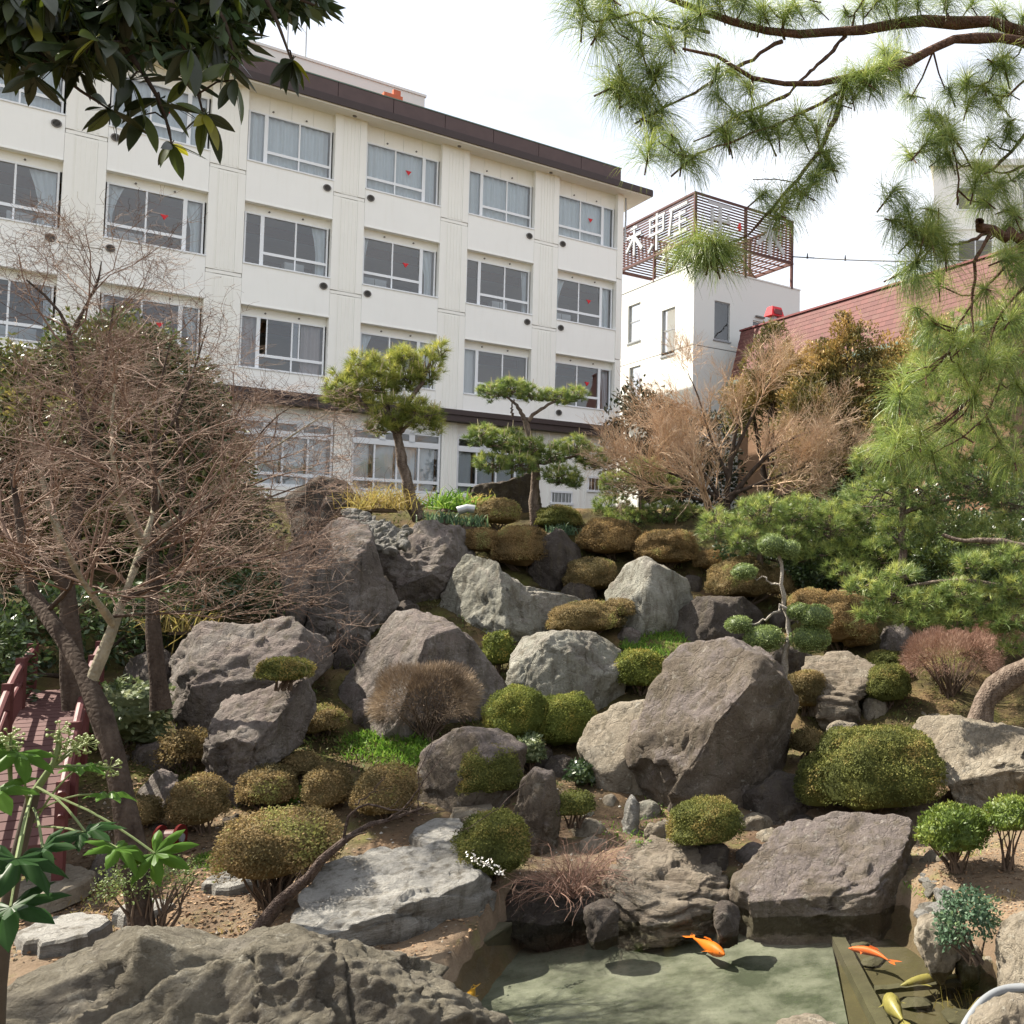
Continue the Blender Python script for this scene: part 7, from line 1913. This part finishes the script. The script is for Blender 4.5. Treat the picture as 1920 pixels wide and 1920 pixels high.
# ------------------------------------------------------------------ little red bridge at the left
ba = pt(28, 1590, 16.0); bb = pt(122, 1292, 20.6)
dv = bb - ba; ln = np.linalg.norm(dv[:2]); dh = np.array([dv[0], dv[1], 0]) / ln; sd_ = np.array([dh[1], -dh[0], 0])
br = root('garden_bridge', ba, 'narrow faded red wooden bridge with railings at the left, half hidden by the fatsia', 'bridge')
hw = .37
def bpnt(t, s, z): return dh * ln * t + sd_ * s + np.array([0, 0, dv[2] * t + .30 * math.sin(math.pi * t) + z])
npk = 30
for i in range(npk):
    t0, t1 = i / npk + .002, (i + 1) / npk - .002
    V = [bpnt(t, s, z) for z in (-.05, 0) for t in (t0, t1) for s in (-hw, hw)]
    Acc().add(V, [(0, 1, 3, 2), (4, 6, 7, 5), (0, 4, 5, 1), (2, 3, 7, 6), (0, 2, 6, 4), (1, 5, 7, 3)]).build('plank', M['bridgedeck'], br)
for sg in (-1, 1):
    for z, r_ in ((.62, .045), (.36, .03)):
        Acc().tube([bpnt(t, sg * (hw + .02), z) for t in np.linspace(-.02, 1.02, 12)], r_, 8).build('handrail', M['bridgered'], br)
    for t in (0, .25, .5, .75, 1):
        p = bpnt(t, sg * (hw + .02), 0)
        Acc().box(p[0] - .05, p[0] + .05, p[1] - .05, p[1] + .05, p[2] - .5, p[2] + .72).build('post', M['bridgered'], br)
    Acc().tube([bpnt(t, sg * (hw - .08), -.12) for t in np.linspace(0, 1, 10)], .07, 6).build('beam', M['bridgered'], br)

# ------------------------------------------------------------------ fatsia in the lower left foreground
M['fatsia'] = mat_bigleaf('glossy fatsia leaf', (.060, .125, .018), .35, .06)
M['fatsia2'] = mat_bigleaf('dark glossy fatsia leaf', (.018, .045, .012), .2, .06)
M['fatsiastem'] = mat_plain('pale green fatsia stalk', (.12, .155, .055), .6, .15, 12)
M['fatsiawood'] = mat_plain('brown fatsia stem', (.06, .048, .034), .9, .25, 20)
M['fatsiabud'] = mat_plain('yellow green flower bud', (.20, .24, .08), .6, .2, 20)
def fatsia_leaf(mat, Rr=.17, lobes=8, seed=0):
    rs = np.random.RandomState(seed)
    V = [(0, 0, 0)]; n = lobes * 6
    span = math.radians(300)
    for i in range(n + 1):
        t = i / n; a = -span / 2 + span * t
        ph = (t * lobes) % 1
        r = Rr * (.40 + .60 * (1 - abs(2 * ph - 1)) ** .8) * (1.0 - .30 * abs(2 * t - 1) ** 1.5)
        z = -.50 * r * (r / Rr) + .03 * math.sin(ph * math.pi)
        V.append((r * math.cos(a), r * math.sin(a), z))
        V.append((r * .5 * math.cos(a), r * .5 * math.sin(a), -.05 * r + .02 * math.sin(ph * math.pi)))
    T_ = []; Q = []
    for i in range(n):
        o0, i0, o1, i1 = 1 + 2 * i, 2 + 2 * i, 3 + 2 * i, 4 + 2 * i
        Q.append((i0, o0, o1, i1)); T_.append((0, i0, i1))
    a_ = Acc(); a_.add(V, Q); a_.add(V, None, T_)
    return a_.data('leaf', [mat], True)
fb = pt(-20, 2050, 5.6); fb[2] = .3
ft = root('fatsia_shrub', fb, 'fatsia with big lobed glossy leaves and pale umbels in the lower left foreground', 'shrub')
FM = [fatsia_leaf(M['fatsia'], .145, 7, 1), fatsia_leaf(M['fatsia2'], .15, 7, 2), fatsia_leaf(M['fatsia'], .13, 7, 3)]
hub = pt(62, 1490, 5.6)
Acc().tube(polyline([fb, fb + np.array([0, .1, .9]), pt(-5, 1760, 5.6), pt(30, 1600, 5.6), hub], 14) - fb, np.linspace(.05, .022, 14), 9).build('stem', M['fatsiawood'], ft, True)
leaves = [(35, 1410, 5.5, 0, 1.2), (145, 1440, 5.6, 2, 1.0), (200, 1490, 5.5, 0, .8), (220, 1590, 5.2, 0, 1.05), (160, 1560, 5.3, 1, .9), (290, 1600, 5.2, 2, 1.15), (80, 1590, 5.2, 1, .9), (30, 1610, 5.1, 1, 1.4), (20, 1700, 5.1, 1, 1.3), (-10, 1480, 5.4, 0, 1.2)]
rs = np.random.RandomState(9)
for (a, b, R_, k, s) in leaves:
    w_ = pt(a, b, R_)
    base_ = hub + (w_ - hub) * .06 + np.array([0, 0, rs.uniform(-.15, .05)])
    Acc().tube(polyline([base_, (base_ + w_) / 2 + np.array([0, 0, .04]), w_], 6) - fb, [.0045] * 6, 6).build('leaf_stalk', M['fatsiastem'], ft)
    o = part('leaf', FM[k], ft, tuple(w_ - fb)); o.scale = (s, s, s)
    d = w_ - hub
    az = math.atan2(d[1], d[0])
    o.rotation_euler = (Matrix.Rotation(az, 4, 'Z') @ Matrix.Rotation(math.radians(rs.uniform(-5, 28)), 4, 'Y') @ Matrix.Rotation(rs.normal() * .45, 4, 'X')).to_euler()
bud = Acc(); V_, T_ = ico(1)
ub = [(112, 1372, 5.6), (140, 1400, 5.6), (205, 1440, 5.6), (160, 1395, 5.65), (12, 1400, 5.5), (118, 1405, 5.6), (20, 1385, 5.5)]
main = [hub, pt(88, 1450, 5.6), pt(108, 1425, 5.6)]
Acc().tube(np.array(polyline([hub, pt(88, 1450, 5.6), pt(110, 1420, 5.6), pt(112, 1385, 5.6)], 8)) - fb, np.linspace(.016, .007, 8), 7).build('flower_stalk', M['fatsiastem'], ft, True)
for (a, b, R_) in ub:
    c = pt(a, b, R_)
    j = pt(100, 1438, 5.6) if a > 60 else pt(20, 1470, 5.5)
    Acc().tube(np.array(polyline([j, (j + c) / 2 + np.array([0, 0, .01]), c], 6)) - fb, [.007, .006, .006, .005, .005, .005], 6).build('flower_stalk', M['fatsiastem'], ft, True)
    u = Acc()
    for q in range(26):
        d = nrm(rs.normal(size=3)); e = c + d * .042
        u.tube([c - fb, e - fb], [.0012, .0012], 3, cap=False)
        u.add(V_ * .0065 + e - fb, None, T_)
    u.build('umbel', M['fatsiabud'], ft)
# low undergrowth between the boulders
rs = np.random.RandomState(71)
n = 2600
px_ = rs.uniform(240, 1760, n); py_ = rs.uniform(950, 1520, n)
P = pt(px_, py_, hit(px_, py_)); P[:, 2] = terrain(P[:, 0], P[:, 1])
f_ = fbm(P * .9 + 3, 3, 8); P = P[f_ > -.1]; n = len(P)
k = 16
O = np.repeat(P, k, 0) + rs.normal(size=(n * k, 3)) * np.array([.09, .09, .02]); D = nrm(rs.normal(size=(n * k, 3)) * .6 + np.array([0, 0, .8]))
V, Q = cards(O, D, rdir(rs, n * k), rs.uniform(.04, .12, n * k), rs.uniform(.012, .03, n * k))
M['under'] = mat_leaf('mixed undergrowth', [(0, (.06, .045, .02)), (.45, (.085, .085, .028)), (.8, (.085, .13, .03)), (1, (.22, .17, .07))], .25, .7)
o = Acc().add(V, Q, None, np.clip(np.repeat(rs.normal(.45, .25, n), k) + rs.normal(size=n * k) * .12, 0, 1)).build('undergrowth', M['under']); tag(o, None, None, None, 'stuff')

# pebbles and grit on the bare soil
rs = np.random.RandomState(83)
n = 2000
px_ = rs.uniform(0, 1920, n); py_ = rs.uniform(1480, 1800, n)
P = pt(px_, py_, hit(px_, py_)); P[:, 2] = terrain(P[:, 0], P[:, 1])
P = P[~inpoly(P[:, 0], P[:, 1], POND)]; n = len(P)
oc = np.array([(1, 0, 0), (0, 1, 0), (-1, 0, 0), (0, -1, 0), (0, 0, .7), (0, 0, -.7)], float); ot = np.array([(0, 1, 4), (1, 2, 4), (2, 3, 4), (3, 0, 4), (1, 0, 5), (2, 1, 5), (3, 2, 5), (0, 3, 5)])
sz_ = (.006 + .024 * rs.uniform(0, 1, n) ** 3)[:, None, None] * rs.uniform(.6, 1.4, (n, 1, 3))
V = (P[:, None] + oc[None] * sz_ + rs.normal(size=(n, 6, 3)) * sz_ * .2).reshape(-1, 3)
T_ = (np.arange(n)[:, None, None] * 6 + ot[None]).reshape(-1, 3)
M['grit'] = mat_leaf('mixed grit', [(0, (.10, .085, .07)), (.5, (.24, .21, .17)), (1, (.42, .40, .36))], 0, .9)
o = Acc().add(V, None, T_, np.repeat(np.clip(rs.normal(.5, .3, n), 0, 1), 8)).build('grit', M['grit']); tag(o, None, None, None, 'stuff')
blades('sparse dry weeds on the sunny soil at the right', (1830, 1650, 100, 50), 1600, (.03, .11), 'drygrass', 21, wd=.008, lean=.9)
blades('thin dry grass on the soil at the lower left', (330, 1700, 220, 60), 1100, (.03, .09), 'drygrass', 22, wd=.008, lean=.9)

blades('low green weeds along the right bank and around the junipers', (1800, 1640, 110, 60), 900, (.03, .10), 'grass', 23, wd=.014, lean=.9)
blades('low green weeds between the stones in the middle foreground', (1230, 1545, 170, 50), 900, (.03, .09), 'grass', 24, wd=.014, lean=.9)
